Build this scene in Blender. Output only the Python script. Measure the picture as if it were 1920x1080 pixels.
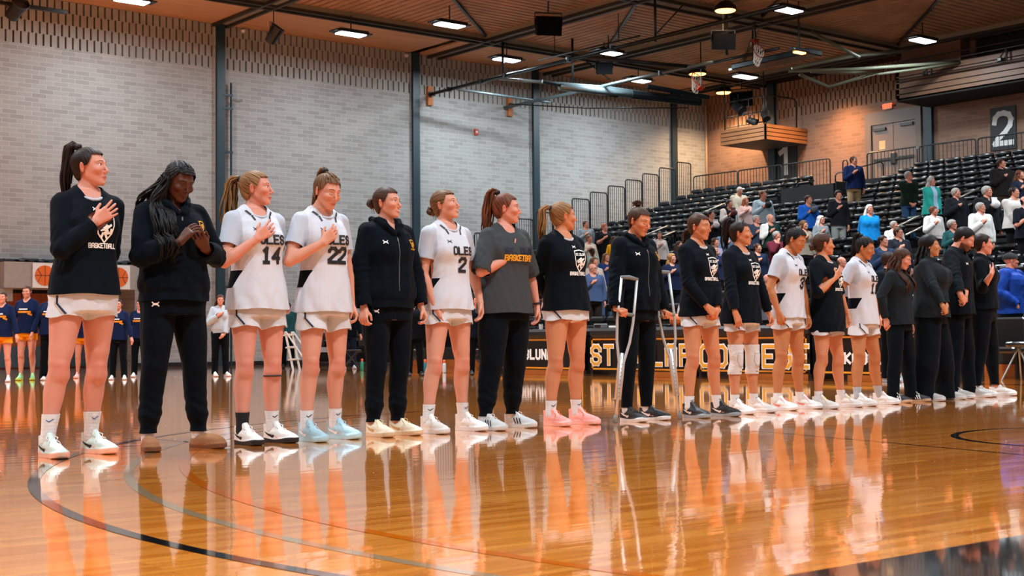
import bpy, math, random
import numpy as np
from mathutils import Vector, Matrix
from mathutils.bvhtree import BVHTree
for o in list(bpy.data.objects): bpy.data.objects.remove(o, do_unlink=True)
scene = bpy.context.scene
COL = scene.collection
rnd = random.Random(7)
# ------------------------------------------------------------------ camera
CAMH = 0.65
FPX = 2586.4
def _n(v):
    v = np.array(v, float); return v / np.linalg.norm(v)
_d1 = _n((3220, -73, -FPX)); _d2 = _n((-2080, -117, -FPX)); _up = _n(np.cross(_d1, _d2)); _d2 = np.cross(_up, _d1)
RC = np.array([_d1, _d2, _up])          # camera axes -> world axes (x along the long brick wall, y towards it)
ORG = np.array([0, 0, CAMH])
def ray(px, py): return RC @ np.array([px - 960, 540 - py, -FPX])
def gz(px, py, z=0.0):
    d = ray(px, py); return ORG + d * ((z - CAMH) / d[2])
def gy(px, py, y):
    d = ray(px, py); return ORG + d * (y / d[1])
def gx(px, py, x):
    d = ray(px, py); return ORG + d * (x / d[0])
def gdep(px, py, dep):
    d = ray(px, py) / FPX; return ORG + d * dep
def depth(p): return -(RC.T @ (np.array(p, float) - ORG))[2]
cam_d = bpy.data.cameras.new('camera'); cam = bpy.data.objects.new('camera', cam_d); COL.objects.link(cam)
m3 = Matrix([[RC[i][j] for j in range(3)] for i in range(3)])
cam.matrix_world = Matrix.Translation(Vector(ORG)) @ m3.to_4x4()
cam_d.sensor_width = 36.0; cam_d.lens = FPX / 1920 * 36.0; cam_d.clip_end = 200
cam_d.dof.use_dof = True; cam_d.dof.focus_distance = 10.2; cam_d.dof.aperture_fstop = 9
scene.camera = cam
LP = 190                                # power of each led high bay light (W)
# ------------------------------------------------------------------ world, exposure
w = bpy.data.worlds.new('world'); scene.world = w; w.use_nodes = True
w.node_tree.nodes['Background'].inputs[0].default_value = (0.75, 0.88, 1.0, 1)
w.node_tree.nodes['Background'].inputs[1].default_value = 0.35
scene.view_settings.view_transform = 'Standard'; scene.view_settings.look = 'None'
scene.view_settings.gamma = 1.0; scene.view_settings.exposure = 0.0
scene.view_settings.use_curve_mapping = False
# ------------------------------------------------------------------ materials
def C(h):
    h = h.lstrip('#'); r = [int(h[i:i+2], 16) / 255 for i in (0, 2, 4)]
    return tuple(x / 12.92 if x <= .04045 else ((x + .055) / 1.055) ** 2.4 for x in r) + (1,)
MATS = {}
def mat(name, col, rough=.6, metal=0, spec=.5, noise=0, nscale=8, bump=0, bscale=60, emit=0, trans=0, sheen=0, coat=0, stretch=None, bdist=.01, aniso=None):
    key = name
    if key in MATS: return MATS[key]
    m = bpy.data.materials.new(name); m.use_nodes = True; nt = m.node_tree; b = nt.nodes['Principled BSDF']
    if isinstance(col, str): col = C(col)
    b.inputs['Base Color'].default_value = col; b.inputs['Roughness'].default_value = rough
    b.inputs['Metallic'].default_value = metal; b.inputs['Specular IOR Level'].default_value = spec
    if coat: b.inputs['Coat Weight'].default_value = coat; b.inputs['Coat Roughness'].default_value = .05
    if sheen: b.inputs['Sheen Weight'].default_value = sheen; b.inputs['Sheen Roughness'].default_value = .5
    if trans: b.inputs['Transmission Weight'].default_value = trans
    if emit: b.inputs['Emission Color'].default_value = col; b.inputs['Emission Strength'].default_value = emit
    if noise or bump:
        tc = nt.nodes.new('ShaderNodeTexCoord'); mp = nt.nodes.new('ShaderNodeMapping')
        nt.links.new(tc.outputs['Object'], mp.inputs[0])
        if stretch: mp.inputs['Scale'].default_value = stretch
        if noise:
            n = nt.nodes.new('ShaderNodeTexNoise'); n.inputs['Scale'].default_value = nscale; n.inputs['Detail'].default_value = 5
            nt.links.new(mp.outputs[0], n.inputs[0])
            r = nt.nodes.new('ShaderNodeMapRange'); r.inputs[1].default_value = .25; r.inputs[2].default_value = .75
            r.inputs[3].default_value = 1 - noise; r.inputs[4].default_value = 1 + noise
            nt.links.new(n.outputs[0], r.inputs[0])
            mx = nt.nodes.new('ShaderNodeMix'); mx.data_type = 'RGBA'; mx.blend_type = 'MULTIPLY'; mx.inputs[0].default_value = 1
            mx.inputs[6].default_value = col; nt.links.new(r.outputs[0], mx.inputs[7]); nt.links.new(mx.outputs[2], b.inputs['Base Color'])
        if bump:
            n2 = nt.nodes.new('ShaderNodeTexNoise'); n2.inputs['Scale'].default_value = bscale; n2.inputs['Detail'].default_value = 3
            nt.links.new(mp.outputs[0], n2.inputs[0])
            bp = nt.nodes.new('ShaderNodeBump'); bp.inputs['Strength'].default_value = bump; bp.inputs['Distance'].default_value = bdist
            nt.links.new(n2.outputs[0], bp.inputs['Height']); nt.links.new(bp.outputs[0], b.inputs['Normal'])
    MATS[key] = m; return m
def nodes(m): return m.node_tree.nodes, m.node_tree.links
def math_node(nt, op, a, b=None):
    n = nt.nodes.new('ShaderNodeMath'); n.operation = op
    for i, v in enumerate((a, b)):
        if v is None: continue
        if isinstance(v, (int, float)): n.inputs[i].default_value = v
        else: nt.links.new(v, n.inputs[i])
    return n.outputs[0]
def brick_mat(name, horiz, c1, c2, mortar, w=.40, h=.125):
    m = bpy.data.materials.new(name); m.use_nodes = True; nt = m.node_tree; b = nt.nodes['Principled BSDF']
    tc = nt.nodes.new('ShaderNodeTexCoord'); sp = nt.nodes.new('ShaderNodeSeparateXYZ'); nt.links.new(tc.outputs['Object'], sp.inputs[0])
    cb = nt.nodes.new('ShaderNodeCombineXYZ'); nt.links.new(sp.outputs[horiz], cb.inputs[0]); nt.links.new(sp.outputs[2], cb.inputs[1])
    br = nt.nodes.new('ShaderNodeTexBrick'); nt.links.new(cb.outputs[0], br.inputs[0])
    br.inputs['Scale'].default_value = 1; br.inputs['Brick Width'].default_value = w; br.inputs['Row Height'].default_value = h
    br.inputs['Mortar Size'].default_value = .008; br.inputs['Mortar Smooth'].default_value = .2; br.inputs['Bias'].default_value = -.35
    br.inputs['Color1'].default_value = C(c1); br.inputs['Color2'].default_value = C(c2); br.inputs['Mortar'].default_value = C(mortar)
    n = nt.nodes.new('ShaderNodeTexNoise'); n.inputs['Scale'].default_value = .6; n.inputs['Detail'].default_value = 6
    nt.links.new(tc.outputs['Object'], n.inputs[0])
    r = nt.nodes.new('ShaderNodeMapRange'); r.inputs[3].default_value = .9; r.inputs[4].default_value = 1.1; nt.links.new(n.outputs[0], r.inputs[0])
    mx = nt.nodes.new('ShaderNodeMix'); mx.data_type = 'RGBA'; mx.blend_type = 'MULTIPLY'; mx.inputs[0].default_value = 1
    nt.links.new(br.outputs[0], mx.inputs[6]); nt.links.new(r.outputs[0], mx.inputs[7]); nt.links.new(mx.outputs[2], b.inputs['Base Color'])
    bp = nt.nodes.new('ShaderNodeBump'); bp.inputs['Strength'].default_value = .4; bp.inputs['Distance'].default_value = .01; bp.invert = True
    nt.links.new(br.outputs['Fac'], bp.inputs['Height']); nt.links.new(bp.outputs[0], b.inputs['Normal'])
    b.inputs['Roughness'].default_value = .8
    return m
# ------------------------------------------------------------------ mesh helpers
def tag(o, label=None, cat=None, group=None, kind=None):
    if label: o['label'] = label
    if cat: o['category'] = cat
    if group: o['group'] = group
    if kind: o['kind'] = kind
    return o
def empty(name, loc=(0, 0, 0), rz=0, label=None, cat=None, group=None):
    o = bpy.data.objects.new(name, None); COL.objects.link(o); o.location = loc; o.rotation_euler = (0, 0, rz)
    o.empty_display_size = .1
    return tag(o, label, cat, group)
class MB:
    def __init__(s): s.v = []; s.f = []; s.mi = []
    def add(s, vs, fs, mi=0):
        o = len(s.v); s.v += [tuple(p) for p in vs]; s.f += [tuple(i + o for i in f) for f in fs]; s.mi += [mi] * len(fs)
    def box(s, x0, x1, y0, y1, z0, z1, mi=0, M=None):
        vs = [Vector(p) for p in ((x0,y0,z0),(x1,y0,z0),(x1,y1,z0),(x0,y1,z0),(x0,y0,z1),(x1,y0,z1),(x1,y1,z1),(x0,y1,z1))]
        if M is not None: vs = [M @ p for p in vs]
        s.add(vs, ((0,3,2,1),(4,5,6,7),(0,1,5,4),(1,2,6,5),(2,3,7,6),(3,0,4,7)), mi)
    def rbox(s, x0, x1, y0, y1, z0, z1, r=.02, mi=0, M=None):      # box with chamfered edges
        xs = (x0, x0 + r, x1 - r, x1); ys = (y0, y0 + r, y1 - r, y1)
        ring = [(xs[1],ys[0]),(xs[2],ys[0]),(xs[3],ys[1]),(xs[3],ys[2]),(xs[2],ys[3]),(xs[1],ys[3]),(xs[0],ys[2]),(xs[0],ys[1])]
        cx, cy = (x0+x1)/2, (y0+y1)/2; vs = []
        def rg(z, ins):
            for (x, y) in ring:
                vs.append(Vector((x + (ins if x < cx else -ins), y + (ins if y < cy else -ins), z)))
        rg(z0, r*.7); rg(z0 + r, 0); rg(z1 - r, 0); rg(z1, r*.7)
        if M is not None: vs = [M @ p for p in vs]
        fs = [tuple(range(7, -1, -1)), tuple(range(24, 32))]
        for k in range(3):
            for i in range(8):
                j = (i + 1) % 8; fs.append((k*8+i, k*8+j, k*8+8+j, k*8+8+i))
        s.add(vs, fs, mi)
    def tube(s, pts, r, n=8, mi=0, cap=True):
        pts = [Vector(p) for p in pts]; k = len(pts); rs = r if hasattr(r, '__len__') else [r] * k
        vs = []; up = None
        for i, p in enumerate(pts):
            t = (pts[min(i+1, k-1)] - pts[max(i-1, 0)])
            if t.length < 1e-9: t = Vector((0, 0, 1))
            t.normalize()
            if up is None: up = t.orthogonal().normalized()
            up = (up - t * up.dot(t))
            if up.length < 1e-6: up = t.orthogonal()
            up.normalize(); sd = t.cross(up)
            for j in range(n):
                a = 2 * math.pi * j / n; vs.append(p + (up * math.cos(a) + sd * math.sin(a)) * rs[i])
        fs = []
        for i in range(k - 1):
            for j in range(n):
                q = (j + 1) % n; fs.append((i*n+j, i*n+q, i*n+n+q, i*n+n+j))
        if cap: fs.append(tuple(range(n - 1, -1, -1))); fs.append(tuple(range((k-1)*n, k*n)))
        s.add(vs, fs, mi)
    def lathe(s, prof, c=(0, 0, 0), n=16, mi=0, M=None):
        vs = []; fs = []
        for (r, z) in prof:
            for j in range(n):
                a = 2 * math.pi * j / n; vs.append(Vector((c[0] + r * math.cos(a), c[1] + r * math.sin(a), c[2] + z)))
        if M is not None: vs = [M @ p for p in vs]
        k = len(prof)
        for i in range(k - 1):
            for j in range(n):
                q = (j + 1) % n; fs.append((i*n+j, i*n+q, i*n+n+q, i*n+n+j))
        fs.append(tuple(range(n - 1, -1, -1))); fs.append(tuple(range((k-1)*n, k*n)))
        s.add(vs, fs, mi)
    def build(s, name, mats, parent=None, smooth=False, **kw):
        me = bpy.data.meshes.new(name); me.from_pydata(s.v, [], s.f)
        if not isinstance(mats, (list, tuple)): mats = [mats]
        for m in mats: me.materials.append(m)
        if len(mats) > 1: me.polygons.foreach_set('material_index', s.mi)
        if smooth: me.polygons.foreach_set('use_smooth', [True] * len(me.polygons))
        me.update()
        o = bpy.data.objects.new(name, me); COL.objects.link(o)
        if parent: o.parent = parent
        return tag(o, **kw) if kw else o
def struct(o, name=None): o['kind'] = 'structure'; return o
def copy_tree(o, parent=None):
    c = o.copy(); COL.objects.link(c); c.parent = parent
    for ch in list(o.children): copy_tree(ch, c)
    return c
# ================================================================== SETTING
WY = 37.15; WX = 39.7; CZ = 10.15; DECK = 5.85
M_wallY = brick_mat('wall brick', 0, '#9c9d9b', '#838381', '#aeafad')
M_wallX = brick_mat('wall brick side', 1, '#8c6c5a', '#745948', '#967763')
M_block = mat('slot block', '#989893', .8, noise=.12, nscale=3)
M_blockX = mat('slot block side', '#926e55', .8, noise=.12, nscale=3)
M_gap = mat('slot recess shade', '#3a2016', .9)  # dark brown paints in the shade inside the wall slots
M_teal = mat('painted steel teal', '#16303a', .45)
M_beam = mat('painted beam', '#8a8270', .55)
M_beamd = mat('dark beam edge', '#2c2a26', .5)
M_slat = mat('ceiling slat wood', '#b88a64', .6, noise=.2, nscale=2, stretch=(1, 1, 1))
M_soffit = mat('soffit wood', '#c4946c', .6, noise=.22, nscale=3, stretch=(.3, 6, 1))
M_black = mat('black metal', '#101214', .4)
M_dark = mat('dark void', '#08090a', .9)
M_rail = mat('railing black', '#15191c', .4)
M_grey = mat('grey metal', '#8c9492', .35, metal=.6)
M_white = mat('white paint', '#dcdcd8', .5)
# floor -------------------------------------------------------------
def floor_mat():
    m = bpy.data.materials.new('court wood'); m.use_nodes = True; nt = m.node_tree; b = nt.nodes['Principled BSDF']; L = nt.links
    tc = nt.nodes.new('ShaderNodeTexCoord')
    br = nt.nodes.new('ShaderNodeTexBrick'); L.new(tc.outputs['Object'], br.inputs[0])
    for k, v in (('Scale', 1), ('Brick Width', 1.15), ('Row Height', .057), ('Mortar Size', .0012), ('Mortar Smooth', .3), ('Bias', 0)): br.inputs[k].default_value = v
    br.inputs['Color1'].default_value = C('#fb9d3c'); br.inputs['Color2'].default_value = C('#dd7a20'); br.inputs['Mortar'].default_value = C('#7d3c0c')
    mp = nt.nodes.new('ShaderNodeMapping'); mp.inputs['Scale'].default_value = (.5, 7, 1); L.new(tc.outputs['Object'], mp.inputs[0])
    n = nt.nodes.new('ShaderNodeTexNoise'); n.inputs['Scale'].default_value = 4; n.inputs['Detail'].default_value = 6; L.new(mp.outputs[0], n.inputs[0])
    r = nt.nodes.new('ShaderNodeMapRange'); r.inputs[3].default_value = .70; r.inputs[4].default_value = 1.30; L.new(n.outputs[0], r.inputs[0])
    mx = nt.nodes.new('ShaderNodeMix'); mx.data_type = 'RGBA'; mx.blend_type = 'MULTIPLY'; mx.inputs[0].default_value = 1
    L.new(br.outputs[0], mx.inputs[6]); L.new(r.outputs[0], mx.inputs[7]); L.new(mx.outputs[2], b.inputs['Base Color'])
    # lacquer: slight waviness along the boards and board-to-board height steps
    n2 = nt.nodes.new('ShaderNodeTexNoise'); n2.inputs['Scale'].default_value = 1.4; n2.inputs['Detail'].default_value = 3
    mp2 = nt.nodes.new('ShaderNodeMapping'); mp2.inputs['Scale'].default_value = (.6, 5, 1); L.new(tc.outputs['Object'], mp2.inputs[0]); L.new(mp2.outputs[0], n2.inputs[0])
    bp = nt.nodes.new('ShaderNodeBump'); bp.inputs['Strength'].default_value = .30; bp.inputs['Distance'].default_value = .003
    L.new(n2.outputs[0], bp.inputs['Height'])
    bp2 = nt.nodes.new('ShaderNodeBump'); bp2.inputs['Strength'].default_value = .5; bp2.inputs['Distance'].default_value = .0012; bp2.invert = True
    L.new(br.outputs['Fac'], bp2.inputs['Height']); L.new(bp.outputs[0], bp2.inputs['Normal'])
    L.new(bp2.outputs[0], b.inputs['Normal'])
    b.inputs['Roughness'].default_value = .09; b.inputs['IOR'].default_value = 1.55; b.inputs['Specular IOR Level'].default_value = .62
    b.inputs['Coat Weight'].default_value = 1; b.inputs['Coat Roughness'].default_value = .04; b.inputs['Coat IOR'].default_value = 1.9
    L.new(bp2.outputs[0], b.inputs['Coat Normal'])
    return m
b_ = MB(); b_.box(-14, WX, -14, WY + 3, -.1, 0); struct(b_.build('floor', floor_mat()))
def gloss(name, col):
    m = mat(name, col, .1, spec=.62); b = m.node_tree.nodes['Principled BSDF']; b.inputs['Coat Weight'].default_value = 1; b.inputs['Coat Roughness'].default_value = .04; b.inputs['Coat IOR'].default_value = 1.9
    return m
M_lineb = gloss('court line black', '#0e0f10'); M_lineo = gloss('court line orange', '#ea7200'); M_linew = gloss('court line cream', '#c9a482'); M_lineg = gloss('court line faded', '#b0906a')
def strip(name, pts, w, m, z):
    mb = MB(); k = len(pts); vs = []
    for i, p in enumerate(pts):
        a = np.array(pts[max(i-1, 0)]); c = np.array(pts[min(i+1, k-1)]); t = c - a; t = t / np.linalg.norm(t); nn = np.array((-t[1], t[0]))
        for s_ in (-1, 1): q = np.array(p) + nn * s_ * w / 2; vs.append((q[0], q[1], z))
    mb.add(vs, [(2*i, 2*i+2, 2*i+3, 2*i+1) for i in range(k-1)])
    o = mb.build(name, m); return struct(o)
def arc(cx, cy, r, a0, a1, n=72): return [(cx + r * math.cos(math.radians(a0 + (a1-a0)*i/n)), cy + r * math.sin(math.radians(a0 + (a1-a0)*i/n))) for i in range(n+1)]
strip('trim_court_arc_black', arc(8.28, 4.35, 6.33, 95, 265), .055, M_lineb, .0016)
strip('trim_court_arc_orange', arc(9.72, 3.87, 7.12, 110, 250), .05, M_lineo, .0012)
strip('trim_court_arc_faded', arc(9.10, 3.95, 6.8, 120, 250), .05, M_lineg, .0008)
strip('trim_court_line_cream', [(3.93, 30), (4.06, 8.4)], .03, M_linew, .0008)
strip('trim_court_line_cross', [(3.9, 13.6), (17, 13.6)], .04, M_linew, .0010)
strip('trim_court_line_black', [(7.62, 8.6), (7.55, 6.9), (7.23, 5.36), (6.9, 3.9)], .03, M_lineb, .0012)
strip('trim_court_circle', arc(8.63, 4.41, 1.09, 60, 240), .05, M_lineb, .0013)
mb = MB(); mb.add([(-14, -14, .002), (16, -14, .002), (16, 2.5, .002), (-14, 2.5, .002)], [(0, 1, 2, 3)]); struct(mb.build('trim_court_border', M_lineb))
mb = MB(); mb.add([(17.0, 3, .002), (17.3, 3, .002), (17.3, 34, .002), (17.0, 34, .002)], [(0, 1, 2, 3)]); struct(mb.build('trim_court_sideline', M_lineb))
# walls: brick field, slotted band on top, steel pilasters -------------
LOBX0, LOBX1, LOBZ = 6.0, 16.15, 2.2
mb = MB()
mb.box(LOBX1, WX + .3, WY, WY + .3, 0, 8.82); mb.box(-14, LOBX1, WY, WY + .3, LOBZ, 8.82); mb.box(-14, LOBX0, WY, WY + .3, 0, LOBZ)
struct(mb.build('wall_back', M_wallY))
mb = MB(); mb.box(-14, WX + .3, WY + .09, WY + .3, 8.82, 10.6); struct(mb.build('wall_back_recess', M_gap))
def blocks(a0, a1, plane, axis, name, m, skip):
    mb = MB(); h = (10.14 - 8.82) / 4; p = .205
    for r in range(4):
        k = 0; u = a0 + (p / 2 if r % 2 else 0)
        while u < a1:
            if not any(s0 - .1 < u < s1 for s0, s1 in skip):
                if axis == 'x': mb.box(u, u + p - .052, plane, plane + .1, 8.82 + r*h, 8.82 + (r+1)*h)
                else: mb.box(plane, plane + .1, u, u + p - .052, 8.82 + r*h, 8.82 + (r+1)*h)
            u += p
    return struct(mb.build(name, m))
PIL = (18.77, 25.80, 30.93, 37.83)
blocks(8, WX, WY, 'x', 'trim_slot_blocks_back', M_block, ())
for x in PIL:
    mb = MB(); mb.box(x - .13, x + .13, WY - .14, WY + .02, 0, CZ); mb.box(x - .17, x - .13, WY - .03, WY + .02, 0, CZ, 1)
    struct(mb.build('trim_pilaster', [M_teal, M_wallY]))
mb = MB(); mb.box(WX, WX + .3, -14, WY + .3, 0, 8.82); struct(mb.build('wall_right', M_wallX))
mb = MB(); mb.box(WX + .09, WX + .3, -14, WY + .3, 8.82, 10.6); struct(mb.build('wall_right_recess', M_gap))
blocks(26.9, WY - .1, WX, 'y', 'trim_slot_blocks_right', M_blockX, ())
for y, z0 in ((33.75, DECK), (27.0, DECK)):
    mb = MB(); mb.box(WX - .14, WX + .02, y - .16, y + .16, z0, CZ); struct(mb.build('trim_pilaster_side', M_teal))
mb = MB(); mb.tube([(WX - .06, WY - .06, DECK), (WX - .06, WY - .06, 9.8)], .05); struct(mb.build('trim_corner_pipe', mat('pipe paint', '#b79a80', .5), smooth=True))
mb = MB(); mb.box(-14.3, -14, -14, WY + .3, 0, 10.6); struct(mb.build('wall_left', M_wallX))
mb = MB(); mb.box(-14, WX, -14.3, -14, 0, 10.6); struct(mb.build('wall_front', M_wallY))
mb = MB(); mb.box(LOBX1, WX, WY - .03, WY, 0, .12); struct(mb.build('baseboard_back', M_black))
# recessed lobby with wooden doors behind the visiting team
M_door = mat('orange oak door', '#9c4c1a', .45, noise=.2, nscale=2, stretch=(6, 1, .6)); M_kick = mat('steel kick plate', '#5c7482', .3, metal=.5)
M_conc = mat('concrete beam', '#98918a', .8, noise=.08)
mb = MB(); mb.box(LOBX0, LOBX1, WY + 1.5, WY + 1.7, 0, LOBZ); mb.box(LOBX1, LOBX1 + .2, WY + .3, WY + 1.7, 0, LOBZ); mb.box(LOBX0 - .2, LOBX0, WY, WY + 1.7, 0, LOBZ)
mb.box(LOBX0, LOBX1, WY, WY + 1.7, LOBZ, LOBZ + .1); struct(mb.build('wall_lobby', M_wallY))
n_door = 0
for x in (8.2, 10.3, 12.45, 14.5):
    n_door += 1
    mb = MB(); mb.box(x, x + .97, WY + 1.42, WY + 1.5, .02, 2.1); mb.box(x + 1.0, x + 1.97, WY + 1.42, WY + 1.5, .02, 2.1)
    d = struct(mb.build('door_%d' % n_door, M_door))
    mb = MB(); mb.box(x + .02, x + .95, WY + 1.40, WY + 1.42, .04, .62); mb.box(x + 1.02, x + 1.95, WY + 1.40, WY + 1.42, .04, .62); mb.build('kick_plate', M_kick, d)
    mb = MB(); mb.box(x + .1, x + .9, WY + 1.34, WY + 1.38, .98, 1.04); mb.box(x + 1.1, x + 1.9, WY + 1.34, WY + 1.38, .98, 1.04); mb.build('push_bar', M_grey, d)
mb = MB(); mb.box(LOBX0, LOBX1, WY + 1.38, WY + 1.42, 2.1, LOBZ); struct(mb.build('trim_lobby_head', M_dark))
a = gy(8, 492, 36.6); c_ = gy(248, 540, 36.6)
bx0, bx1, bz0, bz1 = a[0], c_[0] + .1, 2.17, 2.86
mb = MB(); mb.box(bx0, bx1, 36.6, WY, bz0, bz1); mb.box(bx0 - .12, bx0 + .28, 36.75, WY, bz0 - .35, bz0); struct(mb.build('trim_concrete_beam', M_conc))
mb = MB()
for i in range(14):
    x = bx0 + (bx1 - bx0) * i / 14; mb.rbox(x, x + .42, 36.62, 37.1, bz1 + .003, bz1 + .06 + .08 * rnd.random(), .02)
mb.build('folded_tarp', mat('dark tarp', '#1f2a31', .5, bump=.6, bscale=6), label='dark folded tarp lying along the top of the concrete beam', cat='tarp')
# two printed basketball panels on the beam
M_ball = mat('basketball leather', '#d9651a', .55, bump=.3, bscale=90); M_seam = mat('ball seam', '#2a1a12', .6)
def ball_panel(px, n):
    p = gy(px, 515, 36.58); r = empty('basketball_sign', (p[0], 36.58, 2.51), 0, ('white square panel printed with an orange basketball, left of the first player', 'white square panel printed with an orange basketball, mostly hidden between the first two players')[n], 'sign', 'basketball panels on the concrete beam')
    m_ = MB(); m_.box(-.33, .33, -.02, .02, -.33, .33); m_.build('panel', M_white, r)
    m_ = MB(); m_.lathe([(.27, 0), (.27, .012)], n=32, M=Matrix.Translation((0, -.02, 0)) @ Matrix.Rotation(math.radians(90), 4, 'X')); m_.build('printed_ball', M_ball, r)
    m_ = MB()
    for pts in ([(-.27, 0), (.27, 0)], [(0, -.27), (0, .27)], [(-.2, .18), (-.1, 0), (-.2, -.18)], [(.2, .18), (.1, 0), (.2, -.18)]):
        m_.tube([(x, -.034, z) for x, z in pts], .006, 6)
    m_.build('ball_lines', M_seam, r)
ball_panel(84, 0); ball_panel(222, 1)
# ceiling ----------------------------------------------------------------
mb = MB(); mb.box(-14, WX + .3, -14, WY + .3, CZ + .5, CZ + .6); struct(mb.build('ceiling', M_dark))
mb = MB()
xs_ = (-14, -4.5, 3.5, 11.5) + PIL
for x0, x1 in zip(xs_, xs_[1:] + (WX,)): mb.box(x0 + .2, x1 - .2 if x1 < WX else x1, 34.4, WY + .09, CZ, CZ + .06)
struct(mb.build('ceiling_soffit', M_soffit))
XB = [-14, -4.5, 3.5, 11.5, 18.8, 26.6, 31.6, 38.3]; YB = [34.25, 27.3, 20.3, 13.3, 6.3, -.7, -7.7, -14]
mb = MB(); p = .27
for i in range(len(XB) - 1):
    for j in range(len(YB) - 1):
        x0, x1, y1, y0 = XB[i] + .2, XB[i+1] - .2, YB[j] - .2, YB[j+1] + .2
        u = x0
        while u < x1:                                      # boards along y, on the side of the seam nearer the low-x beam
            t = (u - x0) / (x1 - x0); ys = y0 + t * (y1 - y0)
            if y1 - ys > .05: mb.box(u, u + p * .68, ys, y1, CZ + .14, CZ + .2)
            u += p
        v = y0
        while v < y1:
            t = (v - y0) / (y1 - y0); xe = x0 + t * (x1 - x0)
            if x1 - xe > .05: mb.box(xe, x1, v, v + p * .68, CZ + .14, CZ + .2)
            v += p
struct(mb.build('ceiling_slats', M_slat))
mb = MB()
for i in range(len(XB) - 1):
    for j in range(len(YB) - 1):
        x0, x1, y1, y0 = XB[i] + .2, XB[i+1] - .2, YB[j] - .2, YB[j+1] + .2
        mb.tube([(x0, y0, CZ + .1), (x1, y1, CZ + .1)], .05, 4)
struct(mb.build('ceiling_seams', M_black))
for nm, xs in (('ceiling_beam_cross', XB[1:]),):
    for x in xs:
        mb = MB(); mb.box(x - .22, x + .22, -14, WY, CZ - .02, CZ + .4); mb.box(x - .25, x - .16, -14, WY, CZ - .1, CZ, 1); mb.box(x + .16, x + .25, -14, WY, CZ - .1, CZ, 1)
        struct(mb.build(nm, [M_beam, M_beamd]))
for k, y in enumerate(YB):
    wd = .18 if k == 0 else .3
    mb = MB(); mb.box(-14, WX, y - wd, y + wd, CZ - .01, CZ + .4); mb.box(-14, WX, y - wd - .03, y - wd + .05, CZ - .09, CZ, 1); mb.box(-14, WX, y + wd - .05, y + wd + .03, CZ - .09, CZ, 1)
    struct(mb.build('ceiling_beam_long', [M_beam, M_beamd]))
# lamps --------------------------------------------------------------------
M_lens = mat('led lens', '#f2faff', emit=9); M_warm = mat('warm lens', '#ffb060', emit=6)
LAMPZ = 9.6
def lamp(x, y, label=None, power=LP, spread=3.14, first=[None], z=LAMPZ, vis=True):
    if first[0] is None:
        r = empty('ceiling_light', (x, y, z), 0)
        m_ = MB(); m_.rbox(-.5, .5, -.24, .24, .0, .1, .03); m_.box(-.62, -.46, -.2, .2, .02, .05); m_.box(.46, .62, -.2, .2, .02, .05); m_.build('housing', M_black, r)
        m_ = MB(); m_.rbox(-.42, .42, -.2, .2, -.025, .005, .01); m_.build('lens', M_lens, r)
        m_ = MB(); m_.tube([(0, 0, .1), (0, 0, .55)], .018); m_.build('stem', M_black, r)
        first[0] = r
    else: r = copy_tree(first[0])
    r.location = (x, y, z); r['category'] = 'ceiling light'; r['group'] = 'led high bay lights'
    r['label'] = label or 'led high bay ceiling light above the court outside the picture'
    ld = bpy.data.lights.new('led', 'AREA'); ld.shape = 'RECTANGLE'; ld.size = .85; ld.size_y = .4; ld.energy = power; ld.spread = spread; ld.color = (.82, .93, 1.0)
    lo = bpy.data.objects.new('led', ld); COL.objects.link(lo); lo.location = (0, 0, -.04); lo.parent = r
    return r
for px, py, lb in ((658, 64, 'led ceiling light above the wall bay right of the first pilaster'), (843, 47, 'led ceiling light hanging left of the big junction of beams above the number 2 player'),
    (950, 112, 'led ceiling light above the black pipe that runs from the wall bracket'), (1141, 99, 'led ceiling light over the middle of the ceiling-mounted pipe frame'),
    (1197, 151, 'led ceiling light lowest over the steel tube, left of the orange hoop'), (1397, 144, 'led ceiling light below the dark folded backboard beam'),
    (1477, 19, 'led ceiling light at the top edge above the beam crossing'), (1730, 76, 'led ceiling light beside the dark balcony opening'),
    (247, 2, 'led ceiling light cut by the top edge of the picture above the first player')):
    q = gz(px, py, LAMPZ); lamp(q[0], q[1], lb, LP * .80)
for x, y in ((-9, 30), (-1, 30), (7, 30), (-9, 22), (-1, 22), (7, 21), (15, 22), (22.5, 19), (-9, 13), (-1, 13), (7, 12), (15, 12), (22, 11), (29, 13), (36, 15), (-9, 4), (-1, 4), (7, 3), (15, 3), (22, 2), (-6, -6), (3, -6), (11, -6), (19, -6), (28, 4)):
    lamp(x, y, None, LP * 2.7, 1.9)
def warm(px, py, lb, z=9.9, e=60):
    q = gz(px, py, z); r = empty('warm_downlight', (q[0], q[1], z), 0, lb, 'ceiling light', 'warm downlights')
    m_ = MB(); m_.lathe([(.16, .25), (.3, .12), (.34, 0), (.32, 0)], n=20); m_.tube([(0, 0, .2), (0, 0, CZ + .2 - z)], .02, 6); m_.build('shade', M_black, r, smooth=False)
    m_ = MB(); m_.lathe([(.27, -.02), (.3, .01)], n=20); m_.build('lens', M_warm, r)
    ld = bpy.data.lights.new('warm', 'SPOT'); ld.energy = e; ld.color = (1, .62, .32); ld.spot_size = 2.4; ld.spot_blend = .8; ld.shadow_soft_size = .2
    lo = bpy.data.objects.new('warm', ld); COL.objects.link(lo); lo.location = (0, 0, -.05); lo.parent = r
warm(1360, 20, 'round warm downlight in the beam near the top edge, left of the topmost led light', e=500)
warm(1357, 174, 'round warm downlight above the lighting platform', e=2200)
warm(1308, 139, 'round warm downlight seen through the orange basketball hoop', z=9.9, e=400)
q = gx(1640, 120, 37.5); 
r = empty('warm_downlight', (38.6, 30.3, 10.0), 0, 'warm wall-washing lamp near the slotted brick left of the balcony', 'ceiling light', 'warm downlights')  # added lamp to warm the right wall, not an existing fixture
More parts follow.
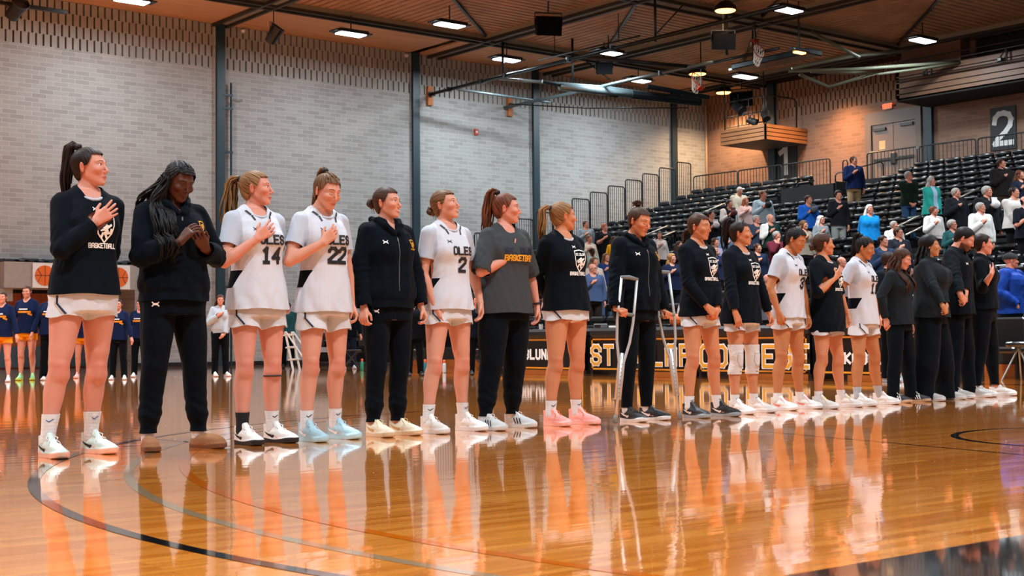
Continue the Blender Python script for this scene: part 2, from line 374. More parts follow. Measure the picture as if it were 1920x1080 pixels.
m_ = MB(); m_.lathe([(.1, .15), (.16, .05), (.16, 0)], n=16); m_.tube([(0, 0, .1), (0, 0, .3)], .02); m_.build('shade', M_black, r)
ld = bpy.data.lights.new('warm', 'SPOT'); ld.energy = 2600; ld.color = (1, .5, .2); ld.spot_size = 2.2; ld.spot_blend = 1; ld.shadow_soft_size = .15
lo = bpy.data.objects.new('warm', ld); COL.objects.link(lo); lo.location = (0, 0, -.05); lo.rotation_euler = (0, math.radians(12), 0); lo.parent = r
# ================================================================== IMPLICIT SURFACES -> MESH
def axis(segs):
    out = [segs[0][0]]
    for a, b, h in segs:
        n = max(1, int(round((b - a) / h))); out += list(a + (b - a) * (np.arange(n) + 1) / n)
    return np.array(out, np.float32)
class Fld:
    def __init__(s, xs, ys, zs):
        s.x, s.y, s.z = xs, ys, zs; s.D = np.full((len(xs), len(ys), len(zs)), .2, np.float32)
    def sub(s, lo, hi):
        sl = []
        for ax, a, b in zip((s.x, s.y, s.z), lo, hi):
            i = max(0, int(np.searchsorted(ax, a)) - 1); j = min(len(ax), int(np.searchsorted(ax, b)) + 1); sl.append(slice(i, max(i, j)))
        return tuple(sl)
    def grid(s, sl): return s.x[sl[0]][:, None, None], s.y[sl[1]][None, :, None], s.z[sl[2]][None, None, :]
    def put(s, sl, d, k, op='u'):
        A = s.D[sl]
        if A.size == 0: return
        if op == 'u':
            if k > 0: h = np.maximum(k - np.abs(A - d), 0) / k; s.D[sl] = np.minimum(A, d) - h * h * k * .25
            else: s.D[sl] = np.minimum(A, d)
        else:
            h = np.maximum(k - np.abs(A + d), 0) / k; s.D[sl] = np.maximum(A, -d) + h * h * k * .25
    def cap(s, a, b, ra, rb, k=.01, op='u'):
        a = np.array(a, np.float32); b = np.array(b, np.float32); m = max(ra, rb) + max(k, .012)
        sl = s.sub(np.minimum(a, b) - m, np.maximum(a, b) + m); X, Y, Z = s.grid(sl)
        ab = b - a; L = float(ab @ ab) + 1e-12
        t = np.clip(((X - a[0]) * ab[0] + (Y - a[1]) * ab[1] + (Z - a[2]) * ab[2]) / L, 0, 1)
        d = np.sqrt((X - a[0] - t*ab[0])**2 + (Y - a[1] - t*ab[1])**2 + (Z - a[2] - t*ab[2])**2) - (ra + (rb - ra) * t)
        s.put(sl, d, k, op)
    def chain(s, pts, off=0, k=.01):
        A = np.array([p for p, r in pts], np.float32); rr = [r + off for p, r in pts]; m = max(rr) + max(k, .012)
        sl = s.sub(A.min(0) - m, A.max(0) + m); X, Y, Z = s.grid(sl); D = None
        for i in range(len(A) - 1):
            a, ab = A[i], A[i+1] - A[i]; L = float(ab @ ab) + 1e-12; ra, rb = rr[i], rr[i+1]
            t = np.clip(((X - a[0]) * ab[0] + (Y - a[1]) * ab[1] + (Z - a[2]) * ab[2]) / L, 0, 1)
            d = np.sqrt((X - a[0] - t*ab[0])**2 + (Y - a[1] - t*ab[1])**2 + (Z - a[2] - t*ab[2])**2) - (ra + (rb - ra) * (t * t * (3 - 2 * t) * .5 + t * .5))
            D = d if D is None else np.minimum(D, d)
        s.put(sl, D, k)
    def ell(s, c, r, R=None, k=.01, op='u', o=None):
        """ellipsoid; c given in frame (R, o) when a frame is passed"""
        c = np.array(c, np.float32); r = np.array(r, np.float32)
        w = (R @ c + o) if R is not None else c; m = float(r.max()) + max(k, .012)
        sl = s.sub(w - m, w + m); X, Y, Z = s.grid(sl); X, Y, Z = X - w[0], Y - w[1], Z - w[2]
        if R is not None:
            Q = R.T; X, Y, Z = Q[0,0]*X + Q[0,1]*Y + Q[0,2]*Z, Q[1,0]*X + Q[1,1]*Y + Q[1,2]*Z, Q[2,0]*X + Q[2,1]*Y + Q[2,2]*Z
        k0 = np.sqrt((X/r[0])**2 + (Y/r[1])**2 + (Z/r[2])**2) + 1e-6; k1 = np.sqrt((X/r[0]**2)**2 + (Y/r[1]**2)**2 + (Z/r[2]**2)**2) + 1e-6
        s.put(sl, k0 * (k0 - 1) / k1, k, op)
    def loft(s, T, k=.02, cxy=None, off=0, pw=2.3):
        T = np.array(T, np.float32); z = T[:, 0]; m = .04
        sl = s.sub((-1, -1, z[0] - m), (1, 1, z[-1] + m)); X, Y, Z = s.grid(sl); zz = s.z[sl[2]]
        rx = np.interp(zz, z, T[:, 1])[None, None, :] + off; ry = np.interp(zz, z, T[:, 2])[None, None, :] + off
        cy = np.interp(zz, z, T[:, 3])[None, None, :]; cx = 0
        if cxy is not None: a, b = cxy(zz); cx = a[None, None, :]; cy = cy + b[None, None, :]
        d = ((np.abs((X - cx) / rx)**pw + np.abs((Y - cy) / ry)**pw)**(1/pw) - 1) * np.minimum(rx, ry)
        d = np.maximum(d, np.maximum(z[0] - Z, Z - z[-1])); s.put(sl, d.astype(np.float32), k)
def nets(F):
    D = F.D; ins = D < 0; nx, ny, nz = D.shape; P = []; cells = []; quads = []
    N1, N2 = (ny - 1) * (nz - 1), (nz - 1)
    for ax in range(3):
        sa = [slice(None)] * 3; sb = [slice(None)] * 3; sa[ax] = slice(0, -1); sb[ax] = slice(1, None)
        cr = ins[tuple(sa)] != ins[tuple(sb)]; I = np.array(np.nonzero(cr)); i, j, k = I
        J = I.copy(); J[ax] += 1
        d0 = D[i, j, k]; d1 = D[J[0], J[1], J[2]]; t = d0 / (d0 - d1)
        p = np.stack([F.x[i], F.y[j], F.z[k]], 1); q = np.stack([F.x[J[0]], F.y[J[1]], F.z[J[2]]], 1); pos = p + (q - p) * t[:, None]
        o = [a for a in range(3) if a != ax]; ids = []; ok = np.ones(I.shape[1], bool)
        for da, db in ((0, 0), (-1, 0), (-1, -1), (0, -1)):
            Cc = I.copy(); Cc[o[0]] += da; Cc[o[1]] += db
            for a, n in ((0, nx - 1), (1, ny - 1), (2, nz - 1)): ok &= (Cc[a] >= 0) & (Cc[a] < n)
            ids.append(Cc[0] * N1 + Cc[1] * N2 + Cc[2])
        ids = np.stack(ids, 1)[ok]; pos = pos[ok]; flip = (d0 < 0)[ok]
        if ax == 1: flip = ~flip
        for c in range(4): cells.append(ids[:, c]); P.append(pos)
        ids = ids.copy(); ids[~flip] = ids[~flip][:, ::-1]; quads.append(ids)
    cells = np.concatenate(cells); P = np.concatenate(P); quads = np.concatenate(quads)
    u, inv = np.unique(cells, return_inverse=True); cnt = np.bincount(inv)
    V = np.stack([np.bincount(inv, P[:, a]) / cnt for a in range(3)], 1); Q = np.searchsorted(u, quads)
    T = np.concatenate([Q[:, [0, 1, 2]], Q[:, [0, 2, 3]]]); return V, T
def clip(V, T, f, both=False):
    """keep the side where f(V) < 0 (both: return the two sides as material 0 / 1 on shared vertices)"""
    val = f(V); s = val < 0; ns = s[T].sum(1); keep = T[ns == 3]; drop = T[ns == 0]; newV = [V]; base = len(V)
    mixed = T[(ns == 1) | (ns == 2)]
    if len(mixed) == 0: return (V, np.concatenate([keep, drop]), np.r_[np.zeros(len(keep), int), np.ones(len(drop), int)]) if both else compact(V, keep)
    sm = s[mixed]; odd = np.where(sm.sum(1) == 1, np.argmax(sm, 1), np.argmin(sm, 1)); r = np.arange(len(mixed))
    A = mixed[r, odd]; B = mixed[r, (odd + 1) % 3]; Cc = mixed[r, (odd + 2) % 3]
    def ev(a, b):
        lo = np.minimum(a, b); hi = np.maximum(a, b); return lo.astype(np.int64) * len(V) + hi
    e = np.concatenate([ev(A, B), ev(A, Cc)]); u, inv = np.unique(e, return_inverse=True); lo = u // len(V); hi = u % len(V)
    t = val[lo] / (val[lo] - val[hi] + 1e-12); NV = V[lo] + (V[hi] - V[lo]) * np.clip(t, .001, .999)[:, None]
    n = len(mixed); ab = base + inv[:n]; ac = base + inv[n:]; one = s[A]
    tri1 = np.stack([A, ab, ac], 1); q1 = np.stack([ab, B, Cc], 1); q2 = np.stack([ab, Cc, ac], 1)
    V2 = np.concatenate([V, NV]); inside = np.concatenate([keep, tri1[one], q1[~one], q2[~one]]); outside = np.concatenate([drop, tri1[~one], q1[one], q2[one]])
    if both: return V2, np.concatenate([inside, outside]), np.r_[np.zeros(len(inside), int), np.ones(len(outside), int)]
    return compact(V2, inside)
def compact(V, T):
    u, inv = np.unique(T, return_inverse=True); return V[u], inv.reshape(-1, 3)
def clipm(V, T, mi, f, newmi, where=None):
    """split triangles of material `where` along f=0; the f<0 side becomes newmi"""
    sel = np.ones(len(T), bool) if where is None else np.isin(mi, where)
    V2, T2, s = clip(V, T[sel], f, both=True)
    return V2, np.concatenate([T[~sel], T2]), np.r_[mi[~sel], np.where(s == 0, newmi, (mi[sel][0] if sel.any() else 0))]
def vnorm(V, T):
    n = np.cross(V[T[:, 1]] - V[T[:, 0]], V[T[:, 2]] - V[T[:, 0]]); N = np.zeros_like(V)
    for c in range(3):
        for a in range(3): N[:, a] += np.bincount(T[:, c], n[:, a], len(V))
    return N / (np.linalg.norm(N, axis=1, keepdims=True) + 1e-12)
def smoothv(V, T, it=1, lam=.5):
    E_ = np.concatenate([T[:, [0, 1]], T[:, [1, 2]], T[:, [2, 0]]]); E_ = np.concatenate([E_, E_[:, ::-1]]); cnt = np.bincount(E_[:, 0], minlength=len(V))[:, None] + 1e-9
    for _ in range(it):
        S = np.stack([np.bincount(E_[:, 0], V[E_[:, 1], a], len(V)) for a in range(3)], 1) / cnt; V = V + (S - V) * lam
    return V
def mkobj(name, V, T, mats, parent=None, mi=None, col=None, uv=None, smooth=True):
    me = bpy.data.meshes.new(name); nv, nf = len(V), len(T)
    me.vertices.add(nv); me.vertices.foreach_set('co', np.asarray(V, np.float32).ravel())
    me.loops.add(nf * 3); me.loops.foreach_set('vertex_index', np.asarray(T, np.int32).ravel())
    me.polygons.add(nf); me.polygons.foreach_set('loop_start', np.arange(0, nf * 3, 3, dtype=np.int32))
    if not isinstance(mats, (list, tuple)): mats = [mats]
    for m in mats: me.materials.append(m)
    if mi is not None: me.polygons.foreach_set('material_index', np.asarray(mi, np.int32))
    if smooth: me.polygons.foreach_set('use_smooth', np.ones(nf, bool))
    me.update(calc_edges=True)
    if col is not None:
        a = me.color_attributes.new('Col', 'FLOAT_COLOR', 'POINT'); a.data.foreach_set('color', np.concatenate([col, np.ones((nv, 1))], 1).astype(np.float32).ravel())
    if uv is not None:
        l = me.uv_layers.new(name='UVMap'); l.data.foreach_set('uv', np.asarray(uv, np.float32)[np.asarray(T).ravel()].ravel())
    me.validate()
    o = bpy.data.objects.new(name, me); COL.objects.link(o)
    if parent is not None: o.parent = parent
    return o
def fbm(V, sc, seed, n=3):
    r = np.random.RandomState(seed); out = 0; amp = 1
    for o in range(n):
        for _ in range(3):
            k = r.normal(size=3) * sc * (1.8 ** o); ph = r.uniform(0, 6.28); w_ = r.normal(size=3) * sc * .6
            out = out + amp * np.sin(V @ k + ph + 1.3 * np.sin(V @ w_ + ph * 2))
        amp *= .55
    return out / 4
def interp(z, xs, ys): return np.interp(z, xs, ys)
def rotm(yaw, pitch, roll):
    """head frame: yaw about z (+ = towards own left), pitch (+ = down), roll (+ = towards own left shoulder)"""
    a, b, c = map(math.radians, (yaw, pitch, roll))
    Rz = np.array([[math.cos(a), -math.sin(a), 0], [math.sin(a), math.cos(a), 0], [0, 0, 1]])
    Rx = np.array([[1, 0, 0], [0, math.cos(b), -math.sin(b)], [0, math.sin(b), math.cos(b)]])
    Ry = np.array([[math.cos(c), 0, math.sin(c)], [0, 1, 0], [-math.sin(c), 0, math.cos(c)]])
    return Rz @ Rx @ Ry
# ------------------------------------------------------------------ people materials
def skin_mat(name, col):
    if name in MATS: return MATS[name]
    m = mat(name, col, .55, spec=.28); nt = m.node_tree; b = nt.nodes['Principled BSDF']
    at = nt.nodes.new('ShaderNodeAttribute'); at.attribute_name = 'Col'
    tc = nt.nodes.new('ShaderNodeTexCoord'); n = nt.nodes.new('ShaderNodeTexNoise'); n.inputs['Scale'].default_value = 14; n.inputs['Detail'].default_value = 5
    nt.links.new(tc.outputs['Object'], n.inputs[0])
    r = nt.nodes.new('ShaderNodeMix'); r.data_type = 'RGBA'; r.inputs[6].default_value = (1.06, 1.02, 1.0, 1); r.inputs[7].default_value = (.94, .86, .82, 1); nt.links.new(n.outputs[0], r.inputs[0])
    m1 = nt.nodes.new('ShaderNodeMix'); m1.data_type = 'RGBA'; m1.blend_type = 'MULTIPLY'; m1.inputs[0].default_value = 1; m1.inputs[6].default_value = C(col)
    nt.links.new(r.outputs[2], m1.inputs[7])
    m2 = nt.nodes.new('ShaderNodeMix'); m2.data_type = 'RGBA'; m2.blend_type = 'MULTIPLY'; m2.inputs[0].default_value = 1
    nt.links.new(m1.outputs[2], m2.inputs[6]); nt.links.new(at.outputs['Color'], m2.inputs[7]); nt.links.new(m2.outputs[2], b.inputs['Base Color'])
    b.inputs['Subsurface Weight'].default_value = .12; b.inputs['Subsurface Radius'].default_value = (.012, .005, .003); b.inputs['Subsurface Scale'].default_value = 1
    return m
def hair_mat(name, c1, c2, rough=.42):
    if name in MATS: return MATS[name]
    m = mat(name, c1, rough + .08, spec=.18); nt = m.node_tree; b = nt.nodes['Principled BSDF']
    uv = nt.nodes.new('ShaderNodeUVMap'); mp = nt.nodes.new('ShaderNodeMapping'); mp.inputs['Scale'].default_value = (70, 3, 1); nt.links.new(uv.outputs[0], mp.inputs[0])
    n = nt.nodes.new('ShaderNodeTexNoise'); n.inputs['Scale'].default_value = 1; n.inputs['Detail'].default_value = 3; nt.links.new(mp.outputs[0], n.inputs[0])
    cr = nt.nodes.new('ShaderNodeMapRange'); cr.inputs[1].default_value = .35; cr.inputs[2].default_value = .65; nt.links.new(n.outputs[0], cr.inputs[0])
    mx = nt.nodes.new('ShaderNodeMix'); mx.data_type = 'RGBA'; mx.inputs[6].default_value = C(c1); mx.inputs[7].default_value = C(c2); nt.links.new(cr.outputs[0], mx.inputs[0]); nt.links.new(mx.outputs[2], b.inputs['Base Color'])
    bp = nt.nodes.new('ShaderNodeBump'); bp.inputs['Strength'].default_value = .6; bp.inputs['Distance'].default_value = .004; nt.links.new(n.outputs[0], bp.inputs['Height']); nt.links.new(bp.outputs[0], b.inputs['Normal'])
    return m
SK = {'fair': '#cb937c', 'warm': '#c1835f', 'tan': '#b2764c', 'brown': '#502b1a', 'pink': '#cc907c', 'olive': '#b9855f'}
HR = {'dkbrown': ('#0e0806', '#2a1912'), 'blonde': ('#7a5228', '#c39459'), 'dblonde': ('#4a301a', '#9c7145'), 'brown': ('#1e110a', '#4c2e1d'), 'auburn': ('#34180c', '#7a4329'), 'black': ('#040404', '#161211'),
      'grey': ('#77736c', '#b0aca4'), 'white': ('#bdb9b0', '#e4e1d8'), 'ltbrown': ('#35220f', '#7a5636'), 'red': ('#7a3a1e', '#b8683c')}
def skin(k): return skin_mat('skin ' + k, SK[k])
def hairm(k): return hair_mat('hair ' + k, *HR[k])
def cloth(name, col, rough=.85, bump=.35, sc=9, sheen=.2): return mat('cloth ' + name, col, rough, spec=.08, bump=bump, bscale=sc, bdist=.02, sheen=min(sheen, .02))
# ------------------------------------------------------------------ body
TORSO = [(.80, .150, .100, .0), (.88, .172, .112, .008), (.95, .170, .112, .006), (1.02, .150, .100, 0), (1.09, .133, .092, -.004), (1.17, .133, .094, -.006), (1.26, .148, .104, -.008), (1.34, .158, .106, -.004), (1.40, .150, .094, .004), (1.445, .112, .076, .01), (1.49, .06, .058, .014)]
TORSO_M = [(.80, .150, .105, .0), (.88, .165, .115, .004), (.95, .165, .115, .0), (1.02, .160, .112, -.004), (1.09, .156, .112, -.008), (1.17, .158, .116, -.006), (1.26, .168, .120, -.004), (1.34, .176, .118, 0), (1.40, .168, .102, .006), (1.445, .125, .082, .012), (1.49, .068, .064, .016)]
def unit(v): v = np.array(v, float); return v / (np.linalg.norm(v) + 1e-9)
def ik(S, W, hint, l1, l2):
    S, W, hint = map(lambda q: np.array(q, float), (S, W, hint)); d = W - S; L = np.linalg.norm(d)
    if L > (l1 + l2) * .999: W = S + d / L * (l1 + l2) * .999; d = W - S; L = np.linalg.norm(d)
    a = (l1*l1 - l2*l2 + L*L) / (2*L); h = math.sqrt(max(l1*l1 - a*a, 0)); u = d / L; v = hint - S; v = v - u * (v @ u)
    return S + u * a + unit(v) * h, W
POSE = {   # wrist, elbow hint, finger direction, palm normal, curls, spread (for the person's own right arm, x < 0)
    'heart': ((-.075, -.150, 1.275), (-.30, -.06, 1.05), (.80, -.10, .60), (.10, 1, .05), (8, 12, 10), .8),
    'heart2': ((-.055, -.160, 1.300), (-.30, -.10, 1.05), (.75, -.08, .66), (.10, 1, .05), (14, 18, 10), .3),
    'down': ((-.255, -.03, .885), (-.34, .12, 1.15), (.05, -.15, -1), (.9, .25, 0), (22, 26, 18), .2),
    'back': ((-.02, .175, .99), (-.36, .14, 1.15), (.9, .1, -.35), (0, -1, 0), (25, 30, 20), .2),
    'clasp': ((-.075, -.175, .90), (-.34, .06, 1.12), (.72, -.25, -.65), (.35, .8, -.2), (38, 42, 25), .1),
    'pray': ((-.10, -.235, 1.20), (-.30, -.02, 1.06), (.55, -.35, .75), (.75, .35, -.35), (18, 22, 16), .5),
    'hold': ((-.30, -.09, .90), (-.32, .12, 1.15), (-.25, -.25, -.95), (.85, .3, 0), (35, 45, 30), .1),
    'crutch': ((-.30, -.11, .965), (-.34, .14, 1.15), (.15, -.95, -.30), (.25, .3, -.95), (70, 80, 50), .05),
    'pocket': ((-.17, -.11, 1.0), (-.36, .10, 1.12), (.5, -.3, -.8), (.5, .8, 0), (25, 30, 20), .1),
    'hip': ((-.16, -.17, .86), (-.33, .02, 1.12), (.35, -.1, -.93), (.1, 1, 0), (12, 18, 14), .5),
    'chin': ((-.06, -.19, 1.42), (-.28, -.15, 1.12), (.3, .25, .9), (.5, .6, 0), (50, 60, 40), .2),
}
def person(name, P):
    """builds one standing figure from dict P; returns the root empty"""
    h = P.get('h', .006); H = P['H']; s = H / 1.75; male = P.get('male', False); bw = P.get('bw', 1.0); detail = h < .0085
    root = empty('person', P['loc'], P.get('rz', 0), P['label'], 'person', P.get('group'))
    root.scale = (s, s, s)
    lx, ly = P.get('lean', (0, 0))
    def sh(z):
        t = np.clip((np.asarray(z, float) - .92) / .56, 0, 1); t = t * t * (3 - 2 * t); return lx * t, ly * t
    def S(p): a, b = sh(p[2]); return np.array((p[0] + float(a), p[1] + float(b), p[2]))
    tor = [(z, rx * (bw if z < 1.42 else 1 + (bw - 1) * .4), ry * (bw if z < 1.42 else 1), cy) for z, rx, ry, cy in (TORSO_M if male else TORSO)]
    hip = P.get('hipshift', (0, 0))
    shw = (.178 if male else .148) * (1 + (bw - 1) * .5); shz = 1.405
    # joints
    J = {}
    for sd, key in ((-1, 'R'), (1, 'L')):
        sp = P.get('arm' + key, 'down'); sp, ov = (sp, {}) if isinstance(sp, str) else sp
        W, E, u, n, cu, spr = POSE[sp]
        W, E, u, n = ov.get('W', W), ov.get('E', E), ov.get('u', u), ov.get('n', n); cu = ov.get('cu', cu); spr = ov.get('spr', spr)
        m = np.array((-sd, 1, 1)); W, E, u, n = np.array(W) * m, np.array(E) * m, unit(np.array(u) * m), np.array(n) * m
        E = E * np.array((bw, 1, 1)); E = S(E)
        if 'px' in ov:                                       # where the palm sits, from a sight line at a given distance in front of the body
            rz = P.get('rz', 0); cr, sr = math.cos(rz), math.sin(rz); loc = np.array(P['loc'], float); d = ray(*ov['px']); toL = lambda q: np.array((cr*q[0] + sr*q[1], -sr*q[0] + cr*q[1], q[2]))
            o_ = toL(ORG - loc); dl = toL(d); t_ = (-ov.get('fwd', .15) * s - o_[1]) / dl[1]; W = (o_ + dl * t_) / s - u * .07
        else: W = S(W * np.array((1 + (bw - 1) * .6, 1 + (bw - 1) * .8, 1)))
        A = S((sd * shw, .008, shz)); EL, W = ik(A, W, E, .290, .245)
        n = unit(n - u * (n @ u)); J[key] = dict(S=A, E=EL, W=W, u=u, n=n, cu=cu, spr=spr, sd=sd, pose=sp)
    feet = P.get('feet', {'R': (-.11, 0), 'L': (.11, 0)})
    lw = P.get('lw', 1.0)
    for sd, key in ((-1, 'R'), (1, 'L')):
        f = feet[key]; hp = np.array((sd * .088 * (1 + (bw-1)*.5), .005, .90)); an = np.array((f[0] / s, f[1] / s, .085))
        LL = np.linalg.norm(an - hp) * 1.0015; kn, an = ik(hp, an, (hp + an) / 2 + np.array((sd * .02, -.3, 0)), LL * .505, LL * .495)
        fy = P.get('footyaw', {'R': 3, 'L': 15}); J['l' + key] = dict(H=hp, K=kn, A=an, yaw=fy[key], sd=sd)
    # head
    yw, pt, rl = P.get('head', (0, 0, 0)); RH = rotm(yw, pt, rl); npv = S((0, .012, 1.505)); drop = math.sin(math.radians(max(pt, 0)))
    npv = npv + np.array((0, 0, 0)) + (rotm(yw, 0, 0) @ np.array((0, -.045 * drop, -.012 * drop)))
    hc = npv + RH @ np.array((0, -.018, .112)); J['hc'] = hc; J['RH'] = RH
    # field
    pts = np.array([J[k][q] for k in 'RL' for q in 'SEW']); x0, x1 = min(pts[:, 0].min() - .2, -.24), max(pts[:, 0].max() + .2, .24)
    y0, y1 = min(pts[:, 1].min() - .2, -.24, hc[1] - .14), max(pts[:, 1].max() + .12, .2, hc[1] + .16)
    fx = [J['lR']['A'][0], J['lL']['A'][0]]; x0 = min(x0, min(fx) - .1); x1 = max(x1, max(fx) + .1)
    fyy = [J['lR']['A'][1], J['lL']['A'][1]]; y0 = min(y0, min(fyy) - .15); y1 = max(y1, max(fyy) + .1)
    hh = h * (.62 if detail else .8); hx = hc[0]; hy = hc[1]
    zt = hc[2] + .15
    F = Fld(axis([(x0, hx - .095, h), (hx - .095, hx + .095, hh), (hx + .095, x1, h)]), axis([(y0, hy - .13, h), (hy - .13, hy + .11, hh), (hy + .11, y1, h)]), axis([(.0, 1.45, h), (1.45, zt, hh)]))
    F.loft(tor, .02, sh)
    bust = P.get('bust', 0 if male else .058)
    if bust:
        for sd in (-1, 1): F.cap(S((sd * .066 * bw, -.070 - (bw-1)*.08, 1.285)), S((sd * .06, -.05, 1.33)), bust * bw, bust * .8, .03)
    for sd, key in ((-1, 'R'), (1, 'L')):
        F.cap((sd * .078, .055, .90), (sd * .075, .035, .86), .082 * bw, .075 * bw, .03)
        F.cap(S((sd * .025, .018, 1.485)), S((sd * (shw - .02), .012, 1.412)), .034, .042, .03)
        a = J[key]; EL, W, A = a['E'], a['W'], a['S']; aw = (1.22 if male else 1.0) * P.get('aw', 1.0)
        F.chain([(A, .052 * aw), (A + (EL - A) * .35, .047 * aw), (A + (EL - A) * .8, .040 * aw), (EL, .037 * aw)], k=.02)
        if P.get('top', {}).get('sleeve', 'long') != 'long' or detail:
            F.chain([(EL, .037 * aw), (EL + (W - EL) * .25, .041 * aw), (EL + (W - EL) * .7, .030 * aw), (W, .0235 * aw)], k=.012)
        hand(F, a, 1.12 if male else 1.0, detail)
        l = J['l' + key]; Hp, K, An = l['H'], l['K'], l['A']
        F.chain([(Hp, .090 * lw), (Hp + (K - Hp) * .3, .086 * lw), (Hp + (K - Hp) * .75, .066 * lw), (K + (0, 0, .03), .0565 * lw), (K - (0, 0, .04), .0525 * lw)], k=.02)
        back = np.array((0, .016, 0)); kd = An - K
        F.chain([(K - (0, 0, .04), .0525 * lw), (K + kd * .18 + back * .7, .0555 * lw), (K + kd * .34 + back, .0560 * lw), (K + kd * .62 + back * .5, .043 * lw), (K + kd * .88, .033), (An, .033)], k=.02)
        F.cap(K + (0, -.028, .012), K + (0, -.026, -.02), .030, .028, .02)
        F.cap(An + (0, .01, -.03), An + (0, -.09, -.055), .028, .018, .02)
    hp_ = lambda c: RH @ np.array(c, float) + hc
    jw = 1.1 if male else 1.0
    F.cap(S((0, .016, 1.46)), hp_((0, .018, -.045)), .053 * (1.15 if male else 1), .044 * (1.2 if male else 1), .03)
    k_ = .014
    F.ell((0, .014, .032), (.073, .091, .080), RH, .01, o=hc)
    F.ell((0, -.028, -.008), (.061, .062, .083), RH, .02, o=hc)
    F.ell((0, -.042, -.060), (.041 * jw, .045, .040), RH, .02, o=hc)
    F.cap(hp_((0, -.074, -.092)), hp_((0, -.068, -.085)), .0145 * jw, .018, .016)
    for sd in (-1, 1):
        F.cap(hp_((sd * .048 * jw, -.002, -.043)), hp_((sd * .018 * jw, -.062, -.090)), .013 * jw, .012 * jw, .02)
        F.ell((sd * .039, -.066, -.020), (.022, .020, .017), RH, .02, o=hc)
        F.cap(hp_((sd * .014, -.082, .026)), hp_((sd * .044, -.066, .026)), .0075, .0075, .014)
    if detail or True:
        for sd in (-1, 1): F.ell((sd * .031, -.0965, .008), (.015, .0105, .009), RH, .012, 's', o=hc)
        F.cap(hp_((0, -.085, .016)), hp_((0, -.1055, -.026)), .0055, .0075, .009)
        F.cap(hp_((0, -.1055, -.027)), hp_((0, -.094, -.034)), .0078, .006, .006)
        for sd in (-1, 1): F.cap(hp_((sd * .0095, -.094, -.032)), hp_((sd * .008, -.092, -.034)), .0060, .005, .005)
        for sd in (-1, 1):
            F.cap(hp_((0, -.0905, -.0560)), hp_((sd * .018, -.081, -.059)), .0062, .0035, .005)
            F.cap(hp_((0, -.0885, -.0665)), hp_((sd * .016, -.080, -.062)), .0072, .0035, .005)
        for sd in (-1, 1):
            Re = RH @ rotm(sd * 22, 0, sd * 8)
            F.ell((0, 0, 0), (.006, .0165, .030), Re, .006, o=hp_((sd * .077, .008, -.004)))
            if detail: F.ell((0, 0, 0), (.006, .009, .016), Re, .004, 's', o=hp_((sd * .085, .004, -.002)))
    V, T = nets(F); V = smoothv(V, T, 1, .35)
    # skin tint: lips, cheeks, ears, knees, elbows, knuckles
    Q = (V - hc) @ RH
    col = np.ones((len(V), 3)); 
    def blot(P0, c, r, tint, pw=2):
        g = np.exp(-(np.linalg.norm((P0 - np.array(c)) / np.array(r), axis=1) ** pw))[:, None]; col[:] = col * (1 - g + g * np.array(tint))
    if detail:
        blot(Q, (0, -.088, -.061), (.021, .02, .0095), P.get('lip', (.72, .34, .36)), 4)
        blot(Q, (0, -.096, -.0605), (.022, .02, .0014), (.5, .3, .3), 2)
        for sd in (-1, 1):
            blot(Q, (sd * .043, -.06, -.03), (.022, .03, .02), (1.02, .80, .78)); blot(Q, (sd * .08, .005, 0), (.02, .03, .035), (1.03, .78, .74)); blot(Q, (sd * .031, -.09, .010), (.019, .02, .008), (.96, .88, .86))
        blot(Q, (0, -.112, -.028), (.012, .015, .012), (1.0, .84, .82))
        for k in 'RL':
            blot(V, J['l' + k]['K'] + (0, -.05, 0), (.05, .04, .055), (.95, .74, .70)); blot(V, J[k]['E'] + (0, .03, 0), (.04, .04, .04), (.95, .78, .74))
            blot(V, J[k]['W'] + J[k]['u'] * .13, (.05, .05, .05), (1, .84, .8))
        if P.get('beard'):
            g = ((Q[:, 2] < -.03) & (Q[:, 1] < .005) & (Q[:, 2] > -.125)); gg = np.where(g, np.clip((-.03 - Q[:, 2]) / .02, 0, 1), 0)[:, None]
            lipm = np.exp(-(np.linalg.norm((Q - np.array((0, -.092, -.061))) / np.array((.017, .03, .006)), axis=1) ** 4))[:, None]; gg = gg * (1 - lipm); col = col * (1 - gg + gg * np.array((.16, .12, .12)))
    P['_headbvh'] = BVHTree.FromPolygons([Vector(v) for v in V], [tuple(map(int, q)) for q in T[(V[T[:, 0]][:, 2] > hc[2] - .13)]]) if detail else None
    body = mkobj('body', V, T, skin(P['skin']), root, col=col)
    P['_J'] = J; P['_root'] = root; P['_RH'] = RH; P['_hc'] = hc; P['_S'] = S; P['_sh'] = sh; P['_tor'] = tor; P['_ax'] = (x0, x1, y0, y1); P['_s'] = s; P['_shw'] = shw
    eyes(P, detail); hair(P, detail); top(P, detail); bottoms(P, detail)
    if P.get('shoe'): footwear(P, detail)
    for fn in P.get('extra', ()): fn(P)
    return root
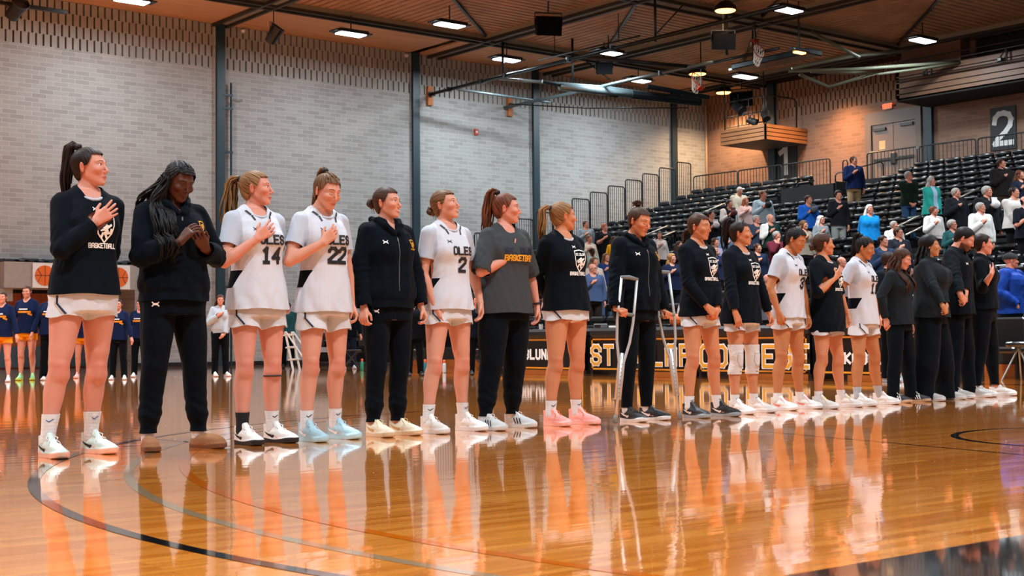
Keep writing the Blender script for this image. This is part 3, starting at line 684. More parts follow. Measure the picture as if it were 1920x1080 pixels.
def hand(F, a, sc, detail):
    u, n, W, sd = a['u'], a['n'], a['W'], a['sd']; v = np.cross(u, n) * (1 if sd < 0 else -1)
    pal = .084 * sc
    if not detail:
        F.cap(W, W + u * pal, .028, .034, .01); F.cap(W + u * pal, W + u * .14 + n * .02, .030, .022, .01); F.cap(W + u * .03 + v * .02, W + u * .075 + v * .045, .013, .011, .01); return
    off = (.0300, .0102, -.0095, -.0275)
    for o in off: F.cap(W + v * o * .55 * sc + u * .005, W + u * pal + v * o * sc, .0135 * sc, .0118 * sc, .012)
    F.cap(W + v * .016 * sc + u * .02 + n * .006, W + v * .026 * sc + u * .055 + n * .004, .0135 * sc, .011 * sc, .012)
    for i, (o, L, r) in enumerate(zip(off, (.070, .078, .073, .058), (.0086, .0088, .0084, .0076))):
        p = W + u * pal + v * o * sc; ang = 0; cu = a['cu']; sp = (.22, .05, -.10, -.26)[i] * a['spr']; q = p; extra = (0, 2, 5, 9)[i]
        for j, f in enumerate((.46, .30, .24)):
            ang += math.radians(cu[j] + extra * (j == 0)); d = unit((u * math.cos(ang) + n * math.sin(ang)) + v * sp * max(math.cos(ang), 0))
            q2 = q + d * L * f * sc; F.cap(q, q2, (r - .0006 * j) * sc, (r - .0006 * (j + 1)) * sc, .003); q = q2
    b = W + u * .028 * sc + v * .020 * sc + n * .006; c = min(1, sum(a['cu']) / 150)
    d1 = unit(u * .62 + v * (.80 - .5 * c) + n * (.15 + .5 * c)); d2 = unit(u * .86 + v * (.42 - .7 * c) + n * (.2 + .4 * c))
    F.cap(b, b + d1 * .042 * sc, .0122 * sc, .0102 * sc, .008); F.cap(b + d1 * .042 * sc, b + d1 * .042 * sc + d2 * .034 * sc, .0100 * sc, .0078 * sc, .003)
M_eye = mat('eye white', '#e4dcd6', .25); M_iris = mat('iris', '#3a2a1e', .2); M_lash = mat('lashes', '#140d0a', .6)
def eyes(P, detail):
    RH, hc = P['_RH'], P['_hc']; Wp = W0 = lambda c: Vector(RH @ np.array(c, float) + hc); m4 = Matrix([[*RH[i], hc[i]] for i in range(3)] + [[0, 0, 0, 1]])
    bc = hairm(P.get('brow', P['hair'][1] if P['hair'][1] in ('dkbrown', 'brown', 'black', 'grey', 'white') else 'brown')); root = P['_root']
    if not detail:
        mb = MB()
        for sd in (-1, 1): mb.tube([Wp((sd * .020, -.091, .010)), Wp((sd * .042, -.083, .010))], .0045, 5)
        mb.build('eyes', M_lash, root); return
    hb = P['_headbvh']; dy = Vector(RH @ np.array((0, 1., 0)))
    def Ws(p, out=.0006):
        o_ = W0((p[0], -.16, p[2])); hit = hb.ray_cast(o_, dy, .2); return (hit[0] - dy * out) if hit[0] is not None else W0(p)
    closed = P.get('eyes') == 'closed'; gaze = P.get('gaze', (0, 0))
    for sd in (-1, 1):
        if not closed:
            mb = MB(); prof = [(.0110 * math.sin(t), .0110 * math.cos(t)) for t in [math.pi * i / 10 for i in range(11)]]
            Rg = Matrix.Rotation(math.radians(gaze[0]), 4, 'Z') @ Matrix.Rotation(math.radians(90 - gaze[1]), 4, 'X')
            ey = float((np.array(Ws((sd * .0305, 0, .0072), 0)) - hc) @ RH[:, 1]); M = m4 @ Matrix.Translation((sd * .0305, ey + .0088, .0072)) @ Rg
            mb.lathe(prof, n=14, M=M); mb.lathe([(.0066 * math.sin(t), .0064 + .0060 * math.cos(t)) for t in [math.pi * i / 8 for i in range(5)]][::-1] , n=12, mi=1, M=M)
            mb.build('eye', [M_eye, M_iris], root, smooth=True)
        mb = MB()
        z = -.001 if closed else .0112; bow = -.004 if closed else .004
        arcp = [(sd * (.019 + .025 * t), -.0925 + .010 * t ** 2.2, z + bow * math.sin(math.pi * t) - (.002 * t if not closed else -.002 * t)) for t in [i / 8 for i in range(9)]]
        mb.tube([Ws(q) for q in arcp], [.0006, .0010, .0013, .0014, .0014, .0014, .0013, .0012, .0007], 6)
        mb.build('eyelashes', M_lash, root)
        mb = MB()
        bp = [(sd * (.013 + .036 * t), -.0975 + .018 * t ** 2, .0255 + .007 * math.sin(math.pi * min(t * .8 + .1, 1)) - .003 * t) for t in [i / 8 for i in range(9)]]
        mb.tube([Ws(q, .0002) for q in bp], [.0012, .0020, .0022, .0021, .0019, .0017, .0014, .0010, .0005], 6)
        mb.build('eyebrow', bc, root)
    if P.get('smile'):
        mb = MB(); mb.tube([Ws((x, 0, -.0605 + 6 * x * x), .0) for x in np.linspace(-.015, .015, 7)], [.0008, .002, .0027, .003, .0027, .002, .0008], 6); mb.build('teeth', M_eye, root)
def clipper(P, m=.0): pass
# ------------------------------------------------------------------ hair
def strands(mb, path, rad, n, r0, seed, wav=.006, frac=1.0, flat=1.0, end=.25):
    """bundle of n tapering locks following path (list of points) inside radius profile rad"""
    R = random.Random(seed); path = [np.array(p, float) for p in path]; k = len(path)
    sg = np.r_[0, np.cumsum([np.linalg.norm(b - a) for a, b in zip(path, path[1:])])]; t = sg / sg[-1]; rad = np.interp(t, np.linspace(0, 1, len(rad)), rad) if False else rad
    for j in range(n):
        a = R.uniform(0, 6.283); q = math.sqrt(R.random()); fl = R.uniform(.72, 1.0) * frac; ph = R.uniform(0, 6.28); m = 12; pts = []; rr = []
        for i in range(m):
            u = i / (m - 1) * fl; c = np.array([np.interp(u, t, [p[d] for p in path]) for d in range(3)]); u2 = min(u + .05, 1); c2 = np.array([np.interp(u2, t, [p[d] for p in path]) for d in range(3)]); tg = unit(c2 - c + 1e-6)
            sx = unit(np.cross(tg, (0.3, 1, .1))); sy = np.cross(tg, sx); ra = np.interp(u, t, rad) * q
            o = sx * math.cos(a + .6 * u) * ra + sy * math.sin(a + .6 * u) * ra * flat; o = o + (sx * math.sin(u * 9 + ph) + sy * math.cos(u * 8 + ph * 2)) * wav * min(1, 3 * u)
            pts.append(c + o); rr.append(r0 * (1 - (1 - end) * u ** 2) * (.7 + .5 * math.sin(min(1, u * 5) * 1.57)))
        mb.tube(pts, rr, 6)
def hair(P, detail):
    style, colr = P['hair'][0], P['hair'][1]; RH, hc, root = P['_RH'], P['_hc'], P['_root']; h = P.get('h', .006); hm = hairm(colr)
    Wp = lambda c: RH @ np.array(c, float) + hc; male = style in ('short', 'buzz', 'bald', 'curlyshort')
    if style == 'beanie' or P.get('hat') == 'beanie': pass
    hh = max(h * .62, .0035) if detail else h * .7
    L = .135 if style in ('long', 'bob') else .12
    F = Fld(axis([(-.115, .115, hh)]), axis([(-.13, .14, hh)]), axis([(-.14, .15, hh)]))
    th = {'short': .010, 'buzz': .005, 'bald': .003, 'beanie': .014, 'curlyshort': .02, 'long': .013, 'bob': .016, 'braids': .012}.get(style, .008)
    F.ell((0, .014, .032), (.073 + th, .091 + th, .080 + th), k=.01); F.ell((0, .03, -.02), (.060 + th * .6, .060 + th * .8, .065), k=.02)
    F.ell((0, -.028, .01), (.061 + th * .7, .062 + th, .083), k=.02)
    V, T = nets(F)
    tie = np.array({'pony': (0, .095, .065), 'highpony': (0, .060, .115), 'bun': (0, .108, .01), 'topbun': (0, .055, .120), 'lowpony': (0, .115, -.035), 'lowbun': (0, .100, -.012), 'braidpony': (0, .070, .105)}.get(style, (0, .1, .1)), float)
    fz = [-.14, -.075, -.05, -.02, -.006, .005, .02, .042, .060, .072, .082, .16]; fy = [.07, .045, .03, .022, .018, -.026, -.036, -.044, -.048, -.046, -.30, -.30]
    if style in ('short', 'buzz', 'curlyshort'): fy = [.08, .06, .04, .03, -.008, -.026, -.040, -.048, -.056, -.058, -.30, -.30]
    if style == 'bald': fz = [-.14, -.05, 0, .02, .05, .08, .16]; fy = [.05, .04, .02, .03, .06, .12, .3]
    if style in ('long', 'bob'): fy = [-.0, .0, .0, -.01, -.018, -.030, -.042, -.050, -.056, -.058, -.30, -.30]
    if style == 'beanie': fz = [-.14, .018, .022, .026, .06, .16]; fy = [.3, .3, .0, -.3, -.3, -.3]
    wob = .003 if detail else 0
    V, T = clip(V, T, lambda v: -(v[:, 1] - np.interp(v[:, 2] + wob * np.sin(v[:, 0] * 260), fz, fy)) + np.abs(v[:, 0]) * .12 - .006)
    V, T = clip(V, T, lambda v: -.078 - v[:, 2] if style not in ('long', 'bob') else -.12 - v[:, 2])
    d = V - tie; ax = unit(tie - np.array((0, .0, .0))); dn = d - np.outer(d @ ax, ax); ex = unit(np.cross(ax, (1, 0, .01))); ey = np.cross(ax, ex)
    ang = np.arctan2(dn @ ex, dn @ ey) / (2 * np.pi); dist = np.linalg.norm(d, axis=1)
    if detail:
        N = vnorm(V, T); g = np.sin(ang * 2 * np.pi * 34 + 2 * np.sin(dist * 30)) * .3 + np.sin(ang * 2 * np.pi * 61 + 1) * .2
        if style in ('braidpony', 'braids'):
            g = np.sign(np.sin(ang * 2 * np.pi * 13)) * np.abs(np.sin(ang * 2 * np.pi * 13)) ** .4 * 1.5 + .7 * np.sin(dist * 420)
        V = V + N * g[:, None] * .0013
    uv = np.stack([ang, dist * 4], 1)
    if style in ('short', 'curlyshort', 'buzz', 'bald'): uv = np.stack([V[:, 0] * 6, V[:, 1] * 6], 1)
    mcap = P['hatmat'] if style == 'beanie' else hm
    cap = mkobj('beanie' if style == 'beanie' else 'hair', V @ RH.T + hc, T, mcap, root, uv=uv)
    mb = MB(); dn_ = np.array((0, 0, -1.0)); grav = lambda p, z: np.array((p[0], p[1], p[2] + z)); sd = P.get('seed', 1); tw = Wp(tie); back = RH @ np.array((0, 1, 0)); back = unit(np.array((back[0], back[1], 0))); side = P.get('ponyside', np.zeros(3))
    side = np.array(side, float); ln = P.get('hairlen', .34); ns = 34 if detail else 7
    if style in ('pony', 'highpony', 'braidpony', 'lowpony'):
        o = unit(RH @ (tie - np.array((0, .0, .02))))
        if style == 'lowpony': path = [tw - o * .02, tw + o * .02 - (0, 0, .01), tw + back * .03 - (0, 0, .06), tw + back * .02 + side * .4 - (0, 0, ln * .6), tw + back * .01 + side - (0, 0, ln)]
        else: path = [tw - o * .02, tw + o * .035, tw + o * .045 + back * .035 - (0, 0, .03), tw + back * .075 + side * .2 - (0, 0, .11), tw + back * .085 + side * .5 - (0, 0, ln * .55), tw + back * .075 + side - (0, 0, ln)]
        fat = P.get('fat', 1); rad = [.012, .016, .024 * fat, .030 * fat, .032 * fat, .018 * fat][:len(path)]
        strands(mb, path, rad, ns, .0062 * (1 if detail else 2.2), sd, wav=P.get('wave', .004))
        t = MB(); o2 = unit(path[1] - path[0]); t.tube([tw + o2 * (-.004), tw + o2 * .010, tw + o2 * .022], [.017, .024, .019], 12); t.build('hair_tie', mat('hair tie', '#0b0b0d', .7) if style != 'lowpony' else hm, root, smooth=True)
    elif style in ('bun', 'lowbun', 'topbun'):
        o = unit(RH @ (tie - np.array((0, .0, .02)))); c = tw + o * .012; ex = unit(np.cross(o, (.1, .2, 1))); ey = np.cross(o, ex); R = random.Random(sd)
        for j in range(9 if detail else 4):
            a0 = R.uniform(0, 6.28); rr = R.uniform(.012, .030); hgt = R.uniform(-.005, .022); pts = []
            for i in range(13):
                a = a0 + i / 12 * 5.2; pts.append(c + (ex * math.cos(a) + ey * math.sin(a)) * rr * (1 + .15 * math.sin(3 * a)) + o * (hgt + .008 * math.sin(a * 2 + j)))
            mb.tube(pts, [.004] + [.0105] * 11 + [.003], 7)
        for j in range(8 if detail else 0):
            a = R.uniform(0, 6.28); q = c + (ex * math.cos(a) + ey * math.sin(a)) * .03; mb.tube([q, q + (ex * math.cos(a) + ey * math.sin(a)) * .018 + dn_ * .005, q + (ex * math.cos(a) + ey * math.sin(a)) * .02 + dn_ * .025], [.003, .002, .0006], 5)
    elif style in ('long', 'bob', 'braids'):
        n = (60 if style == 'braids' else 46) if detail else 16; R = random.Random(sd); bob = style == 'bob'
        hl = ln if not bob else .16
        for j in range(n):
            a = R.uniform(-1.0, 1.0); side_ = 1 if R.random() < .5 else -1
            if style == 'braids': ax_, ay = side_ * (.05 + .035 * R.random()) if R.random() < .75 else R.uniform(-.05, .05), R.uniform(-.005, .10)
            else: ax_, ay = (side_ * R.uniform(.062, .088), R.uniform(.0, .08)) if R.random() < .6 else (R.uniform(-.06, .06), R.uniform(.085, .11))
            st = Wp((ax_ * .9, ay * .9, .03 * R.random() - .01)); wp = Wp((ax_ * 1.08, ay * 1.05 + .01, -.075)); out = unit(np.array((wp[0] - P['_hc'][0], wp[1] - P['_hc'][1], 0)) + 1e-5)
            e1 = wp + out * .018 - (0, 0, hl * .35); ff = P.get('hairfwd', 0)
            yfwd = np.array((0, -ff, 0)) if ay < .05 else np.zeros(3)
            e2 = e1 + out * .012 + yfwd * .6 - (0, 0, hl * .35); e3 = e2 + yfwd * .4 - (0, 0, hl * (.3 + .12 * R.random()))
            path = [st, wp, e1, e2, e3]; t = np.linspace(0, 1, 5); pts = []; m = 16; ph = R.uniform(0, 6.28); wv = P.get('wave', .006)
            for i in range(m):
                u = i / (m - 1); q = np.array([np.interp(u, t, [p[d] for p in path]) for d in range(3)]); pts.append(q + np.array((math.sin(u * 16 + ph), math.cos(u * 15 + ph), 0)) * wv * min(1, 2 * u))
            r0 = (.0068 if style == 'braids' else .0125) * (1 if detail else 1.9)
            mb.tube(pts, [r0 * (.55 + .45 * math.sin(min(1, 3 * i / (m-1)) * 1.57)) * (1 - .7 * (i / (m - 1)) ** 3) * ((1 + .18 * (i % 2)) if style == 'braids' else 1) for i in range(m)], 6)
    if mb.v:
        nm = {'bun': 'hair_bun', 'topbun': 'hair_bun', 'lowbun': 'hair_bun', 'long': 'long_hair', 'bob': 'long_hair', 'braids': 'long_hair'}.get(style, 'ponytail')
        o = mb.build(nm, hm, root, smooth=True); me = o.data; uvl = me.uv_layers.new(name='UVMap')
        co = np.empty(len(me.vertices) * 3, np.float32); me.vertices.foreach_get('co', co); co = co.reshape(-1, 3); li = np.empty(len(me.loops), np.int32); me.loops.foreach_get('vertex_index', li)
        vi = np.arange(len(co)); uvs = np.stack([(vi // 72) * .137 % 1 + (vi % 6) * .004, co[:, 2] * 2], 1).astype(np.float32); uvl.data.foreach_set('uv', uvs[li].ravel())
# ------------------------------------------------------------------ clothes
def field_for(P, z0, z1, m=1.0):
    x0, x1, y0, y1 = P['_ax']; h = P.get('h', .006) * m * 1.15; return Fld(axis([(x0 - .03, x1 + .03, h)]), axis([(y0 - .03, y1 + .04, h)]), axis([(z0, z1, h)]))
def folds(V, T, P, amp, seed, arms=True):
    N = vnorm(V, T); z = V[:, 2]
    d = fbm(V * np.array((1, 1, .45)), 26, seed) * amp
    return V + N * d[:, None]
def armf(P, key, frac):
    """function: >0 past the cut on the arm (frac measured 0 shoulder .. 1 elbow .. 2 wrist), only near the arm"""
    a = P['_J'][key]; A, E, W = a['S'], a['E'], a['W']
    if frac <= 1: c = A + (E - A) * frac; d = unit(E - A)
    else: c = E + (W - E) * (frac - 1); d = unit(W - E)
    def f(v):
        t = (v - c) @ d; q = v - c - np.outer((v - c) @ d, d); far = np.linalg.norm(q, axis=1); return np.where((far < (.072 if frac <= 1.2 else .052)) & (t < (.16 if frac <= 1.2 else .115)), t, -1.0)
    return f, c, d
TOPT = [(.70, .202, .154, .004), (.84, .202, .152, .004), (.98, .188, .136, 0), (1.09, .166, .124, -.006), (1.17, .160, .122, -.008), (1.26, .162, .126, -.012), (1.34, .168, .122, -.006), (1.40, .158, .104, .004), (1.445, .122, .084, .01), (1.50, .072, .068, .014)]
def top(P, detail):
    t = P['top']; J, S, root, sh, bw = P['_J'], P['_S'], P['_root'], P['_sh'], P.get('bw', 1.0); male = P.get('male', False)
    kind = t['kind']; hem = t.get('hem', .88); loose = t.get('loose', 0.0) + (.012 if male else 0); thick = {'hoodie': .012, 'coat': .022}.get(kind, 0)
    F = field_for(P, max(hem - .05, .3), 1.62)
    T0 = [(z, rx * bw + loose + thick, ry * bw + loose * .8 + thick, cy) for z, rx, ry, cy in TOPT if z < 1.42] + [(z, rx * (1.12 if male else 1) + thick * .5, ry + thick * .5, cy) for z, rx, ry, cy in TOPT if z > 1.42]
    if kind == 'hoodie':                                      # ribbed waistband draws the cloth in
        T0 = [(z, np.interp(z, [hem, hem + .05, hem + .09], [rx - .022, rx - .018, rx + .004]) if z < 1.1 else rx, np.interp(z, [hem, hem + .05, hem + .09], [ry - .016, ry - .012, ry + .004]) if z < 1.1 else ry, cy) for z, rx, ry, cy in [(zz, *[np.interp(zz, [q[0] for q in T0], [q[i] for q in T0]) for i in (1, 2, 3)]) for zz in (.6, hem - .02, hem, hem + .05, hem + .075, 1.0, 1.09, 1.17, 1.26, 1.34, 1.40, 1.445, 1.50)]]
        T0 = sorted(set(T0))
    F.loft(T0, .02, sh)
    bust = P.get('bust', 0 if male else .058)
    if bust:
        for sd in (-1, 1): F.cap(S((sd * .066 * bw, -.072 - (bw-1)*.08, 1.285)), S((sd * .06, -.05, 1.33)), bust * bw + .014, bust * .8 + .012, .05)
    sl = t.get('sleeve', 'long'); aw = (1.22 if male else 1.0) * P.get('aw', 1.0); shw = P['_shw']
    fr = {'short': .62, 'long': 1.93, 'elbow': 1.08, '34': 1.3}[sl] if isinstance(sl, str) else sl
    o0 = .013 + thick * .8 + loose * .3; e0 = t.get('sleeveloose', .013) + thick
    for sd, key in ((-1, 'R'), (1, 'L')):
        a = J[key]; A, E, W = a['S'], a['E'], a['W']
        F.cap(S((sd * .025, .018, 1.485)), S((sd * (shw - .02), .012, 1.412)), .045 + thick * .2, .054 + thick * .5, .03)
        if fr < 1: e1 = A + (E - A) * (fr + .14); F.chain([(A, .050 * aw + o0), (e1, .045 * aw + o0 + t.get('flare', .004))], k=.02)
        else: F.chain([(A, .050 * aw + o0), (A + (E - A) * .5, .046 * aw + o0), (E, .040 * aw + o0)], k=.02)
        if fr > 1.0:
            end = W if kind != 'x' else W
            if fr < 1.8: F.chain([(E, .040 * aw + o0), (E + (W - E) * (fr - 1 + .16), .042 * aw + e0)], k=.012)
            else: F.chain([(E, .040 * aw + o0), (E + (W - E) * .35, .042 * aw + e0), (E + (W - E) * .85, .032 * aw + e0), (W + unit(W - E) * .03, .026 * aw + (.008 if kind in ('hoodie', 'long') else e0 * .7))], k=.012)
        if kind == 'coat': pass
    V, T = nets(F)
    if detail: V = smoothv(V, T, 1, .4)
    V = folds(V, T, P, t.get('fold', .0065 if kind in ('hoodie', 'coat') else .0045), P.get('seed', 1) + 3)
    if detail:                                               # sleeve creases across the arm, drape ripples near the hem
        N = vnorm(V, T); amp = np.zeros(len(V))
        for key in 'RL':
            a = J[key]; dE = np.linalg.norm(V - a['E'], axis=1); amp += np.exp(-(dE / .11) ** 2) * np.sin(((V - a['E']) @ unit(a['W'] - a['S'])) * 130 + V[:, 0] * 30 + 2 * np.sin(V[:, 1] * 40)) * .0026
            if fr > 1.5: dW = np.linalg.norm(V - a['W'], axis=1); amp += np.exp(-(dW / .09) ** 2) * np.sin(((V - a['W']) @ unit(a['W'] - a['E'])) * 230 + V[:, 0] * 60) * .0016
        an = np.arctan2(V[:, 1], V[:, 0]); amp += np.clip((1.05 - V[:, 2]) / .2, 0, 1) * np.sin(an * 9 + 3 * np.sin(V[:, 2] * 11 + P.get('seed', 1))) * t.get('ripple', .0035) * (np.abs(V[:, 0]) < .23)
        V = V + N * amp[:, None]
    # cuts
    hr = t.get('hemtilt', 0)
    V, T = clip(V, T, lambda v: hem + hr * v[:, 0] + .004 * np.sin(np.arctan2(v[:, 1], v[:, 0]) * 3 + 1) - np.where(np.hypot(v[:, 0], v[:, 1]) < .5, v[:, 2], 9) + np.where(_near_arm(v, J, hem), -1, 0))
    for key in 'RL':
        f, c, d = armf(P, key, fr); V, T = clip(V, T, f)
    cx, cy = [float(q) for q in sh(1.46)]; nk = t.get('neck', 'crew'); nr = {'crew': (.069, .074, .012), 'v': (.062, .075, .02), 'wide': (.080, .084, .016), 'zip': (.058, .064, .006), 'coat': (.05, .06, .0)}[nk]
    nr = (nr[0] + (.010 if male else 0), nr[1] + (.008 if male else 0), nr[2])
    def neckf(v):
        dx, dy = (v[:, 0] - cx) / nr[0], (v[:, 1] - cy + nr[2]) / nr[1]; r = np.sqrt(dx * dx + dy * dy); f = 1 - r
        if nk == 'v': f = np.maximum(f, np.where(v[:, 1] < cy, (v[:, 2] - 1.375) * 10 - np.abs(v[:, 0] - cx) * 16, -1))
        if nk == 'zip' : f = np.maximum(f, np.where(v[:, 1] < cy, (v[:, 2] - t.get('zipz', 1.40)) * 10 - np.abs(v[:, 0] - cx) * 32, -1))
        return np.where(v[:, 2] > 1.34, f, -1.0) * .05
    V, T = clip(V, T, neckf)
    mi = np.zeros(len(T), int); mats = [t['mat']]
    for (f, m) in t.get('paint', ()):
        mats.append(m); V, T, mi = clipm(V, T, mi, f(P), len(mats) - 1, where=[0] if t.get('paint0', True) else None)
    o = mkobj(t.get('name', {'hoodie': 'hooded_sweatshirt', 'jersey': 'jersey', 'coat': 'jacket'}.get(kind, 'shirt')), V, T, mats, root, mi=mi)
    sm = o.modifiers.new('thick', 'SOLIDIFY'); sm.thickness = .0035 if kind not in ('hoodie', 'coat') else .006; sm.offset = -1
    P['_top'] = o; P['_topbvh'] = None
    if detail: P['_topbvh'] = BVHTree.FromPolygons([Vector(v) for v in V], [tuple(map(int, q)) for q in T])
    # collars, hoods
    z_ = 1.468; ring = lambda rx, ry, z, n=24, a0=0, a1=360, dy=0: [(cx + rx * math.sin(math.radians(a0 + (a1 - a0) * i / n)), cy + dy - nr[2] - ry * math.cos(math.radians(a0 + (a1 - a0) * i / n)), z + .028 * (1 - math.cos(math.radians(a0 + (a1 - a0) * i / n)))/2*2 - .03) for i in range(n + 1)]
    if kind == 'hoodie' and detail:
        F2 = Fld(axis([(cx - .2, cx + .2, .007)]), axis([(cy - .2, cy + .24, .007)]), axis([(1.33, 1.62, .007)]))
        pr = [(cx + sd * q[0], cy + q[1], q[2]) for sd in (1,) for q in ((-.022, -.118, 1.405), (-.062, -.085, 1.452), (-.092, -.01, 1.495), (-.085, .065, 1.505), (0, .112, 1.49), (.085, .065, 1.505), (.092, -.01, 1.495), (.062, -.085, 1.452), (.022, -.118, 1.405))]
        for a_, b_2 in zip(pr, pr[1:]): F2.cap(a_, b_2, .021, .021, .012)
        F2.cap((cx, cy + .105, 1.47), (cx, cy + .135, 1.38), .06, .035, .03)
        V2, T2 = nets(F2); V2 = V2 + vnorm(V2, T2) * (fbm(V2, 40, 5) * .003)[:, None]; mkobj('hood', V2, T2, t['mat'], root)
    if t.get('collar'):
        mb = MB(); n = 28; vs = []; rx, ry = nr[0] + .004, nr[1] + .004; hC = t['collar']
        for k2, (dz, dr) in enumerate(((-.012, .006), (hC * .5, .002), (hC, .004), (hC, .009), (hC * .5, .010), (-.012, .014))):
            for i in range(n + 1):
                a = math.radians(24 + (336 - 24) * i / n); fz_ = (1 - math.cos(a)) / 2
                vs.append((cx + (rx + dr) * math.sin(a), cy - nr[2] - (ry + dr) * math.cos(a), 1.432 + .055 * fz_ + dz))
        fs = [(k2 * (n+1) + i, k2 * (n+1) + i + 1, ((k2 + 1) % 6) * (n+1) + i + 1, ((k2 + 1) % 6) * (n+1) + i) for k2 in range(6) for i in range(n)]
        mb.add(vs, fs); mb.build('collar', t.get('collarmat', t['mat']), root, smooth=True)
    if t.get('undertee') and detail:                          # pale shirt edge showing at the neck
        mb = MB(); pts = []
        for i in range(33):
            a = 2 * math.pi * i / 32; dirv = Vector((math.sin(a), -math.cos(a), 0)); p0 = Vector((cx + (nr[0] - .002) * math.sin(a), cy - nr[2] - (nr[1] - .002) * math.cos(a), 0))
            z = np.interp(1 - math.cos(a), (0, 1, 2), (1.418, 1.462, 1.485)); pts.append((p0.x, p0.y, z + .010))
        mb.tube(pts, .0095, 8, cap=False); mb.build('undershirt_collar', t['undertee'], root, smooth=True)
def _near_arm(v, J, hem):
    """vertices that belong to a sleeve hanging below the hem (kept)"""
    out = np.zeros(len(v), bool)
    for k in 'RL':
        a, b = J[k]['E'], J[k]['W']; ab = b - a; t = np.clip((v - a) @ ab / (ab @ ab), 0, 1.2); d = np.linalg.norm(v - a - t[:, None] * ab, axis=1)
        if b[2] < hem + .05 and np.hypot(b[0], b[1] ) > .19: out |= d < .062
    return out
def bottoms(P, detail):
    b = P['bottom']; J, root, bw = P['_J'], P['_root'], P.get('bw', 1.0); kind = b['kind']; lw = P.get('lw', 1.0)
    F = field_for(P, .0 if kind != 'shorts' else .5, 1.08)
    T0 = [(z, rx * (bw if 1 else 1) + .014, ry * bw + .014, cy) for z, rx, ry, cy in [(.80, .150, .112, 0), (.88, .174, .120, .008), (.95, .172, .118, .006), (1.02, .152, .104, 0), (1.06, .145, .1, 0)]]
    F.loft(T0, .02)
    for sd, key in ((-1, 'R'), (1, 'L')):
        l = J['l' + key]; Hp, K, A = l['H'], l['K'], l['A']
        F.cap((sd * .078, .055, .90), (sd * .075, .035, .86), .082 * bw + .012, .075 * bw + .014, .03)
        if kind == 'shorts':
            hem = b.get('hem', .76); e = Hp + (K - Hp) * ((Hp[2] - hem + .06) / (Hp[2] - K[2])); F.chain([(Hp, .092 * lw), (e + (sd * .002, 0, 0), .107 * lw)], k=.02)
        else:
            r = {'jogger': (.100, .094, .072, .066, .054, .052), 'slim': (.098, .085, .064, .060, .048, .044), 'wide': (.102, .100, .092, .098, .104, .112), 'straight': (.100, .092, .076, .074, .068, .068)}[kind]
            kd = A - K; g = b.get('g', 1.0) * max(lw, 1)
            F.chain([(Hp, r[0] * g), (Hp + (K - Hp) * .45, r[1] * g), (K, r[2] * g), (K + kd * .35 + (0, .01, 0), r[3] * g), (K + kd * .8, r[4]), (A + (0, 0, -.085 if kind == 'wide' else -.03), r[5])], k=.02)
    V, T = nets(F)
    if detail: V = smoothv(V, T, 1, .4)
    V = folds(V, T, P, b.get('fold', .0035), P.get('seed', 1) + 9)
    if kind == 'shorts':
        hem = b.get('hem', .76)
        def hf(v): return hem + .012 * np.exp(-((np.abs(v[:, 0]) - .15) / .04) ** 2) - .010 * np.exp(-(v[:, 0] / .035) ** 2) + .006 * np.sin(np.arctan2(v[:, 1], np.abs(v[:, 0]) - .09) * 3) - v[:, 2]
        V, T = clip(V, T, hf)
    else:
        bot = {'jogger': .10, 'slim': .12, 'wide': .018, 'straight': .05}[kind] if not b.get('bot') else b['bot']; V, T = clip(V, T, lambda v: bot - v[:, 2])
        if kind == 'jogger' and detail:
            N = vnorm(V, T); z = V[:, 2]; d = -np.exp(-((z - .13) / .03) ** 2) * .006 + np.exp(-((z - .21) / .045) ** 2) * .010 + np.exp(-((z - .24) / .1) ** 2) * np.sin(z * 95 + V[:, 0] * 50 + 2 * np.sin(V[:, 1] * 30)) * .0022; V = V + N * d[:, None]
    V, T = clip(V, T, lambda v: v[:, 2] - 1.03)
    mi = np.zeros(len(T), int); mats = [b['mat']]
    for (f, m) in b.get('paint', ()):
        mats.append(m); V, T, mi = clipm(V, T, mi, f(P), len(mats) - 1, where=[0])
    o = mkobj('shorts' if kind == 'shorts' else 'trousers', V, T, mats, root, mi=mi)
    sm = o.modifiers.new('thick', 'SOLIDIFY'); sm.thickness = .004; sm.offset = -1
    P['_bot'] = o; P['_botbvh'] = BVHTree.FromPolygons([Vector(v) for v in V], [tuple(map(int, q)) for q in T]) if detail else None
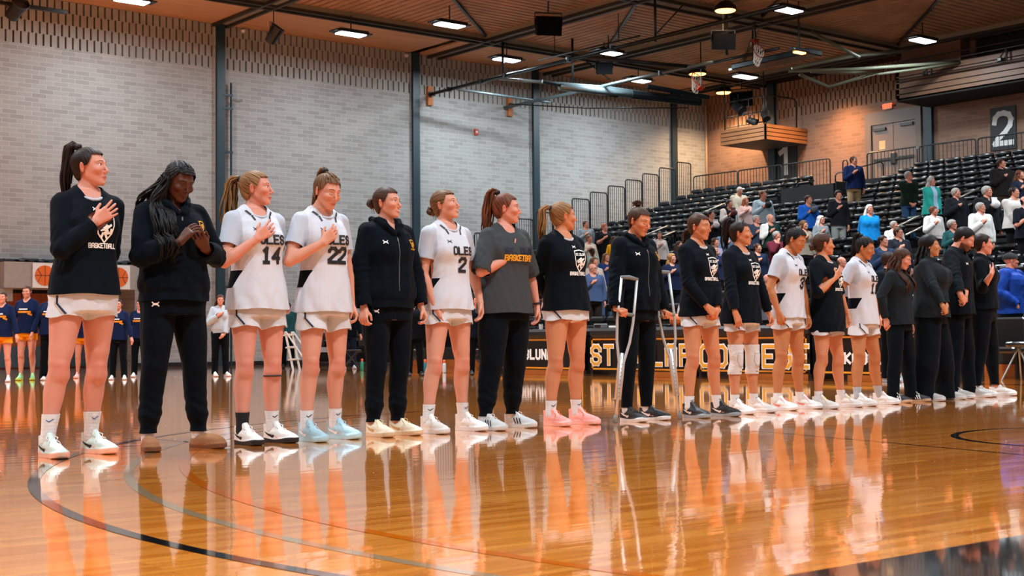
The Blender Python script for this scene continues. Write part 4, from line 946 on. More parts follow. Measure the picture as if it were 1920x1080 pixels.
# ------------------------------------------------------------------ shoes
SHOES = {}
def shoe_mesh(kind):
    if kind in SHOES: return SHOES[kind]
    hs = .0045 if kind != 'coarse' else .009
    F = Fld(axis([(-.08, .08, hs)]), axis([(-.24, .10, hs)]), axis([(-.01, .16, hs)])); X, Y, Z = F.grid((slice(None),) * 3)
    a, b = (0, .030), (0, -.165); t = np.clip(((Y - a[1]) * (b[1] - a[1])) / ((b[1] - a[1]) ** 2), 0, 1); ra, rb = (.034, .047)
    bend = .006 * np.sin(np.clip((.03 - Y) / .24, 0, 1) * 3.1); d2 = np.sqrt((X - bend) ** 2 + (Y - a[1] - t * (b[1] - a[1])) ** 2) - (ra + (rb - ra) * t)
    th = .026 if kind != 'slipper' else .02; rise = .012 * np.clip((-.13 - Y) / .08, 0, 1)
    d = np.maximum(d2, np.abs(Z - th / 2 - rise) - th / 2); F.put((slice(None),) * 3, (d - .002).astype(np.float32) * np.ones_like(X), 0)
    if kind == 'slipper':
        F.chain([((0, .02, .035), .038), ((0, -.04, .045), .044), ((0, -.125, .040), .047), ((.0, -.170, .034), .040)], k=.02)
    else:
        F.chain([((0, .028, .050), .033), ((0, -.03, .060), .037), ((.004, -.11, .042), .040), ((.004, -.178, .032), .031)], k=.02)
        hi = .105 if kind != 'low' else .085
        F.cap((0, .022, .05), (0, .030, hi), .037, .036, .015); F.cap((0, -.06, .075), (0, -.028, hi + .018), .026, .022, .012)
    V, T = nets(F); V = smoothv(V, T, 2, .4)
    z_top = (.095 if kind == 'slipper' else .118 if kind != 'low' else .098)
    V, T = clip(V, T, lambda v: v[:, 2] - z_top - np.clip((-v[:, 1] - .01) * .6, 0, .03)); mi = np.zeros(len(T), int)
    V, T, mi = clipm(V, T, mi, lambda v: v[:, 2] - th - .012 * np.clip((-.12 - v[:, 1]) / .08, 0, 1) - .004 * np.sin(v[:, 1] * 30), 1)
    bot = mi == 1
    up = compact(V, T[~bot]); so = compact(V, T[bot])
    bv = BVHTree.FromPolygons([Vector(v) for v in V], [tuple(map(int, q)) for q in T])
    SHOES[kind] = dict(up=up, so=so, bvh=bv); return SHOES[kind]
def me_of(name, V, T, m):
    o = mkobj(name, V, T, m); me = o.data; bpy.data.objects.remove(o); return me
SHCACHE = {}
def footwear(P, detail):
    sp = P['shoe']; J, root = P['_J'], P['_root']; kind = sp.get('kind', 'sneaker') if detail else 'coarse'
    for sd, key in ((-1, 'R'), (1, 'L')):
        l = J['l' + key]; A = l['A']; o = empty('shoe', (A[0], A[1] - .005, 0), math.radians(l['yaw'])); o.name = 'slipper' if kind == 'slipper' else 'shoe'; o.parent = root
        ck = (kind, sp['up'].name, sp['sole'].name, str(sp.get('lace')), str(sp.get('swoosh')), sp.get('stripes'))
        if ck not in SHCACHE:
            g = shoe_mesh(kind); L_ = [('upper', me_of('upper', *g['up'], sp['up'])), ('sole', me_of('sole', *g['so'], sp['sole']))]
            if kind not in ('slipper', 'coarse') and detail:
                mb = MB()
                for q in range(6):
                    y = -.050 - q * .016; z = .098 - q * .0085; mb.tube([(-.026, y, z - .022), (-.014, y - .004, z - .004), (0, y - .007, z + .002), (.014, y - .004, z - .004), (.026, y, z - .022)], .0028, 5)
                for s2 in (-1, 1): mb.tube([(0, -.05, .102), (s2 * .02, -.048, .118), (s2 * .034, -.06, .108), (s2 * .022, -.07, .094), (0, -.055, .100)], .0026, 5); mb.tube([(0, -.05, .102), (s2 * .03, -.085, .088), (s2 * .038, -.095, .07)], .0024, 5)
                x = mb.build('laces', sp['lace'], None, smooth=True); L_.append(('laces', x.data)); bpy.data.objects.remove(x)
            if sp.get('swoosh') and detail:
                mb = MB()
                sw = [(-.085, .034, .002), (-.05, .036, .006), (-.015, .046, .010), (.018, .064, .006), (.034, .076, .0012)]
                if sp.get('stripes'): groups = [[(-.075 + q * .024, .030, .005), (-.055 + q * .024, .075, .005)] for q in range(3)]
                else: groups = [[(-.012, .038, .0015), (-.020, .046, .006), (-.005, .040, .009), (.03, .052, .006), (.062, .070, .001)]]
                for s2 in (-1, 1):
                    for gq in groups:
                        gq = [(y - .03, z, w_) for y, z, w_ in gq]
                        pts = []
                        for i in range(len(gq) - 1):
                            for u in range(4):
                                f = u / 4; pts.append([gq[i][c] * (1 - f) + gq[i+1][c] * f for c in range(3)])
                        pts.append(list(gq[-1])); vs = []
                        for i, (y, z, w_) in enumerate(pts):
                            q2 = pts[min(i+1, len(pts)-1)]; q1 = pts[max(i-1, 0)]; ty, tz = q2[0]-q1[0], q2[1]-q1[1]; ln = math.hypot(ty, tz) + 1e-9; ny, nz = -tz/ln, ty/ln
                            for e in (-1, 0, 1):
                                yy, zz = y + ny * w_ * e, z + nz * w_ * e; hit = g['bvh'].ray_cast(Vector((s2 * .12, yy, zz)), Vector((-s2, 0, 0)))
                                xx = hit[0].x if hit[0] is not None else s2 * .04; vs.append((xx + s2 * .0018, yy, zz))
                        fs = [(3*i+e, 3*i+3+e, 3*i+4+e, 3*i+1+e) for i in range(len(pts)-1) for e in (0, 1)]; mb.add(vs, fs)
                x = mb.build('side_mark', sp['swoosh']); L_.append(('side_mark', x.data)); bpy.data.objects.remove(x)
            SHCACHE[ck] = L_
        for nm, me in SHCACHE[ck]: c = bpy.data.objects.new(nm, me); COL.objects.link(c); c.parent = o
        sk = sp.get('sock')
        if sk and detail:
            col = sk if not isinstance(sk, dict) else sk[key]; shz = sp.get('sockz', .20); shz = shz if not isinstance(shz, dict) else shz[key]; K = l['K']; kd = A - K; F = Fld(axis([(A[0] - .12, A[0] + .12, .006)]), axis([(A[1] - .12, A[1] + .12, .006)]), axis([(.03, shz + .05, .006)])); lw = P.get('lw', 1)
            F.chain([(K + kd * .62 + (0, .008, 0), .042 * lw + .006), (K + kd * .88, .0335 + .0065), (A, .0335 + .0065), (A + (0, .008, -.04), .035)], k=.01)
            V, T = nets(F); V = V + vnorm(V, T) * (np.sin(V[:, 2] * 330) * .0006 + fbm(V, 50, 3) * .0008)[:, None]; V, T = clip(V, T, lambda v: v[:, 2] - shz)
            so = mkobj('sock', V, T, col, root); sm = so.modifiers.new('t', 'SOLIDIFY'); sm.thickness = .003; sm.offset = -1
            if sp.get('sockmark'):
                mb = MB(); bv = BVHTree.FromPolygons([Vector(v) for v in V], [tuple(map(int, q)) for q in T]); fr = decal_frame((A[0], A[1], shz - .035), (0, -1, 0))
                project(mb, [[(-.016, .002), (-.006, -.005), (.018, .008)]], .005, fr, bv, .002); mb.build('sock_mark', sp['sockmark'], so)
# ------------------------------------------------------------------ lettering and marks
GL = {'A': [[(0,0),(0,5),(1,6),(3,6),(4,5),(4,0)],[(0,2.6),(4,2.6)]], 'B': [[(0,0),(0,6),(3,6),(4,5),(4,4),(3,3.1),(4,2),(4,1),(3,0),(0,0)],[(0,3.1),(3,3.1)]], 'C': [[(4,4.3),(4,5),(3,6),(1,6),(0,5),(0,1),(1,0),(3,0),(4,1),(4,1.7)]],
 'D': [[(0,0),(0,6),(3,6),(4,5),(4,1),(3,0),(0,0)]], 'E': [[(4,0),(0,0),(0,6),(4,6)],[(0,3),(3,3)]], 'F': [[(0,0),(0,6),(4,6)],[(0,3),(3,3)]], 'G': [[(4,4.4),(4,5),(3,6),(1,6),(0,5),(0,1),(1,0),(3,0),(4,1),(4,2.8),(2.4,2.8)]],
 'I': [[(2,0),(2,6)]], 'K': [[(0,0),(0,6)],[(4,6),(.4,3),(4,0)]], 'L': [[(0,6),(0,0),(4,0)]], 'N': [[(0,0),(0,6),(4,0),(4,6)]], 'O': [[(1,0),(3,0),(4,1),(4,5),(3,6),(1,6),(0,5),(0,1),(1,0)]], 'S': [[(4,4.6),(4,5),(3,6),(1,6),(0,5),(0,4),(1,3.1),(3,2.9),(4,2),(4,1),(3,0),(1,0),(0,1),(0,1.4)]],
 'T': [[(2,0),(2,6)],[(0,6),(4,6)]], 'U': [[(0,6),(0,1),(1,0),(3,0),(4,1),(4,6)]], 'X': [[(0,0),(4,6)],[(0,6),(4,0)]], '.': [[(1.6,0),(2.4,0)]], ' ': [],
 '1': [[(2,0),(2,6),(.8,4.9)],[(.8,0),(3.2,0)]], '2': [[(0,4.6),(0,5),(1,6),(3,6),(4,5),(4,4),(0,.9),(0,0),(4,0)]], '3': [[(0,4.8),(0,5.2),(1,6),(3,6),(4,5),(4,4),(3,3.1),(4,2),(4,1),(3,0),(1,0),(0,1),(0,1.4)],[(1.5,3.1),(3,3.1)]], '4': [[(3,0),(3,6),(0,2),(4,2)]]}
def text_lines(s, h, adv=5.6, narrow=1.0):
    k = h / 6; out = []; x = 0
    for c in s:
        a = adv if c not in 'I.' else adv * (.6 if c == '.' else .75)
        for pl in GL[c]: out.append([(((px if c not in 'I.' else px - (.9 if c == '.' else .4)) * narrow + x) * k, py * k) for px, py in pl])
        x += a * narrow
    w_ = (x - adv * narrow + 4 * narrow) * k
    return [[(px - w_ / 2, py - h / 2) for px, py in pl] for pl in out]
def decal_frame(c, d, up=(0, 0, 1)):
    """origin, right, up, ray direction; d = outward direction of the surface"""
    d = unit(d); up = np.array(up, float); u = unit(up - d * (up @ d)); r = np.cross(u, d); return np.array(c, float), r, u, d
def project(mb, lines, wd, fr, bvh, off, step=.008, flat=False, mi=0):
    c, r, u, d = fr; q0 = 0
    for pl in lines:
        pts = []
        if flat:
            for (x, y) in pl[1:-1]:
                q0 += 1; mb.add([c + r * (x + wd * .5 * math.cos(t)) + u * (y + wd * .5 * math.sin(t)) + d * (off + q0 * .0006) for t in [math.pi * k / 8 for k in range(16)]], [tuple(range(16))], mi)
        for (a, b) in zip(pl, pl[1:]):
            q0 += 1; off_ = off + q0 * (.0006 if flat else .00012); L = math.hypot(b[0]-a[0], b[1]-a[1]); n = max(1, int(L / step)) if not flat else 1; ex = wd * .5 / max(L, 1e-6) * .8
            t0, t1 = (-ex, 1 + ex); tx, ty = (b[0]-a[0]) / max(L, 1e-6), (b[1]-a[1]) / max(L, 1e-6); vs = []
            for i in range(n + 1):
                t = t0 + (t1 - t0) * i / n; x, y = a[0] + (b[0]-a[0]) * t, a[1] + (b[1]-a[1]) * t
                for e in (-.5, 0, .5) if wd > .012 else (-.5, .5):
                    X, Y = x - ty * wd * e, y + tx * wd * e; o = c + r * X + u * Y
                    if flat: vs.append(o + d * off_)
                    else:
                        hit = bvh.ray_cast(Vector(o + d * .3), Vector(-d), .6); vs.append(np.array(hit[0]) + d * off_ if hit[0] is not None else None)
            w_ = 3 if wd > .012 else 2; good = [(i * w_ + e, (i+1) * w_ + e, (i+1) * w_ + e + 1, i * w_ + e + 1) for i in range(n) for e in range(w_ - 1)]
            good = [f for f in good if all(vs[q] is not None for q in f)]
            used = sorted({q for f in good for q in f}); mp = {q: i for i, q in enumerate(used)}
            if used: mb.add([vs[q] for q in used], [tuple(mp[q] for q in f) for f in good], mi)
UA = [[(-1.25, .75), (-.75, .18), (.75, .18), (1.25, .75)], [(-1.25, -.75), (-.75, -.18), (.75, -.18), (1.25, -.75)]]
SHIELD = [[(-1, 1.15), (0, 1.3), (1, 1.15), (1, .2), (.75, -.55), (0, -1.35), (-.75, -.55), (-1, .2), (-1, 1.15)]]
LION = [[(-.25, .25), (.05, .45), (.3, .25), (.1, .05), (.25, -.2), (.05, -.45), (.2, -.75)], [(.1, .05), (-.35, -.05), (-.45, .15)], [(.25, -.2), (-.2, -.35), (-.3, -.65)], [(.3, .25), (.5, .4)], [(.15, -.35), (.5, -.3), (.55, 0)], [(-.1, .15), (.1, .3)], [(0, -.05), (.15, -.3)]]
def sc_lines(L, s, dx=0, dy=0): return [[(x * s + dx, y * s + dy) for x, y in pl] for pl in L]
M_lw = mat('print white', '#e8e6e0', .6); M_lk = mat('print black', '#0c0e14', .6); M_lg = mat('print gold', '#d99a22', .6)
M_navy = mat('print navy', '#0d1430', .6)
def marks(P, items):
    """items: (lines, stroke, material, name, x, z) placed on the chest in the person's frame"""
    o, bv = P['_top'], P['_topbvh']; cx, cy = [float(q) for q in P['_sh'](1.3)]
    for lines, wd, m, nm, x, z, *rest in items:
        mb = MB(); a = x * 2.2; d = (math.sin(a), -math.cos(a), 0); d = (x * 1.5, -1, 0) if not rest else rest[0]
        fr = decal_frame((cx + x, cy, z), d); project(mb, lines, wd, fr, bv, .0025)
        if mb.v: mb.build(nm, m, o)

def drape_hair(P, n, r0, side, zend, x0=.055, spread=.05, bead=False, wave=.006, back=False):
    """locks that start at the side of the head and lie over the chest or back of the garment"""
    RH, hc, bv = P['_RH'], P['_hc'], P['_topbvh']; R = random.Random(P.get('seed', 1) + 50); mb = MB(); sy = 1 if back else -1
    for j in range(n):
        st = RH @ np.array((side * R.uniform(.070, .088), R.uniform(-.01, .07), R.uniform(-.01, .03))) + hc; tx = side * (x0 + spread * R.uniform(-1, 1)); m = 20; pts = []; ph = R.uniform(0, 6.28); ze = zend + R.uniform(-.03, .08)
        for i in range(m):
            u = i / (m - 1); z = st[2] + (ze - st[2]) * u; k = min(1, u * 2.6); k = k * k * (3 - 2 * k); x = st[0] + (tx * 1.15 - st[0]) * k + wave * math.sin(u * 18 + ph); y = st[1] + (sy * .05 - st[1]) * k
            if z < 1.50:
                hit = bv.ray_cast(Vector((x, sy * .6, z)), Vector((0, -sy, 0)), 1.0)
                if hit[0] is not None: f = min(1, (1.50 - z) / .10); yh = hit[0].y + sy * (.010 + .012 * R.random()); y = y * (1 - f) + (min(y, yh) if sy < 0 else max(y, yh)) * f
            pts.append((x, y + wave * .5 * math.cos(u * 15 + ph), z))
        mb.tube(pts, [r0 * (.7 + .3 * min(1, 4 * i / (m-1))) * (1 - .75 * (i / (m - 1)) ** 4) * ((1 + .22 * (i % 2)) if bead else 1) for i in range(m)], 6)
    o = mb.build('long_hair', hairm(P['hair'][1]), P['_root'], smooth=True); return o
# ================================================================== THE LINE OF PLAYERS AND COACHES
K_bl = cloth('black', '#040c14', .8, .3, 9, .15); K_bl2 = cloth('black fleece', '#040c14', .9, .5, 14, .25); K_pant = cloth('black knit trousers', '#04090f', .85, .4, 11, .15)
K_wh = cloth('white mesh', '#c6cad2', .75, .3, 10, .1); K_whs = cloth('pale undershirt', '#b2b8c2', .7, .25, 14, .1); K_whsh = cloth('white shorts', '#c8c8ca', .75, .3, 12, .1)
K_gr = cloth('heather grey', '#3c3f41', .9, .3, 10, .2); K_char = cloth('charcoal', '#1b2125', .85, .35, 9, .2); K_cuff = cloth('rib', '#08080a', .95, .6, 60, .1)
K_sock = mat('sock white', '#d4d3d2', .9, bump=.2, bscale=260); K_sockb = mat('sock black', '#0c0c0e', .9); K_sockg = mat('sock grey', '#a4a6a8', .9, bump=.5, bscale=120)
def ssole(n, c): return mat('sole ' + n, c, .6)
def sup(n, c): return mat('shoe ' + n, c, .55, bump=.3, bscale=40)
L_w = mat('lace white', '#dedcd8', .8); L_k = mat('lace black', '#101012', .8); L_o = mat('lace orange', '#ef7a1c', .7); L_y = mat('lace yellow', '#e3dc50', .7); L_p = mat('lace pink', '#ee7f97', .7); L_b = mat('lace pale blue', '#9fc4d2', .8); L_t = mat('lace tan', '#d8c48c', .8)
MF = []
def member(label, hipx, feet, headtop, H=None, **kw):
    (rx, ry), (lx, ly) = feet; g = gz(hipx, (ry + ly) / 2 - .5); dep = depth(g); rz = math.radians(kw.get('rzd', 0))
    fy = (ry + ly) / 2; Hc = (fy - headtop) * dep / FPX * kw.get('hk', 1.0); H = H or Hc; s = H / 1.75
    cr, sr = math.cos(rz), math.sin(rz)
    def loc(p): q = p - g; return (cr * q[0] + sr * q[1], -sr * q[0] + cr * q[1])
    fr, fl = loc(gz(rx, ry)), loc(gz(lx, ly))
    zz = lambda py: (fy - py) * dep / FPX / s
    P = dict(loc=(float(g[0]), float(g[1]), 0), rz=rz, H=H, label=label, feet={'R': fr, 'L': fl}, h=max(.0052, min(.0075, dep * .00056)), group='players and coaches standing in line')
    if 'shx' in kw: P['lean'] = ((kw['shx'] - hipx) * dep / FPX / .78 / s, kw.get('leany', 0))
    for k in ('skin', 'hair', 'head', 'armR', 'armL', 'bw', 'lw', 'male', 'eyes', 'smile', 'bust', 'hairlen', 'wave', 'fat', 'seed', 'beard', 'shoe', 'top', 'bottom', 'gaze', 'extra', 'hairfwd', 'footyaw', 'lip', 'ponyside', 'aw', 'brow'):
        if k in kw: P[k] = kw[k]
    P['top'] = dict(P['top']); P['bottom'] = dict(P['bottom'])
    if 'hempx' in kw: P['top']['hem'] = zz(kw['hempx'])
    if 'shortpx' in kw: P['bottom']['hem'] = zz(kw['shortpx']) - .005
    r = person('person', P); MF.append((P, g, dep, s)); return P
def jersey(num, P, first='OLES'):
    it = [(text_lines('OLES', .052, narrow=.95), .013, M_lk, 'jersey_text', .035, 1.285), (text_lines(num, .088, narrow=.92), .023, M_lk, 'jersey_number', .035, 1.185), (sc_lines(UA, .012), .005, M_lk, 'brand_mark', -.055, 1.35)]
    marks(P, it)
    cx, cy = [float(q) for q in P['_sh'](1.4)]
    for sd in (-1, 1):
        mb = MB(); project(mb, [[(0, 0), (-sd * .018, -.030)], [(-sd * .026, -.042), (-sd * .034, -.075)]], .013, decal_frame((cx + sd * .088, cy, 1.448), (0, -1, .45)), P['_topbvh'], .0025)
        if mb.v: mb.build('collar_stripe', M_lk, P['_top'])
def side_panel(P): return lambda v: np.maximum(np.maximum(v[:, 0] + .125 + .0 * v[:, 1], np.abs(v[:, 2] - 1.035) - .055), -v[:, 1] - .055 - (v[:, 2] - 1.03) * .5)
def sleeves(P): cx = float(P['_sh'](1.4)[0]); return lambda v: -(np.abs(v[:, 0] - cx) - .128 - (1.44 - v[:, 2]) * .10)
JER = dict(kind='long', name='jersey', sleeve='short', neck='crew', mat=K_wh, undertee=K_whs, paint=[(side_panel, K_bl), (sleeves, K_whs)])
LNG = dict(kind='long', name='long_sleeve_shirt', mat=K_bl, neck='crew')
def LNGT(): d = dict(LNG); d['undertee'] = K_whs; return d
SHO = dict(kind='shorts', mat=K_whsh); JOG = dict(kind='jogger', mat=K_pant)
HOOD = dict(kind='hoodie', mat=K_bl2, neck='zip', zipz=1.375, loose=.004)
def warm(P, word=True):
    it = [(sc_lines(UA, .011), .0055, M_lw, 'brand_mark', .0, 1.375), ([[(x * .84, y) for x, y in l_] for l_ in sc_lines(SHIELD, .062)], .0075, M_lw, 'shield_outline', .035, 1.27), (text_lines('ST.OLAF', .018, narrow=.76), .0042, M_lw, 'shield_text', .035, 1.315), (sc_lines(LION, .062, 0, -.012), .0125, M_lw, 'lion_emblem', .035, 1.27), (text_lines('BASKETBALL', .024, narrow=.74), .0055, M_lw, 'shirt_text', .03, 1.168)]
    marks(P, it)
def gold_crest(P, x=.105, z=1.33, s=.022):
    marks(P, [(sc_lines(SHIELD, s), .006, M_lg, 'crest', x, z), (sc_lines(LION, s), .007, M_lg, 'crest_lion', x, z), (text_lines('ST.OLAF', .008), .003, M_lg, 'crest_text', x, z - s * 1.75), (sc_lines(UA, .013), .0065, M_lw, 'brand_mark', -.085, 1.335)])
def zipper(P, z0, z1, pull=True):
    cx = float(P['_sh'](1.3)[0]); mb = MB(); project(mb, [[(0, z0 - z1), (0, 0)]], .004, decal_frame((cx, float(P['_sh'](1.3)[1]), z1), (0, -1, 0)), P['_topbvh'], .0022); mb.build('zipper', M_grey, P['_top'])
    hit = P['_topbvh'].ray_cast(Vector((cx, -.5, z1 - .01)), Vector((0, 1, 0)))
    if hit[0] is not None: m2 = MB(); m2.rbox(cx - .005, cx + .005, hit[0].y - .008, hit[0].y - .002, z1 - .03, z1 - .008, .002); m2.build('zip_pull', M_grey, P['_top'])
def shorts_mark(P):
    z = P['bottom']['hem']; mb = MB(); bv = P['_botbvh']
    project(mb, [[(-.01, .115), (-.01, .075), (.045, .015)]], .012, decal_frame((-.125, 0, z), (-.55, -.8, 0)), bv, .0025)
    project(mb, [[(0, .10), (.01, .05)]], .014, decal_frame((.16, 0, z), (.9, -.4, 0)), bv, .0025)
    if mb.v: mb.build('shorts_stripe', M_navy, P['_bot'])
    m2 = MB(); project(m2, [[(-.024, .085), (-.022, .068), (.022, .018)]], .004, decal_frame((-.125, 0, z), (-.55, -.8, 0)), bv, .0025)
    if m2.v: m2.build('shorts_piping', mat('piping gold', '#c9955a', .6), P['_bot'])
def pants_mark(P):
    m2 = MB(); project(m2, sc_lines(UA, .015), .007, decal_frame((-.11, 0, .86), (-.45, -.9, 0)), P['_botbvh'], .0025)
    if m2.v: m2.build('brand_mark', M_lw, P['_bot'])
    mb = MB(); bv = P['_botbvh']; project(mb, [[(0, .42), (0, 0)]], .0016, decal_frame((-.16, 0, .45), (-.9, -.45, 0)), bv, .002); 
    if mb.v: mb.build('side_seam', mat('seam grey', '#3c4044', .8), P['_bot'])
def braid_rows(P, n=4):
    RH, hc = P['_RH'], P['_hc']; mb = MB()
    for i in range(n):
        x = -.045 + .09 * i / (n - 1); pts = []
        for k in range(14):
            t = k / 13; y = -.040 + .115 * t; z = .032 + .088 * math.sqrt(max(1 - ((y - .014) / .099) ** 2 - (x / .081) ** 2, 0)); pts.append(Vector(RH @ np.array((x * (1 - .7 * t), y, z + .002)) + hc) + Vector((0, 0, .0015 * (k % 2))))
        mb.tube(pts, [.0055 + .0022 * (k % 2) for k in range(14)], 6)
    mb.build('braids', hairm(P['hair'][1]), P['_root'], smooth=True)
# 1
P = member('tall player with dark high ponytail in black long-sleeve shirt, first in the line', 157, ((88, 857), (170, 849)), 268, shx=163, skin='pink', hair=('highpony', 'dkbrown'), hairlen=.30, head=(40, -3, 0), gaze=(12, 0), wave=.003, fat=1.1,
    armR=('heart', dict(px=(198, 402), fwd=.15)), armL='back', top=LNGT(), bottom=SHO, hempx=553, shortpx=594, lw=1.03, bw=1.02, seed=1,
    shoe=dict(up=sup('mint', '#bccac2'), sole=ssole('peach', '#e3ad93'), lace=L_w, swoosh=M_lk, sock=K_sock, sockz=.235, sockmark=mat('sock emblem blue', '#2a5f95', .7)))
warm(P); shorts_mark(P)
# 2
P = member('player with long black braids in a black hoodie, looking down at open hands', 325, ((277, 844), (372, 839)), 301, hk=1.015, shx=322, skin='brown', hair=('braids', 'black'), hairlen=.42, wave=.004, head=(8, 24, 4), eyes='closed', lip=(.8, .5, .5),
    armR=('pray', dict(px=(352, 437), fwd=.25)), armL=('pray', dict(px=(377, 452), fwd=.20, u=(.5, -.35, .5), n=(.2, .6, .8))), top=dict(HOOD), bottom=JOG, hempx=565, lw=1.05, bw=1.08, seed=2, footyaw={'R': -16, 'L': 18},
    shoe=dict(kind='slipper', up=mat('brown suede', '#8a5a36', .9, bump=.5, bscale=30), sole=ssole('brown', '#6e4428'), lace=L_w, sock=K_sock, sockz=.12))
gold_crest(P); zipper(P, 1.36, 1.385); pants_mark(P); braid_rows(P, 5); drape_hair(P, 34, .0066, -1, 1.12, x0=.105, spread=.055, bead=True, wave=.005); drape_hair(P, 14, .0066, -1, 1.18, x0=.13, spread=.06, bead=True, wave=.005, back=True)
# 3
P = member('player in white jersey number 14 with a long wavy blonde ponytail and hand on heart', 483, ((454, 833), (510, 829)), 314, shx=479, skin='pink', hair=('pony', 'dblonde'), hairlen=.44, wave=.012, fat=1.7, head=(46, -2, 0), gaze=(10, 0), brow='dblonde',
    armR=('heart', dict(px=(497, 436), fwd=.155)), armL='back', top=JER, bottom=SHO, hempx=581, shortpx=613, lw=1.0, bw=1.04, seed=3,
    shoe=dict(up=sup('white', '#d4d2cd'), sole=ssole('black', '#101114'), lace=L_w, swoosh=M_lk, sock={'R': K_sockb, 'L': K_sock}, sockz=.20, sockmark=M_lk))
jersey('14', P); shorts_mark(P)
for zz in (.44,):
    l = P['_J']['lL']; t = MB(); K = l['K']; ring = [K + np.array((.056 * math.cos(a), .056 * math.sin(a), -.065)) for a in [2*math.pi*i/24 for i in range(25)]]; t.tube(ring, .006, 6); t.build('knee_strap', M_lk, P['_root'], smooth=True)
# 4
P = member('player in white jersey number 22 with braided blonde hair, head bowed and hand on chest', 609, ((574, 827), (628, 822)), 317, hk=1.0, shx=604, skin='fair', hair=('highpony', 'ltbrown'), hairlen=.36, wave=.003, head=(8, 18, 2), eyes='closed',
    armR=('heart2', dict(px=(620, 442), fwd=.16)), armL=('hold', dict(px=(666, 590), fwd=.05)), top=JER, bottom=SHO, hempx=586, shortpx=618, lw=.96, bw=.96, seed=4,
    shoe=dict(up=sup('pale blue', '#98b9c4'), sole=ssole('pale blue', '#a9cbd4'), lace=L_b, swoosh=L_w, sock=K_sock, sockz=.195, sockmark=M_lk))
jersey('22', P); shorts_mark(P); braid_rows(P, 4)
# 5
P = member("smiling player in black hoodie and joggers, brown hair in a bun, holding both neighbours' hands", 728, ((700, 818), (745, 815)), 345, shx=727, skin='fair', hair=('bun', 'brown'), head=(24, -2, 0), gaze=(12, 3), smile=True,
    armR=('hold', dict(px=(681, 594), fwd=.06)), armL=('hold', dict(px=(796, 592), fwd=.05)), top=dict(HOOD), bottom=JOG, hempx=578, lw=.98, bw=1.02, seed=5,
    shoe=dict(kind='low', up=sup('cream', '#d9cfb6'), sole=ssole('tan', '#d2b690'), lace=L_t, swoosh=mat('tan mark', '#b9935c', .6), sock=None))
gold_crest(P); zipper(P, 1.0, 1.37); pants_mark(P)
# 6
P = member('player in white jersey number 2 with low blonde bun, looking up smiling', 842, ((802, 812), (868, 807)), 350, shx=840, skin='fair', hair=('lowbun', 'ltbrown'), head=(26, -10, 0), gaze=(12, 5), smile=True,
    armR=('hold', dict(px=(819, 592), fwd=.07, u=(.05, -.2, -1))), armL=('down', dict(px=(902, 585), fwd=.04)), top=JER, bottom=SHO, hempx=581, shortpx=607, lw=.97, bw=.97, seed=6,
    shoe=dict(up=sup('white', '#d4d2cd'), sole=ssole('white', '#d8d8d6'), lace=L_w, sock=K_sock, sockz=.20, sockmark=M_lk))
jersey('2', P); shorts_mark(P)
# 7
P = member('player with long auburn ponytail in grey T-shirt and black joggers, hand on heart', 948, ((910, 806), (960, 801)), 357, shx=950, skin='pink', hair=('highpony', 'auburn'), hairlen=.42, wave=.010, fat=1.35, head=(46, 0, 0), gaze=(10, 0),
    armR=('heart', dict(px=(966, 470), fwd=.135, u=(.60, -.05, .80))), armL=('down', dict(px=(1008, 592), fwd=.03)), top=dict(kind='long', name='t_shirt', sleeve=.78, flare=.014, mat=K_gr, neck='crew', loose=.014), bottom=dict(kind='jogger', mat=K_pant, g=1.1), hempx=588, lw=1.08, bw=1.05, seed=7,
    shoe=dict(kind='low', up=sup('silver', '#b9bbba'), sole=ssole('offwhite', '#c9c9c4'), lace=L_w, swoosh=M_navy, stripes=True, sock=K_sock, sockz=.14))
marks(P, [(text_lines('ST. OLAF', .042, narrow=.95), .011, M_navy, 'shirt_text', .02, 1.30), (text_lines('BASKETBALL', .038, narrow=.8), .010, M_lg, 'shirt_text_gold', .02, 1.245)])
a = P['_J']['L']; t = MB(); ax_ = unit(a['W'] - a['E']); ex = unit(np.cross(ax_, (0, 1, 0))); ey = np.cross(ax_, ex); t.tube([a['W'] - ax_ * .02 + (ex * math.cos(q) + ey * math.sin(q)) * .031 for q in [2*math.pi*i/20 for i in range(21)]], .007, 6); t.build('wristband', M_lk, P['_root'], smooth=True)
a = P['_J']['R']; t = MB(); ax_ = unit(a['W'] - a['E']); ex = unit(np.cross(ax_, (0, 1, 0))); ey = np.cross(ax_, ex); t.tube([a['W'] - ax_ * .02 + (ex * math.cos(q) + ey * math.sin(q)) * .029 for q in [2*math.pi*i/20 for i in range(21)]], .0028, 6); t.build('bracelet', mat('brown cord', '#5c3a22', .8), P['_root'], smooth=True)
# 8
P = member('player with blonde ponytail turned away, black long-sleeve shirt, pink shoes', 1064, ((1032, 798), (1080, 795)), 374, shx=1058, skin='warm', hair=('pony', 'dblonde'), hairlen=.30, wave=.004, fat=1.1, head=(70, -2, 0), gaze=(10, 0), brow='dblonde',
    armR=('back', {}), armL='back', top=LNGT(), bottom=SHO, hempx=583, shortpx=601, lw=1.04, bw=1.04, seed=8,
    shoe=dict(up=sup('pink', '#e8a49c'), sole=ssole('pink', '#eeb4a8'), lace=L_o, sock=K_sock, sockz=.19, sockmark=M_lk))
warm(P); shorts_mark(P)
